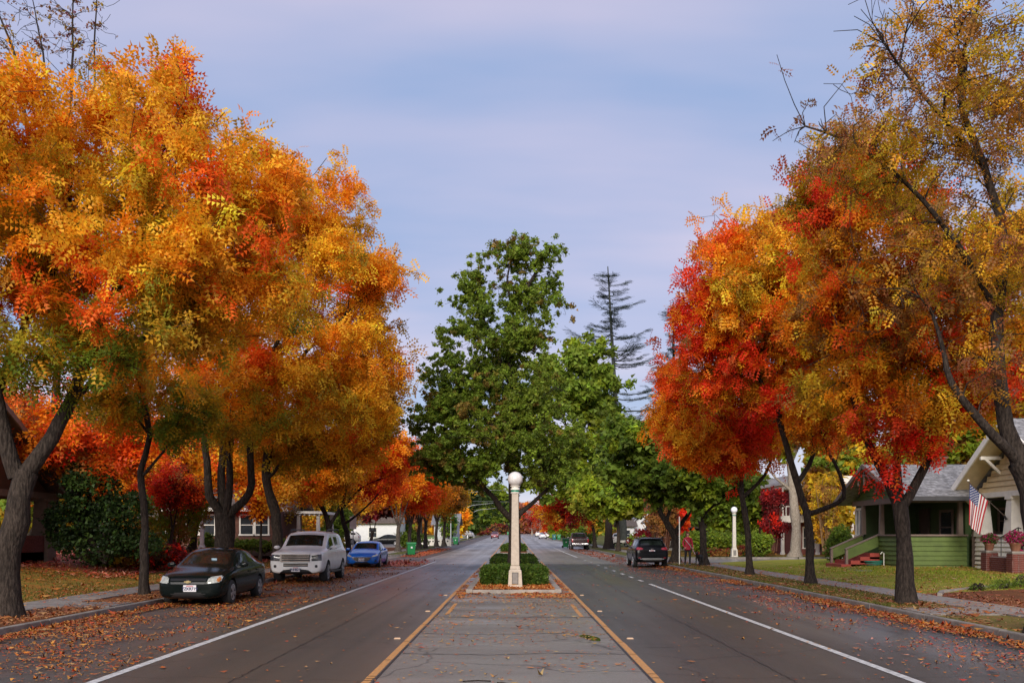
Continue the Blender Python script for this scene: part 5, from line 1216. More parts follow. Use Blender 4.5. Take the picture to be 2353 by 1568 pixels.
tree('street_tree', 'crimson and orange tree with the stoutest trunk in front of the green house', [
    ([(2082, 1384, 23), (2078, 1280, 23), (2072, 1200, 23), (2064, 1150, 23)], .19, .175),
    ([(2064, 1160, 23), (2035, 1095, 23), (2000, 1030, 22.9), (1965, 930, 22.8), (1930, 780, 22.6), (1910, 620, 22.6)], .13, .03),
    ([(2066, 1150, 23), (2060, 1060, 23.2), (2075, 960, 23.3), (2070, 780, 23.4), (2090, 600, 23.4)], .12, .03),
    ([(2070, 1165, 23), (2110, 1100, 22.9), (2150, 1010, 22.8), (2210, 900, 22.7), (2260, 760, 22.6), (2300, 620, 22.6)], .13, .03)],
    [Blob(1990, 520, 23, 170, 150, 2), Blob(2060, 700, 23, 210, 190, 2.6), Blob(2240, 700, 22.8, 190, 200, 2.4), Blob(1950, 780, 22.8, 130, 150, 1.8), Blob(2020, 930, 22.6, 130, 80, 1.6), Blob(2180, 900, 22.8, 130, 70, 1.5), Blob(1930, 430, 23.4, 100, 80, 1.3), Blob(2400, 640, 22.8, 130, 200, 2.2), Blob(2080, 985, 22.4, 60, 34, .7), Blob(2045, 1050, 22.3, 34, 36, .45, 1.2)],
    tips=600, per=50, size=.3, pal=((OL, 2), (YO, 3), (OR, 2.6), (BR, 2.4), (RO, .7)), seed=75, spots=[(1920, 410, 22.6, 1.5, RD), (1990, 430, 22.6, 1.1, RO), (1870, 480, 22.6, 1.0, RD), (2340, 850, 21.5, .9, RD)], low=(RD, 4.9, .7), spread=.21)
tree('street_tree', 'sparse brown-gold tree leaning in at the frame edge above the cream house', [
    ([(2410, 1452, 16), (2400, 1280, 16), (2372, 1130, 16), (2345, 1060, 16)], .27, .22),
    ([(2345, 1070, 16), (2312, 980, 16.1), (2296, 860, 16.1), (2292, 720, 16.2), (2305, 560, 16.2), (2260, 380, 16.4), (2200, 200, 16.5), (2240, 40, 16.5)], .15, .025),
    ([(2340, 1060, 16), (2280, 1000, 15.8), (2210, 915, 15.7), (2175, 850, 15.8), (2160, 770, 16), (2130, 690, 16.2)], .1, .02),
    ([(2292, 720, 16.2), (2200, 560, 16), (2080, 420, 15.8), (1960, 330, 15.7), (1850, 290, 15.8)], .07, .015), ([(2345, 1060, 16), (2420, 900, 16.2), (2440, 600, 16.4), (2420, 300, 16.4)], .12, .03), ([(2260, 380, 16.4), (2120, 220, 16), (2030, 100, 16)], .06, .015)],
    [Blob(2150, 190, 16, 230, 200, 1.9), Blob(2280, 420, 16, 200, 230, 1.9), Blob(2050, 330, 15.8, 190, 110, 1.5), Blob(1930, 290, 15.8, 110, 80, 1.1), Blob(2300, 60, 16.2, 150, 140, 1.5), Blob(2440, 350, 16.4, 170, 330, 2.2), Blob(2120, 590, 15.6, 170, 110, 1.3), Blob(2300, 760, 15.8, 140, 140, 1.2), Blob(2000, 700, 15.6, 110, 60, .8), Blob(2160, -110, 16.3, 200, 130, 1.8)],
    tips=1000, per=9, bunch=3, size=.2, pal=((OL, 2.2), (BR, 3), (YO, 2), ((.3, .1, .04), 1.2)), seed=78, spread=.17, twig_len=1.1, r_tip=.006, dens=lambda p: 1.0 if p[2] > 5.5 else .8)

# ---- trees behind the houses and over the far crossing
tree('sycamore_tree', 'stout pale-barked sycamore with a flared base in front of the balcony house', [
    ([(1826, 1276, 71), (1829, 1230, 71), (1826, 1180, 71), (1820, 1120, 71), (1815, 1050, 71)], .4, .27), ([(1822, 1130, 71), (1780, 1095, 70.6), (1762, 1070, 70.4)], .13, .05), ([(1816, 1060, 71), (1850, 980, 71), (1880, 900, 71)], .2, .06), ([(1816, 1060, 71), (1790, 960, 71), (1780, 900, 71)], .2, .06)],
    [Blob(1830, 960, 71, 110, 90, 3), Blob(1900, 1000, 71, 70, 60, 2.4), Blob(1760, 980, 71, 60, 60, 2)], tips=150, per=16, size=.75, tmpl=T_BROAD, pal=((YO, 2), (OL, 2), (YG, 1), (BR, 1)), seed=80, bark=BARK_PALE, spread=.5)
for i, (u, v0, Y, b, pal, lab) in enumerate([
    (1930, 1245, 86, [(1900, 1100, 70, 70), (1960, 1060, 70, 60)], ((GR, 2), (OL, 2), (BR, 1)), 'olive-green tree behind the gable of the green house'),
    (2220, 1240, 62, [(2200, 1010, 110, 70), (2130, 1040, 70, 50), (2290, 980, 90, 80)], ((GR, 2), (OL, 2), (YG, 1), (BR, 1)), 'olive-green tree rising behind the grey shingle roof'),
    (2430, 1240, 60, [(2400, 950, 120, 110)], ((OL, 2), (OR, 2)), 'orange-olive tree behind the cream house'),
    (1890, 1262, 74, [(1905, 1180, 34, 55), (1895, 1130, 40, 40)], ((YO, 1.6), (OL, 2), (BR, 1)), 'weeping yellow-brown willow-like tree beside the pale sycamore'),
    (1720, 1258, 84, [(1720, 1140, 60, 55), (1670, 1160, 50, 45)], ((GR, 3), (YG, 1), (DG, 1)), 'green tree behind the pale lamp post'),
    (1600, 1256, 92, [(1600, 1150, 60, 50), (1650, 1130, 60, 55)], ((GR, 2), (DG, 2)), 'dark green tree behind the leaning limb'),
    (1545, 1255, 84, [(1545, 1165, 26, 42)], ((RD, 3), (RO, 1.5)), 'tall scarlet shrub-like tree behind the bare stems'),
    (1300, 1234, 215, [(1295, 1205, 28, 20), (1312, 1200, 22, 20)], ((GR, 2), (YG, 2)), 'rounded green tree far along by the pair of bins')]):
    tree_s(lab, u, v0, Y, b, pal, 90+i, tips=130, per=20, size=.0105*Y, tmpl=T_BROAD)
# upright bare-stemmed shrubs
def stems_bush(lab, u0, u1, v0, v1, Y, n, pal, seed, per=5, size=.4, bark=BARK, name='bare_shrub'):
    r = random.Random(seed); b = W((u0+u1)/2, v0, Y)
    st = []; um = (u0+u1)/2
    for i in range(n):
        a = u0+(u1-u0)*r.random(); c = um+(a-um)*.35; y = Y+r.uniform(-1, 1)
        st.append(([(c, v0, y), (c*.5+a*.5, (v0+v1)/2, y), (a, v1+r.uniform(0, 30), y)], .035, .012))
    t = tree(name, lab, st, [Blob(um, (v0+v1*2)/3, Y, (u1-u0)/2, abs(v0-v1)*.45, 1.2)], tips=n*4, per=per, size=size, tmpl=T_FINE, pal=pal, seed=seed, bark=bark, cat='shrub', spread=.25, r_tip=.01, flare=False)
    return t
stems_bush('thicket of tall reddish-brown bare stems behind the black car', 1487, 1560, 1262, 1115, 76, 46, ((BR, 3), ((.3, .09, .05), 2)), 101, 12, .5, bark_mat('bark_russet', (.1, .04, .025), (.24, .1, .06)))
stems_bush('reddish upright shrub behind the fourth slim verge trunk', 1752, 1800, 1265, 1130, 73, 24, ((MR, 3), (RD, 1)), 102, 14, .45, bark_mat('bark_russet2', (.1, .04, .03), (.2, .09, .06)))
stems_bush('golden-brown weeping stems beside the green house', 1872, 1925, 1265, 1110, 66, 40, ((OL, 2), (YO, 1.4), (BR, 2)), 103, 12, .4, bark_mat('bark_straw', (.16, .09, .04), (.3, .18, .08)))

# ---- shrubs, hedges
def bush(lab, blobs, pal, seed, n=1500, size=.2, tmpl=T_BROAD, name='shrub', base=None):
    bl = [Blob(*b) for b in blobs]; c = np.average([b.c for b in bl], axis=0); z0 = min(b.c[2]-b.r[2] for b in bl)
    root = thing(name, lab, 'shrub', (c[0], c[1], z0))
    r = np.random.default_rng(seed); ex = []
    for b in bl:                                      # uneven outline: smaller lobes push out of each mass
        for i in range(7):
            d = r.normal(0, 1, 3); d[2] = abs(d[2])*.9-.1; d /= np.linalg.norm(d); q = Blob(VU, VV, 10, 10, 10); q.c = b.c+d*b.r*r.uniform(.7, 1.0); q.r = b.r*r.uniform(.22, .42); q.w = 1.6; ex.append(q)
    P = sample_blobs(bl+ex, n, seed, .8)
    P = P+r.normal(0, size*.3, P.shape)
    P = P[P[:, 2] > z0-.1]
    nz = fnoise(P, .9, seed)+r.normal(0, .2, len(P)); rank = np.argsort(np.argsort(nz))/len(P)
    w = np.cumsum([q[1] for q in pal])/sum(q[1] for q in pal); C = np.array([q[0] for q in pal])[np.minimum(np.searchsorted(w, np.clip(rank, 0, .999)), len(pal)-1)]
    tips = P[r.choice(len(P), min(26, len(P)), False)]
    tubes = [(np.stack([np.array([c[0], c[1], z0-.1])*(1-t)+q*t+np.array([0, 0, .3*math.sin(3.14*t)]) for t in np.linspace(0, 1, 5)]), np.linspace(.03, .008, 5)) for q in tips]
    tubes_mesh('stems', tubes, BARK, root, 0, (6, 5, 4, 3), (c[0], c[1], z0))
    leaves('foliage', P, r.normal(0, 1, P.shape), size*r.uniform(.7, 1.3, len(P)), C, tmpl, root, seed, (c[0], c[1], z0))
    return root
bush('big dark green glossy shrub beside the stucco pillar', [(215, 1130, 37, 58, 60, 1.2), (165, 1205, 37, 48, 66, 1.1), (285, 1175, 37, 55, 45, 1.2), (220, 1245, 36.5, 85, 45, 1.3), (325, 1250, 37, 45, 32, .9)], (((.028, .055, .012), 4), ((.02, .04, .01), 3), ((.06, .11, .02), 1.2)), 110, 2700, .25)
bush('loose olive and yellow-green shrub in front of the brick bungalow', [(400, 1180, 45, 65, 70, 1.3), (370, 1230, 44, 60, 45, 1.2), (440, 1160, 45, 40, 50, 1)], ((OL, 2), (GR, 2), (YG, 1.4), (BR, 1)), 111, 2200, .28, T_FINE)
bush('low crimson shrub at the edge of the leaf bed', [(380, 1275, 41, 50, 22, .9), (330, 1285, 40, 40, 18, .8)], ((MR, 2), (RD, 1.5), ((.1, .05, .02), 1.5)), 112, 900, .25)
bush('brownish undergrowth below the dark glossy shrub', [(310, 1265, 40, 60, 35, 1), (250, 1285, 39, 50, 22, .8)], ((BR, 1.5), (OL, 1.5), (DG, 2)), 113, 1100, .26)
bush('clipped low green hedge along the brick bungalow wall', [(590, 1252, 55.5, 40, 12, .5), (540, 1254, 55.5, 40, 12, .5), (690, 1252, 55.5, 50, 14, .5)], ((GR, 3), (DG, 2)), 114, 900, .25, name='hedge')
bush('small round green shrub beside the slim white lamp post', [(478, 1250, 53, 16, 22, .5)], ((DG, 3), (GR, 1)), 115, 420, .2)
bush('green shrub between the red porch wall and the plum tree', [(778, 1200, 70, 26, 36, 1), (760, 1225, 70, 24, 26, .8)], ((DG, 2), (GR, 3)), 116, 800, .4)
bush('yellow-green bush between the blue car and the off-roader', [(775, 1253, 58, 18, 14, .5)], ((YG, 2), (OL, 2)), 117, 320, .24)
bush('dark green hedge beside the black sedan across the car park', [(950, 1243, 112, 32, 16, 1), (900, 1230, 150, 60, 24, 1.5)], ((DG, 3), (GR, 2)), 118, 900, .6, name='hedge')
bush('bright green conical shrub by the pale cottage', [(1030, 1205, 155, 16, 30, 1.2)], ((GR, 3), ((.05, .16, .03), 2)), 119, 400, .7)
bush('leafy green hedge behind the walked dog', [(1635, 1245, 74, 45, 20, 1), (1700, 1248, 75, 40, 17, 1), (1590, 1245, 76, 30, 20, .9)], ((GR, 3), (YG, 1.4), (DG, 1.4)), 120, 2000, .34, name='hedge')
bush('brown low shrubs along the crossing street', [(1650, 1272, 71.5, 50, 9, .6), (1720, 1268, 72.5, 50, 10, .6)], ((BR, 2), (MR, 1), (DG, 1)), 121, 900, .28)
bush('dark green shrub against the corner of the green house', [(1932, 1245, 50, 22, 40, .8), (1915, 1265, 50, 18, 22, .6)], ((DG, 3), (GR, 1)), 122, 900, .22)
bush('green shrub beside the reddish upright shrub', [(1745, 1250, 70, 26, 24, .8)], ((GR, 3), (YG, 1)), 123, 600, .3)
bush('dark green leafy plant in the leaf bed by the cream house', [(2320, 1352, 27.2, 42, 22, .45), (2275, 1362, 26.8, 30, 12, .35), (2365, 1345, 27.4, 30, 24, .4)], ((DG, 2), (GR, 3)), 124, 900, .13, T_PIN_S, name='garden_plant')
bush('small dark low plant at the curve of the lawn edging', [(2245, 1358, 26.9, 17, 10, .25)], ((DG, 3), ((.06, .03, .02), 1)), 125, 260, .1, name='garden_plant')
bush('green shrub below the orange cone-shaped tree far along the road', [(1330, 1238, 130, 30, 15, 1.2), (1290, 1230, 225, 18, 9, 1.2)], ((DG, 2), (GR, 2)), 126, 600, .6)
bush('brown rounded bushes at the far bend of the road', [(1128, 1222, 330, 16, 6, 3), (1150, 1215, 345, 18, 9, 3), (1095, 1225, 300, 14, 5, 3)], ((MR, 2), (BR, 2), ((.08, .05, .03), 2)), 127, 600, 1.4)
bush('purple-red shrub near the low grey house', [(1480, 1235, 88, 20, 18, .8), (1462, 1245, 88, 16, 12, .7)], ((MR, 2), (GR, 1)), 128, 420, .4)
tree('cone_tree', 'orange cone-shaped tree far along the road', [([(1258, 1236, 245), (1258, 1215, 245)], .3, .1)], [Blob(1258, 1222, 245, 13, 10, 1.4), Blob(1257, 1208, 245, 8, 10, 1), Blob(1256, 1196, 245, 4, 8, .6)], tips=60, per=18, size=.9, tmpl=T_BROAD, pal=((RO, 2), (OR, 3)), seed=130, spread=.4, r_tip=.02, seg=1)
for i, (u, Y) in enumerate(((1222, 330), (1240, 350))):
    tree('birch_tree', ('pale bare birch standing at the far end of the road', 'pale bare birch just behind its twin at the far road end')[i], [([(u, 1231, Y), (u, 1200, Y), (u-1, 1185, Y)], .35, .12)], [Blob(u, 1195, Y, 13, 20)], tips=70, per=4, size=.9, tmpl=T_FINE, pal=((PK, 1), ((.5, .4, .35), 2)), seed=131+i, bark=BARK_PALE, spread=.5, r_tip=.03, seg=1.5)
for i, (u, v, Y, ru, rv, pal, lab) in enumerate([
    (1072, 1165, 270, 18, 48, (((.03, .05, .015), 3), (DG, 2)), 'dark narrow conifer-like tree behind the shorter street light'),
    (1130, 1175, 380, 60, 50, (((.06, .1, .02), 3), (GR, 2), (YG, 1)), 'broad green tree closing the road beyond the red car'),
    (1110, 1150, 420, 60, 40, (((.16, .2, .04), 3), (YG, 2)), 'pale yellow-green tree top behind the broad green one'),
    (1210, 1190, 420, 40, 36, ((PK, 2), (BR, 1), (OR, 1)), 'dusty pink-orange tree at the far road end behind the lamp post'),
    (1043, 1188, 200, 8, 26, ((YO, 3), (OR, 1)), 'slim yellow tree glimpsed behind the plain grey pole'),
    (1340, 1195, 300, 60, 36, ((GR, 2), (OL, 2)), 'olive tree mass beyond the parked pickup'),
    (1490, 1185, 220, 90, 50, ((GR, 2), (OL, 2), (DG, 1)), 'dark olive tree behind the white gabled house')]):
    tree_s(lab, u, 1232, Y, [(u, v, ru, rv), (u+ru*.4, v+rv*.3, ru*.7, rv*.7), (u-ru*.4, v+rv*.35, ru*.7, rv*.7)], pal, 140+i, tips=120, per=16, size=.0085*Y, tmpl=T_BROAD, spread=.9, r_tip=.03, seg=2, twig_len=4, sides=(6, 4, 3, 3))
# far wood closing the view on both sides
def far_wood(seed, segs, pal):
    r = np.random.default_rng(seed); P = []
    for (x, y, rad, h, n) in segs:
        d = r.normal(0, 1, (n, 3)); d /= np.linalg.norm(d, axis=1)[:, None]; q = r.uniform(.6, 1, n)[:, None]
        P.append(np.array([x, y, h*.5])+d*q*np.array([rad, rad, h*.55]))
    P = np.concatenate(P); P = P[P[:, 2] > 0]
    nz = fnoise(P, .07, seed)+r.normal(0, .1, len(P)); rank = np.argsort(np.argsort(nz))/len(P)
    w = np.cumsum([q[1] for q in pal])/sum(q[1] for q in pal); C = np.array([q[0] for q in pal])[np.minimum(np.searchsorted(w, np.clip(rank, 0, .999)), len(pal)-1)]
    o = leaves('far_wood', P, r.normal(0, 1, P.shape), r.uniform(2.0, 3.6, len(P)), C, T_BROAD2, None, seed)
    return tag(o, kind='stuff')
rr_ = random.Random(5)
far_wood(201, [(-48-rr_.uniform(0, 40), y, 11, rr_.uniform(8, 13), 260) for y in range(40, 440, 16)]+[(-28-rr_.uniform(0, 20), y, 10, rr_.uniform(8, 12), 260) for y in range(190, 470, 24)], ((GR, 2), (OL, 2), (OR, 2), (BR, 2), (YO, 1)))
far_wood(202, [(46+rr_.uniform(0, 40), y, 11, rr_.uniform(8, 13), 260) for y in range(40, 440, 16)]+[(30+rr_.uniform(0, 20), y, 10, rr_.uniform(8, 12), 260) for y in range(190, 470, 24)], ((GR, 3), (OL, 2), (OR, 1), (BR, 2), (RD, .6)))
far_wood(203, [(x, 470+rr_.uniform(-10, 25), 13, rr_.uniform(11, 17), 300) for x in range(-60, 70, 13)], ((GR, 3), (OL, 2), (BR, 2), (PK, 1)))

# ---- conifers
def conifer(lab, u, v0, v1, Y, spread_, seed, n_whorl=26, lean=0):
    r = np.random.default_rng(seed); b = W(u, v0, Y); t = W(u+lean, v1, Y); h = t.z-b.z
    root = thing('cedar_tree', lab, 'tree', tuple(b)); tubes = []
    Q = np.array([tuple(b.lerp(t, k)) for k in np.linspace(0, 1, 16)]); tubes.append((Q, np.linspace(.5, .06, 16)))
    P, D = [], []
    for i in range(n_whorl):
        f = .28+.71*i/n_whorl
        for k in range(int(3+2*(1-f))+1):
            a = r.uniform(0, 6.283); L_ = spread_*(1-f)**.72*r.uniform(.5, 1.15)+.35
            c = np.array(tuple(b.lerp(t, min(.995, f+r.uniform(-.012, .012)))))
            d = np.array([math.cos(a), math.sin(a), .1])
            m = 7; s = np.linspace(0, 1, m)[:, None]
            q = c+d*L_*s+np.array([0, 0, 1])*(-.13*L_*s*(1-s)*2+.1*L_*s**3)
            tubes.append((q, np.linspace(.03+.01*L_, .012, m)))
            n = int(L_*12)+4
            ss = r.uniform(.12, 1, n); p = np.stack([np.interp(ss, s[:, 0], q[:, j]) for j in range(3)], 1)
            side = np.array([-d[1], d[0], 0])
            p += side*(r.uniform(-1, 1, n)*.22*L_*(1.1-ss))[:, None]+r.normal(0, .07, (n, 3)); P.append(p); D.append(d*.7+side*r.normal(0, .6, n)[:, None]+np.array([0, 0, .05])*np.ones((n, 1)))
    tubes_mesh('trunk', tubes, mat('bark_cedar', (.045, .05, .045), .9, .3, 3), root, 0, (8, 5, 4, 3), tuple(b))
    P = np.concatenate(P); D = np.concatenate(D)
    tm = pinnate(5, .22, .4, .05); C = np.array([(.022, .042, .022), (.034, .055, .03), (.02, .036, .026)])[r.integers(0, 3, len(P))]
    leaves('crown', P, D, r.uniform(.5, .95, len(P)), C, tm, root, seed, tuple(b))
    return root
conifer('tall sparse blue-green cedar with a thin spire behind the green street tree', 1432, 1240, 612, 112, 11.5, 160, 24, -36)
conifer('second sparse cedar hidden behind the scarlet leaves', 1552, 1240, 690, 118, 7, 161, 24, -6)

# ---- clipped hedges on the islands
def box_hedge(lab, x0, x1, y0, y1, z0, h, seed, n=5200, size=.085):
    r = np.random.default_rng(seed); root = thing('box_hedge', lab, 'hedge', ((x0+x1)/2, (y0+y1)/2, z0))
    MB().b2(x0+.1, x1-.1, y0+.1, y1-.1, z0-.02, z0+h-.1).build('twigs', mat('hedge_core', (.018, .03, .008), .95, .4, 12, .6, bscale=30), root)
    dx, dy = x1-x0, y1-y0
    A = np.array([dx*h, dx*h, dy*h, dy*h, dx*dy*1.2]); face = r.choice(5, n, p=A/A.sum())
    a, b2, e = r.random(n), r.random(n), np.abs(r.normal(0, .035, n))-.03
    P = np.empty((n, 3)); Nn = np.zeros((n, 3))
    for f in range(5):
        m = face == f
        if f < 2: P[m] = np.stack([x0+dx*a[m], np.where(f == 0, y0+e[m], y1-e[m]), z0+.05+(h-.05)*b2[m]], 1); Nn[m] = (0, -1 if f == 0 else 1, 0)
        elif f < 4: P[m] = np.stack([np.where(f == 2, x0+e[m], x1-e[m]), y0+dy*a[m], z0+.05+(h-.05)*b2[m]], 1); Nn[m] = (-1 if f == 2 else 1, 0, 0)
        else: P[m] = np.stack([x0+dx*a[m], y0+dy*b2[m], z0+h-e[m]], 1); Nn[m] = (0, 0, 1)
    c = np.array([(x0+x1)/2, (y0+y1)/2, z0+h/2]); q = (P-c)/np.array([dx/2, dy/2, h/2])
    P = c+q/np.maximum(1, (np.abs(q)**7).sum(1)**(1/7))[:, None]*np.array([dx/2, dy/2, h/2])
    P += Nn*(fnoise(P, 2.3, seed)*.05)[:, None]
    C = np.array([(.1, .17, .022), (.075, .135, .018), (.15, .22, .03), (.06, .11, .014)])[r.integers(0, 4, n)]
    o = leaves('foliage', P, Nn+r.normal(0, .8, P.shape), size*r.uniform(.7, 1.3, n), C, T_BROAD2*np.array([1, 1, 1]), root, seed, tuple(root.location))
    return root
box_hedge('clipped box hedge around the foot of the large median lamp post', -1.05, 1.08, 31.4, 33.8, .1, .58, 170, 10000, .14)
box_hedge('second clipped hedge block just behind the median tree', -1.05, 1.05, 43.4, 52.5, .1, .55, 171, 9000, .18)
box_hedge('far clipped hedge at the front of the next median island', -1.1, 1.1, 92.5, 96, .1, .55, 172, 2200, .3)
box_hedge('clipped hedge behind the far one on the next median island', -.8, .9, 104, 112, .12, .5, 173, 2000, .32)
# ------------------------------------------------------------------ cars
def paint(name, col, rough=0.22, metal=0.0):
    return mat(name, col, rough, 0.08, 2.0, spec=0.14 if max(col) < .03 else .45, metal=metal, coat=0.0 if max(col) < .03 else .3)
CGL = mat('car_glass', (.012, .016, .014), .05, .5, 2.2, spec=.38)
TRIM = mat('car_trim_black', (.014, .014, .015), .5, .15, 6)
RUB = mat('rubber', (.02, .02, .02), .8)
RIM = mat('alloy', (.5, .5, .52), .28, .1, 5, metal=.8)
CHROME = mat('chrome', (.62, .62, .64), .12, .05, 5, metal=1.0)
LENS = mat('head_lens', (.4, .41, .37), .12, .3, 12, coat=.6)
LENS_D = mat('smoked_lens', (.05, .05, .055), .08, .5, 10, coat=.6)
TAIL = mat('tail_lens', (.28, .012, .02), .12, .3, 9, coat=.6)
AMBER = mat('amber_lens', (.5, .16, .02), .2, .1, 6)
PLATE = mat('number_plate', (.7, .68, .7), .5, .06, 20)
PTXT = mat('plate_ink', (.03, .035, .1), .6)
PRED = mat('plate_red', (.5, .05, .07), .6)

def ring(st):
    x, w, zb, zbelt, wb, zr, wr, zt = st[:8]
    zs = zbelt-.07
    L_ = lambda a, b, t: a+(b-a)*t
    h = [(0, zb), (.72*w, zb), (.955*w, zb+.06), (w, zb+.5*(zs-zb)), (L_(w, wb, .25), zs), (wb, zbelt), (L_(wb, wr, .1), L_(zbelt, zr, .1)), (L_(wb, wr, .9), L_(zbelt, zr, .88)), (wr, zr), (wr-.08, L_(zr, zt, .45)), (.5*wr, L_(zr, zt, .88)), (0, zt)]
    return [(x, y, z) for y, z in h]+[(x, -y, z) for y, z in h[-2:0:-1]]
def car_body(stations, wheels, rt, paint_m, sub=2, glass=CGL, doors=()):
    """one loft from nose to tail; the tags of the spans choose panes, doors and the rest. returns {part: mesh}"""
    vs, fs, mi = [], [], []
    names = ['body', 'windshield', 'rear_window', 'underside']
    n = 22
    for st in stations: vs += ring(st)
    for i in range(len(stations)-1):
        tg = stations[i][8] if len(stations[i]) > 8 else ''
        for k in range(n):
            a = k; side = k if k < 11 else 21-k          # half index of the span (0..10)
            m = 0
            if side == 0 : m = 3
            if 'g' in tg and side == 6:
                nm = ('side_window', i, k < 11)
                if nm not in names: names.append(nm)
                m = names.index(nm)
            if 'W' in tg and side in (9, 10): m = 1
            if 'R' in tg and side in (9, 10): m = 2
            if 'd' in tg and side in (2, 3, 4):
                nm = ('door', tg[-1], k < 11)
                if nm not in names: names.append(nm)
                m = names.index(nm)
            fs.append((i*n+k, i*n+(k+1) % n, (i+1)*n+(k+1) % n, (i+1)*n+k)); mi.append(m)
    fs.append(tuple(range(n))); mi.append(0); fs.append(tuple(range((len(stations)-1)*n, len(stations)*n))[::-1]); mi.append(0)
    me = bpy.data.meshes.new('tmp'); me.from_pydata(vs, [], fs)
    for _ in names+['arch']: me.materials.append(None)
    me.polygons.foreach_set('material_index', mi)
    bm = bmesh.new(); bm.from_mesh(me); bmesh.ops.recalc_face_normals(bm, faces=bm.faces); bm.to_mesh(me); bm.free()
    o = bpy.data.objects.new('tmp', me); COL.objects.link(o)
    s = o.modifiers.new('s', 'SUBSURF'); s.levels = sub; s.render_levels = sub
    cut = MB()
    wmax = max(st[1] for st in stations)
    for x, tr in wheels:
        for sg in (-1, 1): cut.lathe([(rt+.055, -.16), (rt+.055, .16)], 24, (x, sg*(wmax-.09), rt-.0), axis='Y')
    cm = bpy.data.meshes.new('cut'); cm.from_pydata(cut.v, [], cut.f)
    for _ in range(len(names)+1): cm.materials.append(None)
    cm.polygons.foreach_set('material_index', [len(names)]*len(cm.polygons))
    bm = bmesh.new(); bm.from_mesh(cm); bmesh.ops.recalc_face_normals(bm, faces=bm.faces); bm.to_mesh(cm); bm.free()
    co = bpy.data.objects.new('cut', cm); COL.objects.link(co)
    b = o.modifiers.new('b', 'BOOLEAN'); b.operation = 'DIFFERENCE'; b.object = co; b.solver = 'EXACT'
    dg = bpy.context.evaluated_depsgraph_get(); ev = o.evaluated_get(dg)
    full = bpy.data.meshes.new_from_object(ev)
    bpy.data.objects.remove(o); bpy.data.objects.remove(co)
    if len(full.polygons) < 50: print('CAR BOOLEAN FAILED')
    V = [tuple(v.co) for v in full.vertices]
    groups = {}
    for p in full.polygons: groups.setdefault(p.material_index if p.material_index < len(names) else 3, []).append(list(p.vertices))
    bvh = BVHTree.FromPolygons(V, [list(p.vertices) for p in full.polygons])
    out = []
    for idx, polys in groups.items():
        nm = names[idx]
        used = sorted({i for p in polys for i in p}); rm = {q: j for j, q in enumerate(used)}
        m2 = bpy.data.meshes.new('part'); m2.from_pydata([V[i] for i in used], [], [[rm[i] for i in p] for p in polys])
        m2.polygons.foreach_set('use_smooth', [True]*len(m2.polygons))
        try: m2.set_sharp_from_angle(angle=R(48))
        except Exception: pass
        base = nm if isinstance(nm, str) else nm[0]
        m2.materials.append({'body': paint_m, 'door': paint_m, 'underside': TRIM, 'wheel_arch': TRIM}.get(base, glass))
        out.append((base, m2))
    return out, bvh

def decal(bvh, root, name, corners, d, m, off=.008, nu=8, nv=5, parent=None, round_=True):
    """a patch projected onto the bodywork along direction d; corners: 4 points (start in front of the surface)"""
    d = Vector(d).normalized(); A, B, C_, D_ = [Vector(c) for c in corners]
    P = []
    for j in range(nv+1):
        for i in range(nu+1):
            s, t = i/nu, j/nv
            q = (A*(1-s)+B*s)*(1-t)+(D_*(1-s)+C_*s)*t
            hit = bvh.ray_cast(q-d*2.0, d, 6.0)
            P.append(hit[0]-d*off if hit[0] is not None else None)
    f = [P[k] for k in range(len(P)) if P[k] is not None]
    if not f: return None
    mb = MB()
    mean = sum(f, Vector((0, 0, 0)))/len(f)
    P = [p if p is not None else mean for p in P]
    mb.v = [tuple(p) for p in P]+[tuple(p+d*(off+.01)) for p in P]; nn = len(P); w = nu+1
    for j in range(nv):
        for i in range(nu):
            if round_ and (i in (0, nu-1)) and (j in (0, nv-1)): 
                continue
            a = j*w+i; mb.f.append([a, a+1, a+w+1, a+w])
    if True:
        edge_ = list(range(0, nu+1))+[j*w+nu for j in range(1, nv+1)]+[nv*w+i for i in range(nu-1, -1, -1)]+[j*w for j in range(nv-1, 0, -1)]
        if not round_:
            for a, b in zip(edge_, edge_[1:]+edge_[:1]): mb.f.append([a, b, b+nn, a+nn])
    mb.m = [0]*len(mb.f)
    return mb.build(name, m, parent or root, smooth=True, local=True)

def wheel_mesh(rt, tw=.22):
    t = MB().lathe([(rt*.62, -tw/2), (rt*.9, -tw/2), (rt*.985, -tw*.36), (rt, -tw*.2), (rt, tw*.2), (rt*.985, tw*.36), (rt*.9, tw/2), (rt*.62, tw/2)], 32, axis='Y')
    r = MB().lathe([(rt*.64, tw*.5-.01), (rt*.66, tw*.5+.004), (rt*.58, tw*.5+.004), (rt*.56, tw*.32), (.02, tw*.3)], 32, axis='Y')
    for k in range(5):
        a = 2*math.pi*k/5
        for da in (-.16, .16):
            r.bar((rt*.1*math.cos(a), tw*.47, rt*.1*math.sin(a)), (rt*.6*math.cos(a+da), tw*.5, rt*.6*math.sin(a+da)), .045, .03, up=(0, 1, 0))
    r.lathe([(rt*.16, tw*.42), (rt*.15, tw*.53), (rt*.02, tw*.54)], 16, axis='Y')
    dk = MB().lathe([(rt*.6, tw*.2), (rt*.6, tw*.24), (.01, tw*.24)], 24, axis='Y')
    return t, r, dk
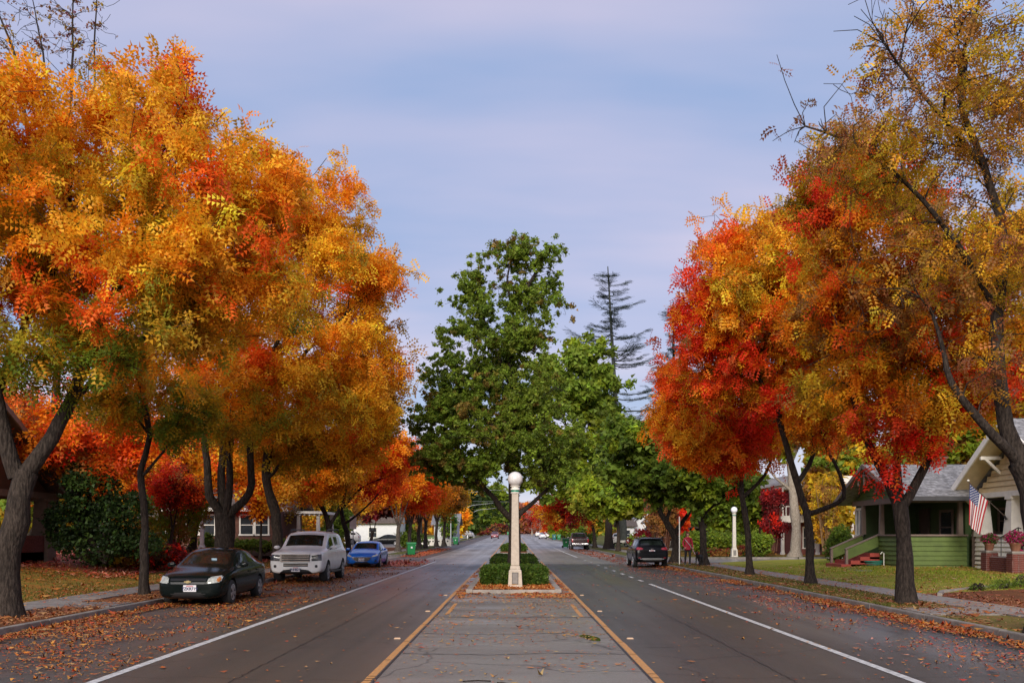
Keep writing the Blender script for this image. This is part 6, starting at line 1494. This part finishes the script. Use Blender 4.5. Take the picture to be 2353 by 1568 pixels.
def plate(root, c, face, text, size=(.3, .15)):
    """number plate; face +1 looks along local +x, -1 along -x"""
    p = MB().box(c, (.012, size[0], size[1])).build('number_plate', PLATE, root, local=True, bevel=.004)
    cu = bpy.data.curves.new('plate_text', 'FONT'); cu.body = text; cu.size = size[1]*.62; cu.align_x = 'CENTER'; cu.align_y = 'CENTER'; cu.extrude = .001; cu.offset = .0035; cu.space_character = .95
    t = link('plate_text', cu, p); t.location = (c[0]+face*.0085, c[1], c[2]-.012); t.rotation_euler = (R(90), 0, R(90)*face)
    dg = bpy.context.evaluated_depsgraph_get(); m2 = bpy.data.meshes.new_from_object(t.evaluated_get(dg)); m2.materials.clear(); m2.materials.append(PTXT)
    loc, rot = t.location.copy(), t.rotation_euler.copy(); bpy.data.objects.remove(t)
    t = link('plate_text', m2, p); t.location = loc; t.rotation_euler = rot
    MB().box((c[0]+face*.0075, c[1], c[2]+size[1]*.36), (.003, size[0]*.55, size[1]*.12)).build('plate_heading', PRED, p, local=True)
    return p
def assemble(label, stations, wheels, rt, paint_m, loc, rotz, cat='car', name='parked_car', sub=2, tw=.22, group=None, rim_m=RIM, mirrors=True, mir_m=None, handles=True):
    t = thing(name, label, cat, loc, rotz, group)
    parts, bvh = car_body(stations, wheels, rt, paint_m, sub)
    for nm, me in parts: link(nm, me, t)
    tm, rm, dk = wheel_mesh(rt, tw); wm = max(s[1] for s in stations)
    first = None
    for x, tr in wheels:
        for sg in (-1, 1):
            if first is None:
                ty = tm.build('wheel', RUB, t, smooth=True, local=True); ri = rm.build('rim', rim_m, ty, smooth=True, local=True); hb = dk.build('brake_hub', TRIM, ty, local=True); first = (ty, ri, hb)
            else:
                ty = link('wheel', first[0].data, t); ri = link('rim', first[1].data, ty); hb = link('brake_hub', first[2].data, ty)
            ty.location = (x, sg*(wm-tw/2-.012), rt); ty.rotation_euler = (0, .3*x, 0 if sg > 0 else math.pi)
    if mirrors:
        cab = [s for s in stations if 'W' in (s[8] if len(s) > 8 else '')]
        if cab:
            x, w, zb, zbelt, wb = cab[0][:5]
            for sg in (-1, 1):
                m = MB().lathe([(.02, 0), (.085, .015), (.1, .06), (.08, .12), (.02, .14)], 14).build('mirror', mir_m or paint_m, t, smooth=True, local=True)
                m.rotation_euler = (0, R(90), 0); m.location = (x-.36, sg*(w+.09), zbelt+.1); m.scale = (.72, 1.25, 1)
                MB().bar((x-.3, sg*(wb-.03), zbelt+.03), (x-.3, sg*(w+.06), zbelt+.07), .05).build('mirror_arm', TRIM, t, local=True)
    if handles:
        for st in stations:
            if len(st) > 8 and st[8].startswith('gd'):
                for sg in (-1, 1):
                    hit = bvh.ray_cast(Vector((st[9] if len(st) > 9 else st[0]-.75, sg*3, st[3]-.13)), Vector((0, -sg, 0)), 4)
                    if hit[0] is not None: MB().box(tuple(hit[0]+Vector((0, sg*.012, 0))), (.2, .035, .035)).build('handle', mir_m or paint_m, t, local=True, bevel=.012)
    return t, bvh
B2 = math.pi/2
# --- dark sedan, nose to the camera
SED = [(2.28, .56, .30, .55, .53, .58, .46, .60), (2.21, .72, .20, .63, .69, .67, .62, .69), (2.02, .82, .17, .72, .78, .77, .71, .80), (1.55, .855, .17, .81, .80, .86, .72, .90),
       (1.02, .86, .17, .90, .81, .935, .74, .98, 'gW'), (.28, .863, .17, .93, .80, 1.35, .60, 1.415, 'gd1', -.22), (-.22, .863, .17, .94, .80, 1.38, .61, 1.45, 'd1'), (-.31, .863, .17, .94, .80, 1.38, .61, 1.45, 'gd2', -1.05), (-1.0, .86, .17, .96, .80, 1.34, .60, 1.41, 'gR'),
       (-1.66, .855, .18, .985, .78, 1.04, .69, 1.075), (-2.06, .83, .20, .97, .76, 1.02, .68, 1.045), (-2.22, .76, .28, .82, .70, .88, .6, .93), (-2.28, .6, .36, .62, .56, .66, .5, .68)]
DKP = paint('paint_dark_navy_green', (.006, .009, .0085), .15)
c1, bv = assemble('dark green-black four-door sedan parked nose first beside the kerb', SED, ((1.33, 0), (-1.29, 0)), .315, DKP, (-8.1, 25.95, 0), -B2, mir_m=None)
for sg in (-1, 1):
    h = decal(bv, c1, 'headlight', [(2.3, sg*.80, .60), (2.3, sg*.47, .57), (2.3, sg*.52, .73), (2.3, sg*.83, .77)], (-1, -sg*.12, 0), LENS, .012, 10, 6)
    decal(bv, c1, 'turn_signal', [(2.3, sg*.80, .62), (2.3, sg*.70, .61), (2.3, sg*.72, .73), (2.3, sg*.80, .74)], (-1, -sg*.12, 0), AMBER, .016, 4, 4, parent=h)
g_ = decal(bv, c1, 'grille', [(2.3, -.42, .56), (2.3, .42, .56), (2.3, .45, .70), (2.3, -.45, .70)], (-1, 0, 0), TRIM, .006, 10, 5, round_=False)
MB().box((2.275, 0, .635), (.02, .84, .022)).build('grille_bar', DKP, g_, local=True)
em = MB().prism([(-.085, .602), (-.03, .602), (-.03, .585), (.04, .585), (.04, .602), (.085, .602), (.095, .632), (.05, .632), (.05, .65), (-.02, .65), (-.02, .632), (-.075, .632)], 'X', 2.285, 2.30).build('emblem', mat('gold_badge', (.62, .5, .25), .25, .1, 5, metal=.7), c1, local=True)
decal(bv, c1, 'lower_intake', [(2.3, -.4, .27), (2.3, .4, .27), (2.3, .46, .35), (2.3, -.46, .35)], (-1, 0, 0), TRIM, .004, 8, 3)
plate(c1, (2.292, .06, .455), 1, '7ZKR719', (.32, .165))
for sg in (-1, 1): decal(bv, c1, 'taillight', [(-2.3, sg*.78, .72), (-2.3, sg*.5, .74), (-2.3, sg*.52, .9), (-2.3, sg*.78, .92)], (1, -sg*.1, 0), TAIL, .01, 6, 4)
MB().box((.80, .2, 1.12), (.01, .14, .09), rz=0).build('dash_paper', mat('paper_blue', (.35, .5, .58), .6), c1, local=True)
MB().bar((.96, -.55, 1.03), (.72, .05, 1.125), .02).bar((.96, .1, 1.03), (.74, .6, 1.1), .02).build('wiper', TRIM, c1, local=True)

# --- large white off-roader
SUVL = [(2.60, .84, .46, .84, .82, .88, .78, .90), (2.57, .93, .36, 1.02, .90, 1.07, .84, 1.10), (2.42, .985, .34, 1.10, .94, 1.15, .85, 1.18), (1.75, .995, .34, 1.15, .94, 1.20, .84, 1.235),
        (1.24, 1.0, .34, 1.20, .93, 1.24, .83, 1.29, 'gW'), (.62, 1.0, .34, 1.23, .92, 1.79, .76, 1.87, 'gd1', -.05), (-.02, 1.0, .34, 1.24, .92, 1.83, .77, 1.93, 'd1'), (-.13, 1.0, .34, 1.24, .92, 1.83, .77, 1.93, 'gd2', -.95), (-1.08, 1.0, .34, 1.25, .92, 1.83, .77, 1.93, ''), (-1.2, 1.0, .34, 1.25, .92, 1.83, .77, 1.93, 'g'),
        (-2.12, .995, .36, 1.25, .91, 1.80, .76, 1.9, 'R'), (-2.5, .98, .38, 1.22, .88, 1.34, .80, 1.4), (-2.58, .93, .44, 1.08, .86, 1.14, .78, 1.18), (-2.61, .84, .5, .84, .8, .88, .74, .9)]
WHP = paint('paint_white_pearl', (.9, .895, .865), .25)
c2, bv = assemble('big white off-roader with chrome grille and dusty bonnet parked at the kerb', SUVL, ((1.52, 0), (-1.5, 0)), .40, WHP, (-7.95, 37.35, 0), -B2, 'off-roader', tw=.28, mir_m=WHP)
g_ = decal(bv, c2, 'grille', [(2.6, -.52, .80), (2.6, .52, .80), (2.6, .54, 1.06), (2.6, -.54, 1.06)], (-1, 0, 0), TRIM, .012, 10, 5, round_=False)
gb = MB()
for z in (.815, .895, .975, 1.05): MB().box((2.615, 0, z), (.05, 1.04, .034)).build('grille_bar', CHROME, g_, local=True, bevel=.008)
for sg in (-1, 1): MB().box((2.6, sg*.53, .93), (.06, .045, .27)).build('grille_frame', CHROME, g_, local=True, bevel=.008)
MB().lathe([(.01, 0), (.09, .0), (.09, .02), (.01, .03)], 16).build('emblem', mat('emblem_dark', (.05, .02, .02), .3), g_, local=True)
e_ = g_.children[-1]; e_.rotation_euler = (0, R(90), 0); e_.location = (2.64, 0, .93); e_.scale = (.6, 1.5, 1)
for sg in (-1, 1):
    decal(bv, c2, 'headlight', [(2.6, sg*.95, .84), (2.6, sg*.58, .82), (2.6, sg*.58, 1.04), (2.6, sg*.95, 1.07)], (-1, -sg*.2, 0), LENS_D, .015, 8, 6, round_=False)
    decal(bv, c2, 'fog_light', [(2.6, sg*.80, .58), (2.6, sg*.70, .58), (2.6, sg*.70, .68), (2.6, sg*.80, .68)], (-1, 0, 0), LENS_D, .012, 6, 6)
lo = decal(bv, c2, 'lower_intake', [(2.6, -.45, .62), (2.6, .45, .62), (2.6, .45, .74), (2.6, -.45, .74)], (-1, 0, 0), TRIM, .008, 8, 4, round_=False)
MB().box((2.612, 0, .68), (.03, .88, .022)).build('intake_bar', CHROME, lo, local=True)
plate(c2, (2.625, 0, .52), 1, '8NHB217', (.32, .17))
for sg in (-1, 1):
    MB().tube([(.35, sg*.7, 1.9), (.2, sg*.7, 1.97), (-1.9, sg*.7, 1.97), (-2.05, sg*.7, 1.92)], .028, 8).build('roof_rail', TRIM, c2, smooth=True, local=True)
    MB().box((0, sg*1.0, .38), (2.2, .1, .07)).build('running_board', TRIM, c2, local=True, bevel=.01)
MB().bar((1.2, -.6, 1.32), (.98, .05, 1.5), .022).bar((1.2, .12, 1.32), (1.0, .7, 1.46), .022).build('wiper', TRIM, c2, local=True)

# --- blue sedan
BLU = [(x, w*1.035, zb, zbelt*.985, wb*1.035, zr*.985, wr*1.03, zt*.985)+tuple(r_) for (x, w, zb, zbelt, wb, zr, wr, zt, *r_) in SED]
BLP = paint('paint_bright_blue', (.004, .115, .5), .22)
c3, bv = assemble('bright blue sedan with hexagonal grille parked behind the white off-roader', BLU, ((1.36, 0), (-1.34, 0)), .325, BLP, (-8.05, 52.7, 0), -B2)
g_ = decal(bv, c3, 'grille', [(2.3, -.30, .36), (2.3, .30, .36), (2.3, .52, .58), (2.3, -.52, .58)], (-1, 0, 0), TRIM, .01, 10, 6)
for z, w in ((.37, .62), (.42, .74), (.47, .86), (.52, .96), (.58, 1.04)): MB().box((2.29, 0, z), (.03, w, .016)).build('grille_bar', CHROME, g_, local=True)
for sg in (-1, 1):
    decal(bv, c3, 'headlight', [(2.3, sg*.86, .66), (2.3, sg*.55, .58), (2.3, sg*.56, .66), (2.3, sg*.86, .76)], (-1, -sg*.15, 0), LENS, .012, 8, 5)
    decal(bv, c3, 'fog_light', [(2.3, sg*.78, .36), (2.3, sg*.66, .34), (2.3, sg*.66, .40), (2.3, sg*.78, .46)], (-1, 0, 0), LENS_D, .01, 5, 4)
plate(c3, (2.315, 0, .45), 1, '7UHK430', (.3, .15))

# --- black crossover seen from behind
SUVS = [(2.28, .62, .36, .66, .6, .7, .52, .73), (2.2, .8, .27, .8, .77, .85, .68, .88), (1.95, .9, .24, .9, .85, .95, .75, .99), (1.45, .915, .24, .97, .86, 1.02, .76, 1.06),
        (.98, .92, .24, 1.03, .86, 1.07, .77, 1.12, 'gW'), (.2, .92, .24, 1.06, .85, 1.54, .67, 1.60, 'gd1', -.2), (-.25, .92, .24, 1.07, .85, 1.56, .68, 1.64, 'd1'), (-.34, .92, .24, 1.07, .85, 1.56, .68, 1.64, 'gd2', -1.1), (-1.15, .92, .25, 1.1, .85, 1.54, .66, 1.63, ''), (-1.25, .92, .25, 1.1, .85, 1.53, .66, 1.62, 'g'),
        (-1.78, .915, .27, 1.12, .84, 1.48, .63, 1.58, 'R'), (-2.14, .9, .3, 1.08, .82, 1.14, .72, 1.18), (-2.26, .86, .34, .92, .8, .98, .7, 1.02), (-2.3, .78, .4, .7, .72, .74, .66, .76)]
BKP = paint('paint_black', (.005, .0055, .007), .2)
c4, bv = assemble('black crossover parked facing away by the verge trees', SUVS, ((1.38, 0), (-1.32, 0)), .36, BKP, (7.42, 53.4, 0), B2, 'crossover')
for sg in (-1, 1):
    tl = decal(bv, c4, 'taillight', [(-2.3, sg*.86, .95), (-2.3, sg*.5, .97), (-2.3, sg*.5, 1.06), (-2.3, sg*.86, 1.12)], (1, -sg*.22, 0), TAIL, .012, 8, 5)
    decal(bv, c4, 'reflector', [(-2.3, sg*.74, .52), (-2.3, sg*.6, .52), (-2.3, sg*.6, .55), (-2.3, sg*.74, .55)], (1, 0, 0), TAIL, .01, 4, 2, round_=False)
    MB().tube([(.4, sg*.66, 1.6), (.2, sg*.66, 1.66), (-1.4, sg*.65, 1.66), (-1.55, sg*.64, 1.6)], .02, 6).build('roof_rail', CHROME, c4, local=True)
plate(c4, (-2.27, 0, .86), -1, '8FKV153', (.31, .16))
sb = decal(bv, c4, 'bumper_strip', [(-2.3, -.62, .42), (-2.3, .62, .42), (-2.3, .66, .52), (-2.3, -.66, .52)], (1, 0, 0), mat('strip_silver', (.2, .2, .2), .4, .1, 4, metal=.5), .02, 10, 4)
MB().box((-2.24, 0, 1.0), (.02, .14, .035)).build('emblem', CHROME, c4, local=True); MB().box((-2.27, .5, .8), (.012, .16, .03)).build('badge', CHROME, c4, local=True)
MB().prism([(-1.72, 1.6), (-2.0, 1.56), (-1.98, 1.53), (-1.7, 1.55)], 'Y', -.58, .58).build('spoiler', BKP, c4, local=True, bevel=.008)
MB().bar((-2.06, 0, 1.2), (-1.98, .34, 1.3), .02).build('rear_wiper', TRIM, c4, local=True)

# --- dark pickup further on
PICK = [(2.9, .86, .5, .9, .84, .95, .78, .98), (2.85, .95, .42, 1.1, .92, 1.14, .84, 1.17), (2.6, .99, .4, 1.16, .94, 1.2, .84, 1.23), (1.9, 1.0, .4, 1.2, .94, 1.24, .84, 1.27),
        (1.45, 1.0, .4, 1.24, .93, 1.28, .83, 1.32, 'gW'), (.8, 1.0, .4, 1.26, .92, 1.8, .74, 1.86, 'gd1', .1), (.25, 1.0, .4, 1.27, .92, 1.83, .75, 1.9, 'd1'), (.15, 1.0, .4, 1.27, .92, 1.83, .75, 1.9, 'gd2', -.55), (-.62, 1.0, .4, 1.28, .92, 1.8, .74, 1.87, 'R'), (-.86, 1.0, .4, 1.28, .93, 1.31, .86, 1.33),
        (-1.0, 1.0, .42, 1.28, .94, 1.3, .88, 1.3), (-2.75, .99, .5, 1.28, .94, 1.3, .88, 1.3), (-2.86, .97, .56, 1.22, .92, 1.25, .86, 1.26), (-2.9, .93, .62, 1.0, .9, 1.03, .84, 1.04)]
PKP = paint('paint_dark_maroon', (.035, .018, .018), .25)
c5, bv = assemble('dark maroon pickup truck parked facing away beside the green bins', PICK, ((1.85, 0), (-1.75, 0)), .42, PKP, (7.35, 108.2, road_z(106)), B2, 'pickup', tw=.28)
for sg in (-1, 1): decal(bv, c5, 'taillight', [(-2.95, sg*.96, .86), (-2.95, sg*.8, .86), (-2.95, sg*.8, 1.2), (-2.95, sg*.96, 1.2)], (1, -sg*.1, 0), TAIL, .015, 4, 5, round_=False)
MB().box((-2.95, 0, .62), (.14, 1.8, .17)).build('rear_bumper', CHROME, c5, local=True, bevel=.03); plate(c5, (-3.03, 0, .64), -1, '6R82174', (.31, .15))
decal(bv, c5, 'tailgate_panel', [(-2.95, -.7, .82), (-2.95, .7, .82), (-2.95, .7, 1.18), (-2.95, -.7, 1.18)], (1, 0, 0), PKP, .015, 6, 4, round_=False)

# --- smaller cars in the distance
RRV = [(x*.93, w*.97, zb, zbelt*.98, wb*.97, zr*.96, wr*1.02, zt*.945)+tuple([r_[0]]+([r_[1]*.93] if len(r_) > 1 else []) if r_ else ()) for (x, w, zb, zbelt, wb, zr, wr, zt, *r_) in SUVL]
c6, bv = assemble('white boxy off-roader standing side-on in the car park behind the blue car', RRV, ((1.4, 0), (-1.4, 0)), .39, paint('paint_white', (.7, .7, .69), .25), (-24.0, 134, road_z(134)+.16), math.pi, 'off-roader', sub=1, tw=.26)
for sg in (-1, 1): decal(bv, c6, 'taillight', [(-2.43, sg*.94, .9), (-2.43, sg*.74, .9), (-2.43, sg*.74, 1.16), (-2.43, sg*.94, 1.16)], (1, -sg*.3, 0), TAIL, .02, 4, 4, round_=False)
c7, bv = assemble('black sedan standing side-on behind the first vase-shaped tree', SED, ((1.33, 0), (-1.29, 0)), .32, BKP, (-16.4, 123.0, road_z(123)+.16), math.pi, sub=1)
for sg in (-1, 1): decal(bv, c7, 'headlight', [(2.3, sg*.80, .60), (2.3, sg*.47, .57), (2.3, sg*.52, .73), (2.3, sg*.83, .77)], (-1, -sg*.2, 0), LENS, .012, 6, 4)
c8, bv = assemble('small white hatchback parked on the grass beside the far street lights', SUVS, ((1.38, 0), (-1.32, 0)), .36, paint('paint_white', (.7, .7, .69), .25), (-11.2, 212, road_z(212)+.17), R(160), 'car', sub=1)
for sg in (-1, 1): decal(bv, c8, 'taillight', [(-2.3, sg*.86, .95), (-2.3, sg*.5, .97), (-2.3, sg*.5, 1.06), (-2.3, sg*.86, 1.12)], (1, -sg*.22, 0), TAIL, .012, 4, 4)
c9, bv = assemble('dull red hatchback driving towards the camera in the far lane', SUVS, ((1.38, 0), (-1.32, 0)), .36, paint('paint_dull_red', (.2, .03, .04), .3), (-4.35, 220, road_z(219)), -B2, 'car', 'moving_car', sub=1)
for sg in (-1, 1): decal(bv, c9, 'headlight', [(2.3, sg*.84, .8), (2.3, sg*.5, .78), (2.3, sg*.52, .9), (2.3, sg*.84, .95)], (-1, -sg*.2, 0), LENS, .02, 4, 4)
plate(c9, (2.3, 0, .6), 1, '5', (.3, .15))
SILV = paint('paint_silver', (.5, .51, .54), .3)
c10, bv = assemble('silver sedan nearest of the three pale cars driving away far up the road', BLU, ((1.36, 0), (-1.34, 0)), .325, SILV, (6.5, 215, road_z(215)), B2, 'car', 'moving_car', sub=1)
for sg in (-1, 1): decal(bv, c10, 'taillight', [(-2.3, sg*.8, .74), (-2.3, sg*.5, .76), (-2.3, sg*.52, .9), (-2.3, sg*.8, .93)], (1, -sg*.2, 0), TAIL, .02, 4, 4)
for lab, x, y in (('white sedan farthest up the road left of its two companions', 7.0, 272), ('pale car at the kerb half hidden by the silver sedan', 8.0, 238)):
    c = copy_tree(c10); c['label'] = lab; c.location = (x, y, road_z(y))
    for ch in c.children:
        if ch.name.startswith(('body', 'door')): ch.data = ch.data.copy(); ch.data.materials[0] = paint('paint_white', (.7, .7, .69), .25)
c11, bv = assemble('white estate car on the drive behind the yellow-green tree trunk', SUVS, ((1.38, 0), (-1.32, 0)), .36, paint('paint_white', (.7, .7, .69), .25), (13.5, 122, road_z(122)+.16), R(80), 'car', sub=1)
for sg in (-1, 1): decal(bv, c11, 'taillight', [(-2.3, sg*.86, .95), (-2.3, sg*.5, .97), (-2.3, sg*.5, 1.06), (-2.3, sg*.86, 1.12)], (1, -sg*.22, 0), TAIL, .012, 4, 4)

# ------------------------------------------------------------------ the woman in red and her dog
def skin_body(name, verts, edges, radii, mats, colour_fn, parent, sub=1, root_i=0):
    me = bpy.data.meshes.new(name); me.from_pydata(verts, edges, [])
    o = bpy.data.objects.new(name, me); COL.objects.link(o)
    sk = o.modifiers.new('skin', 'SKIN'); sk.use_smooth_shade = True
    lay = me.skin_vertices[0].data if me.skin_vertices else None
    if lay is None:
        bm = bmesh.new(); bm.from_mesh(me); bm.verts.layers.skin.verify(); bm.to_mesh(me); bm.free(); lay = me.skin_vertices[0].data
    for i, r_ in enumerate(radii): lay[i].radius = (r_, r_) if not isinstance(r_, tuple) else r_; lay[i].use_root = (i == root_i)
    s = o.modifiers.new('sub', 'SUBSURF'); s.levels = sub+1; s.render_levels = sub+1
    dg = bpy.context.evaluated_depsgraph_get(); m2 = bpy.data.meshes.new_from_object(o.evaluated_get(dg)); bpy.data.objects.remove(o)
    m2.materials.clear()
    for m in mats: m2.materials.append(m)
    for p in m2.polygons: p.material_index = colour_fn(p.center); p.use_smooth = True
    return link(name, m2, parent)
SKIN = mat('skin', (.42, .22, .15), .6, .08, 6); JACK = mat('jacket_red', (.35, .012, .03), .75, .2, 8, .3); PANTS = mat('leggings_black', (.012, .012, .014), .8, .2, 8); HAIR = mat('hair_auburn', (.12, .03, .015), .7, .3, 12); SHOE = mat('shoe_grey', (.12, .12, .13), .7, .1, 6); STRAP = mat('strap_pale', (.5, .45, .45), .7)
wp = W(1581, 1295, 49.6); wp.z = .17
wm_ = thing('person', 'woman in a red hooded jacket and black leggings walking with a dog on a lead', 'person', (9.05, 49.6, .17), R(0))
# local: faces -y (towards the camera), mid-stride
Vp = [(0, 0, .92), (0, -.01, 1.1), (0, 0, 1.3), (0, .01, 1.42), (0, 0, 1.49), (0, -.02, 1.60), (0, -.02, 1.68),
      (.09, 0, .88), (.10, -.10, .50), (.10, -.06, .10), (.10, -.2, .04),
      (-.09, 0, .88), (-.10, .06, .50), (-.10, .2, .12), (-.10, .08, .04),
      (.17, .0, 1.38), (.235, .03, 1.13), (.25, -.08, .92), (.255, -.12, .84),
      (-.17, .0, 1.38), (-.24, .04, 1.13), (-.2, -.1, .98), (-.17, -.16, .96)]
Ep = [(0, 1), (1, 2), (2, 3), (3, 4), (4, 5), (5, 6), (0, 7), (7, 8), (8, 9), (9, 10), (0, 11), (11, 12), (12, 13), (13, 14), (3, 15), (15, 16), (16, 17), (17, 18), (3, 19), (19, 20), (20, 21), (21, 22)]
Rp = [(.15, .12), (.14, .11), (.165, .12), (.11, .08), .052, (.082, .095), (.075, .085), .095, .062, .042, .04, .095, .062, .042, .04, .07, .055, .042, .03, .07, .055, .042, .03]
skin_body('body', Vp, Ep, Rp, [PANTS, JACK, SKIN, SHOE], lambda c: 3 if c.z < .09 else 0 if c.z < .86 and abs(c.x) < .19 else 2 if (c.z > 1.47 or (c.z < .95 and abs(c.x) > .16 and c.z > .7)) else 1, wm_)
MB().lathe([(.02, 0), (.1, .03), (.115, .1), (.1, .17), (.04, .21)], 14, (0, .025, 1.52)).build('hair', HAIR, wm_, smooth=True, local=True)
MB().lathe([(.12, 0), (.15, .05), (.12, .1), (.08, .12)], 14, (0, .03, 1.37)).build('hood', JACK, wm_, smooth=True, local=True)
MB().lathe([(.175, 0), (.18, .03), (.165, .1)], 16, (0, 0, .82)).build('jacket_hem', JACK, wm_, smooth=True, local=True)
MB().tube([(-.16, -.1, 1.36), (-.03, -.15, 1.2), (.12, -.13, 1.02), (.18, -.06, .9)], .016, 6).build('shoulder_strap', STRAP, wm_, local=True)
for sg, hx, hy, hz_ in ((1, .255, -.13, .80), (-1, -.165, -.19, .95)):
    h = MB()
    for k in range(4): h.tube([(hx+(k-1.5)*.017, hy, hz_), (hx+(k-1.5)*.018, hy-.025, hz_-.035-.006*(1.5-abs(k-1.5))), (hx+(k-1.5)*.017, hy-.02, hz_-.07)], .009, 5)
    h.tube([(hx-sg*.03, hy, hz_+.02), (hx-sg*.045, hy-.03, hz_-.01), (hx-sg*.03, hy-.045, hz_-.035)], .009, 5)
    h.build('fingers', SKIN, wm_, smooth=True, local=True)
for sg in (-1, 1): MB().lathe([(.004, 0), (.009, .004), (.004, .008)], 6, (sg*.03, -.112, 1.62)).build('eye', TRIM, wm_, local=True)
dog = thing('dog', 'black dog on a lead standing beside the woman in red', 'dog', (9.58, 49.3, .17), R(-25))
DOGM = mat('fur_black', (.015, .014, .014), .8, .3, 14, .5)
Vd = [(0, .28, .5), (0, .05, .47), (0, -.2, .5), (0, -.34, .6), (0, -.44, .68), (0, -.58, .63),
      (.085, .3, .44), (.095, .22, .3), (.09, .33, .17), (.09, .30, .03), (.09, .25, .02),
      (-.085, .3, .44), (-.095, .26, .3), (-.09, .38, .17), (-.09, .36, .03), (-.09, .31, .02),
      (.085, -.22, .42), (.085, -.2, .24), (.085, -.21, .04), (.085, -.25, .02), (-.085, -.22, .42), (-.085, -.26, .24), (-.085, -.3, .04), (-.085, -.34, .02), (0, .42, .54), (0, .58, .46)]
Ed = [(0, 1), (1, 2), (2, 3), (3, 4), (4, 5), (0, 6), (6, 7), (7, 8), (8, 9), (9, 10), (0, 11), (11, 12), (12, 13), (13, 14), (14, 15), (2, 16), (16, 17), (17, 18), (18, 19), (2, 20), (20, 21), (21, 22), (22, 23), (0, 24), (24, 25)]
Rd = [(.11, .12), (.11, .12), (.12, .15), .085, .08, .035, .075, .05, .028, .025, .025, .075, .05, .028, .025, .025, .055, .035, .026, .025, .055, .035, .026, .025, .03, .015]
skin_body('body', Vd, Ed, Rd, [DOGM], lambda c: 0, dog)
for sg in (-1, 1): MB().prism([(-.46, .74), (-.40, .73), (-.41, .62)], 'X', sg*.06-.012, sg*.06+.012).build('ear', DOGM, dog, local=True)
MB().lathe([(.09, 0), (.092, .02), (.09, .04)], 14, (0, -.36, .6)).build('collar', mat('collar_red', (.4, .03, .03), .6), dog, local=True)
ld = MB().tube([(9.305, 49.47, .99), (9.37, 49.42, .8), (9.42, 49.18, .74), (9.44, 48.98, .78)], .012, 5)
tag(ld.build('dog_lead', STRAP), 'pale dog lead between the hand of the woman and the black dog', 'lead')
# ------------------------------------------------------------------ small things by the houses
FL_P = [(.55, .02, .16), (.6, .06, .22), (.45, .02, .1)]; FL_G = [(.06, .12, .02), (.1, .15, .03)]
def flower_pot(label, x, y, z, s, seed, green=.4):
    t = thing('flower_pot', label, 'flower pot', (x, y, z), 0)
    MB().lathe([(.12*s, 0), (.17*s, .2*s), (.19*s, .22*s), (.19*s, .26*s), (.16*s, .26*s), (.15*s, .22*s), (.02, .22*s)], 18).build('pot', mat('terracotta', (.22, .09, .05), .8, .15, 8), t, smooth=True, local=True)
    r = np.random.default_rng(seed); n = 420
    d = r.normal(0, 1, (n, 3)); d /= np.linalg.norm(d, axis=1)[:, None]; P = d*r.uniform(.5, 1, n)[:, None]*np.array([.32, .32, .22])*s+np.array([0, 0, .42*s])
    pal = np.array(FL_P+FL_G); pr = np.array([(1-green)/3]*3+[green/2]*2); C = pal[r.choice(5, n, p=pr)]
    leaves('blossom', P, r.normal(0, 1, P.shape), .085*s*r.uniform(.7, 1.3, n), C, T_BROAD, t, seed)
    return t
flower_pot('planter of green and dusty pink flowers on the farther brick pier', 17.62, 35.32, 1.2, 1.0, 301, .65)
flower_pot('planter of magenta flowers on the nearer brick pier', 17.62, 33.48, 1.2, 1.15, 302, .25)
flower_pot('pot of pink flowers standing on the stoop of the cream house', 18.3, 34.6, .68, .9, 303, .3)
bs = thing('porch_chair', 'dark porch chair behind the white parapet of the cream house', 'chair', (20.4, 37.6, .95))
MB().b2(20.1, 20.7, 37.3, 37.9, 1.33, 1.4).build('seat', WOODB, bs); MB().b2(20.64, 20.72, 37.3, 37.9, 1.4, 2.0).build('backrest', WOODB, bs)
for dx in (.13, .67):
    for dy in (.05, .55): MB().b2(20.0+dx, 20.06+dx, 37.28+dy, 37.34+dy, .95, 1.33).build('leg', WOODB, bs)
# twigs lying on the median paving
for lab, pts in (('thin dark twig lying near the middle of the median paving', [(-.62, 11.6, .012), (-.45, 11.66, .014), (-.28, 11.62, .012)]), ('short curved twig on the median paving beside the thin twig', [(-.2, 11.5, .012), (-.12, 11.46, .016), (-.06, 11.4, .012)])):
    tag(MB().tube(pts, .008, 5).build('twig', BARK), lab, 'twig')
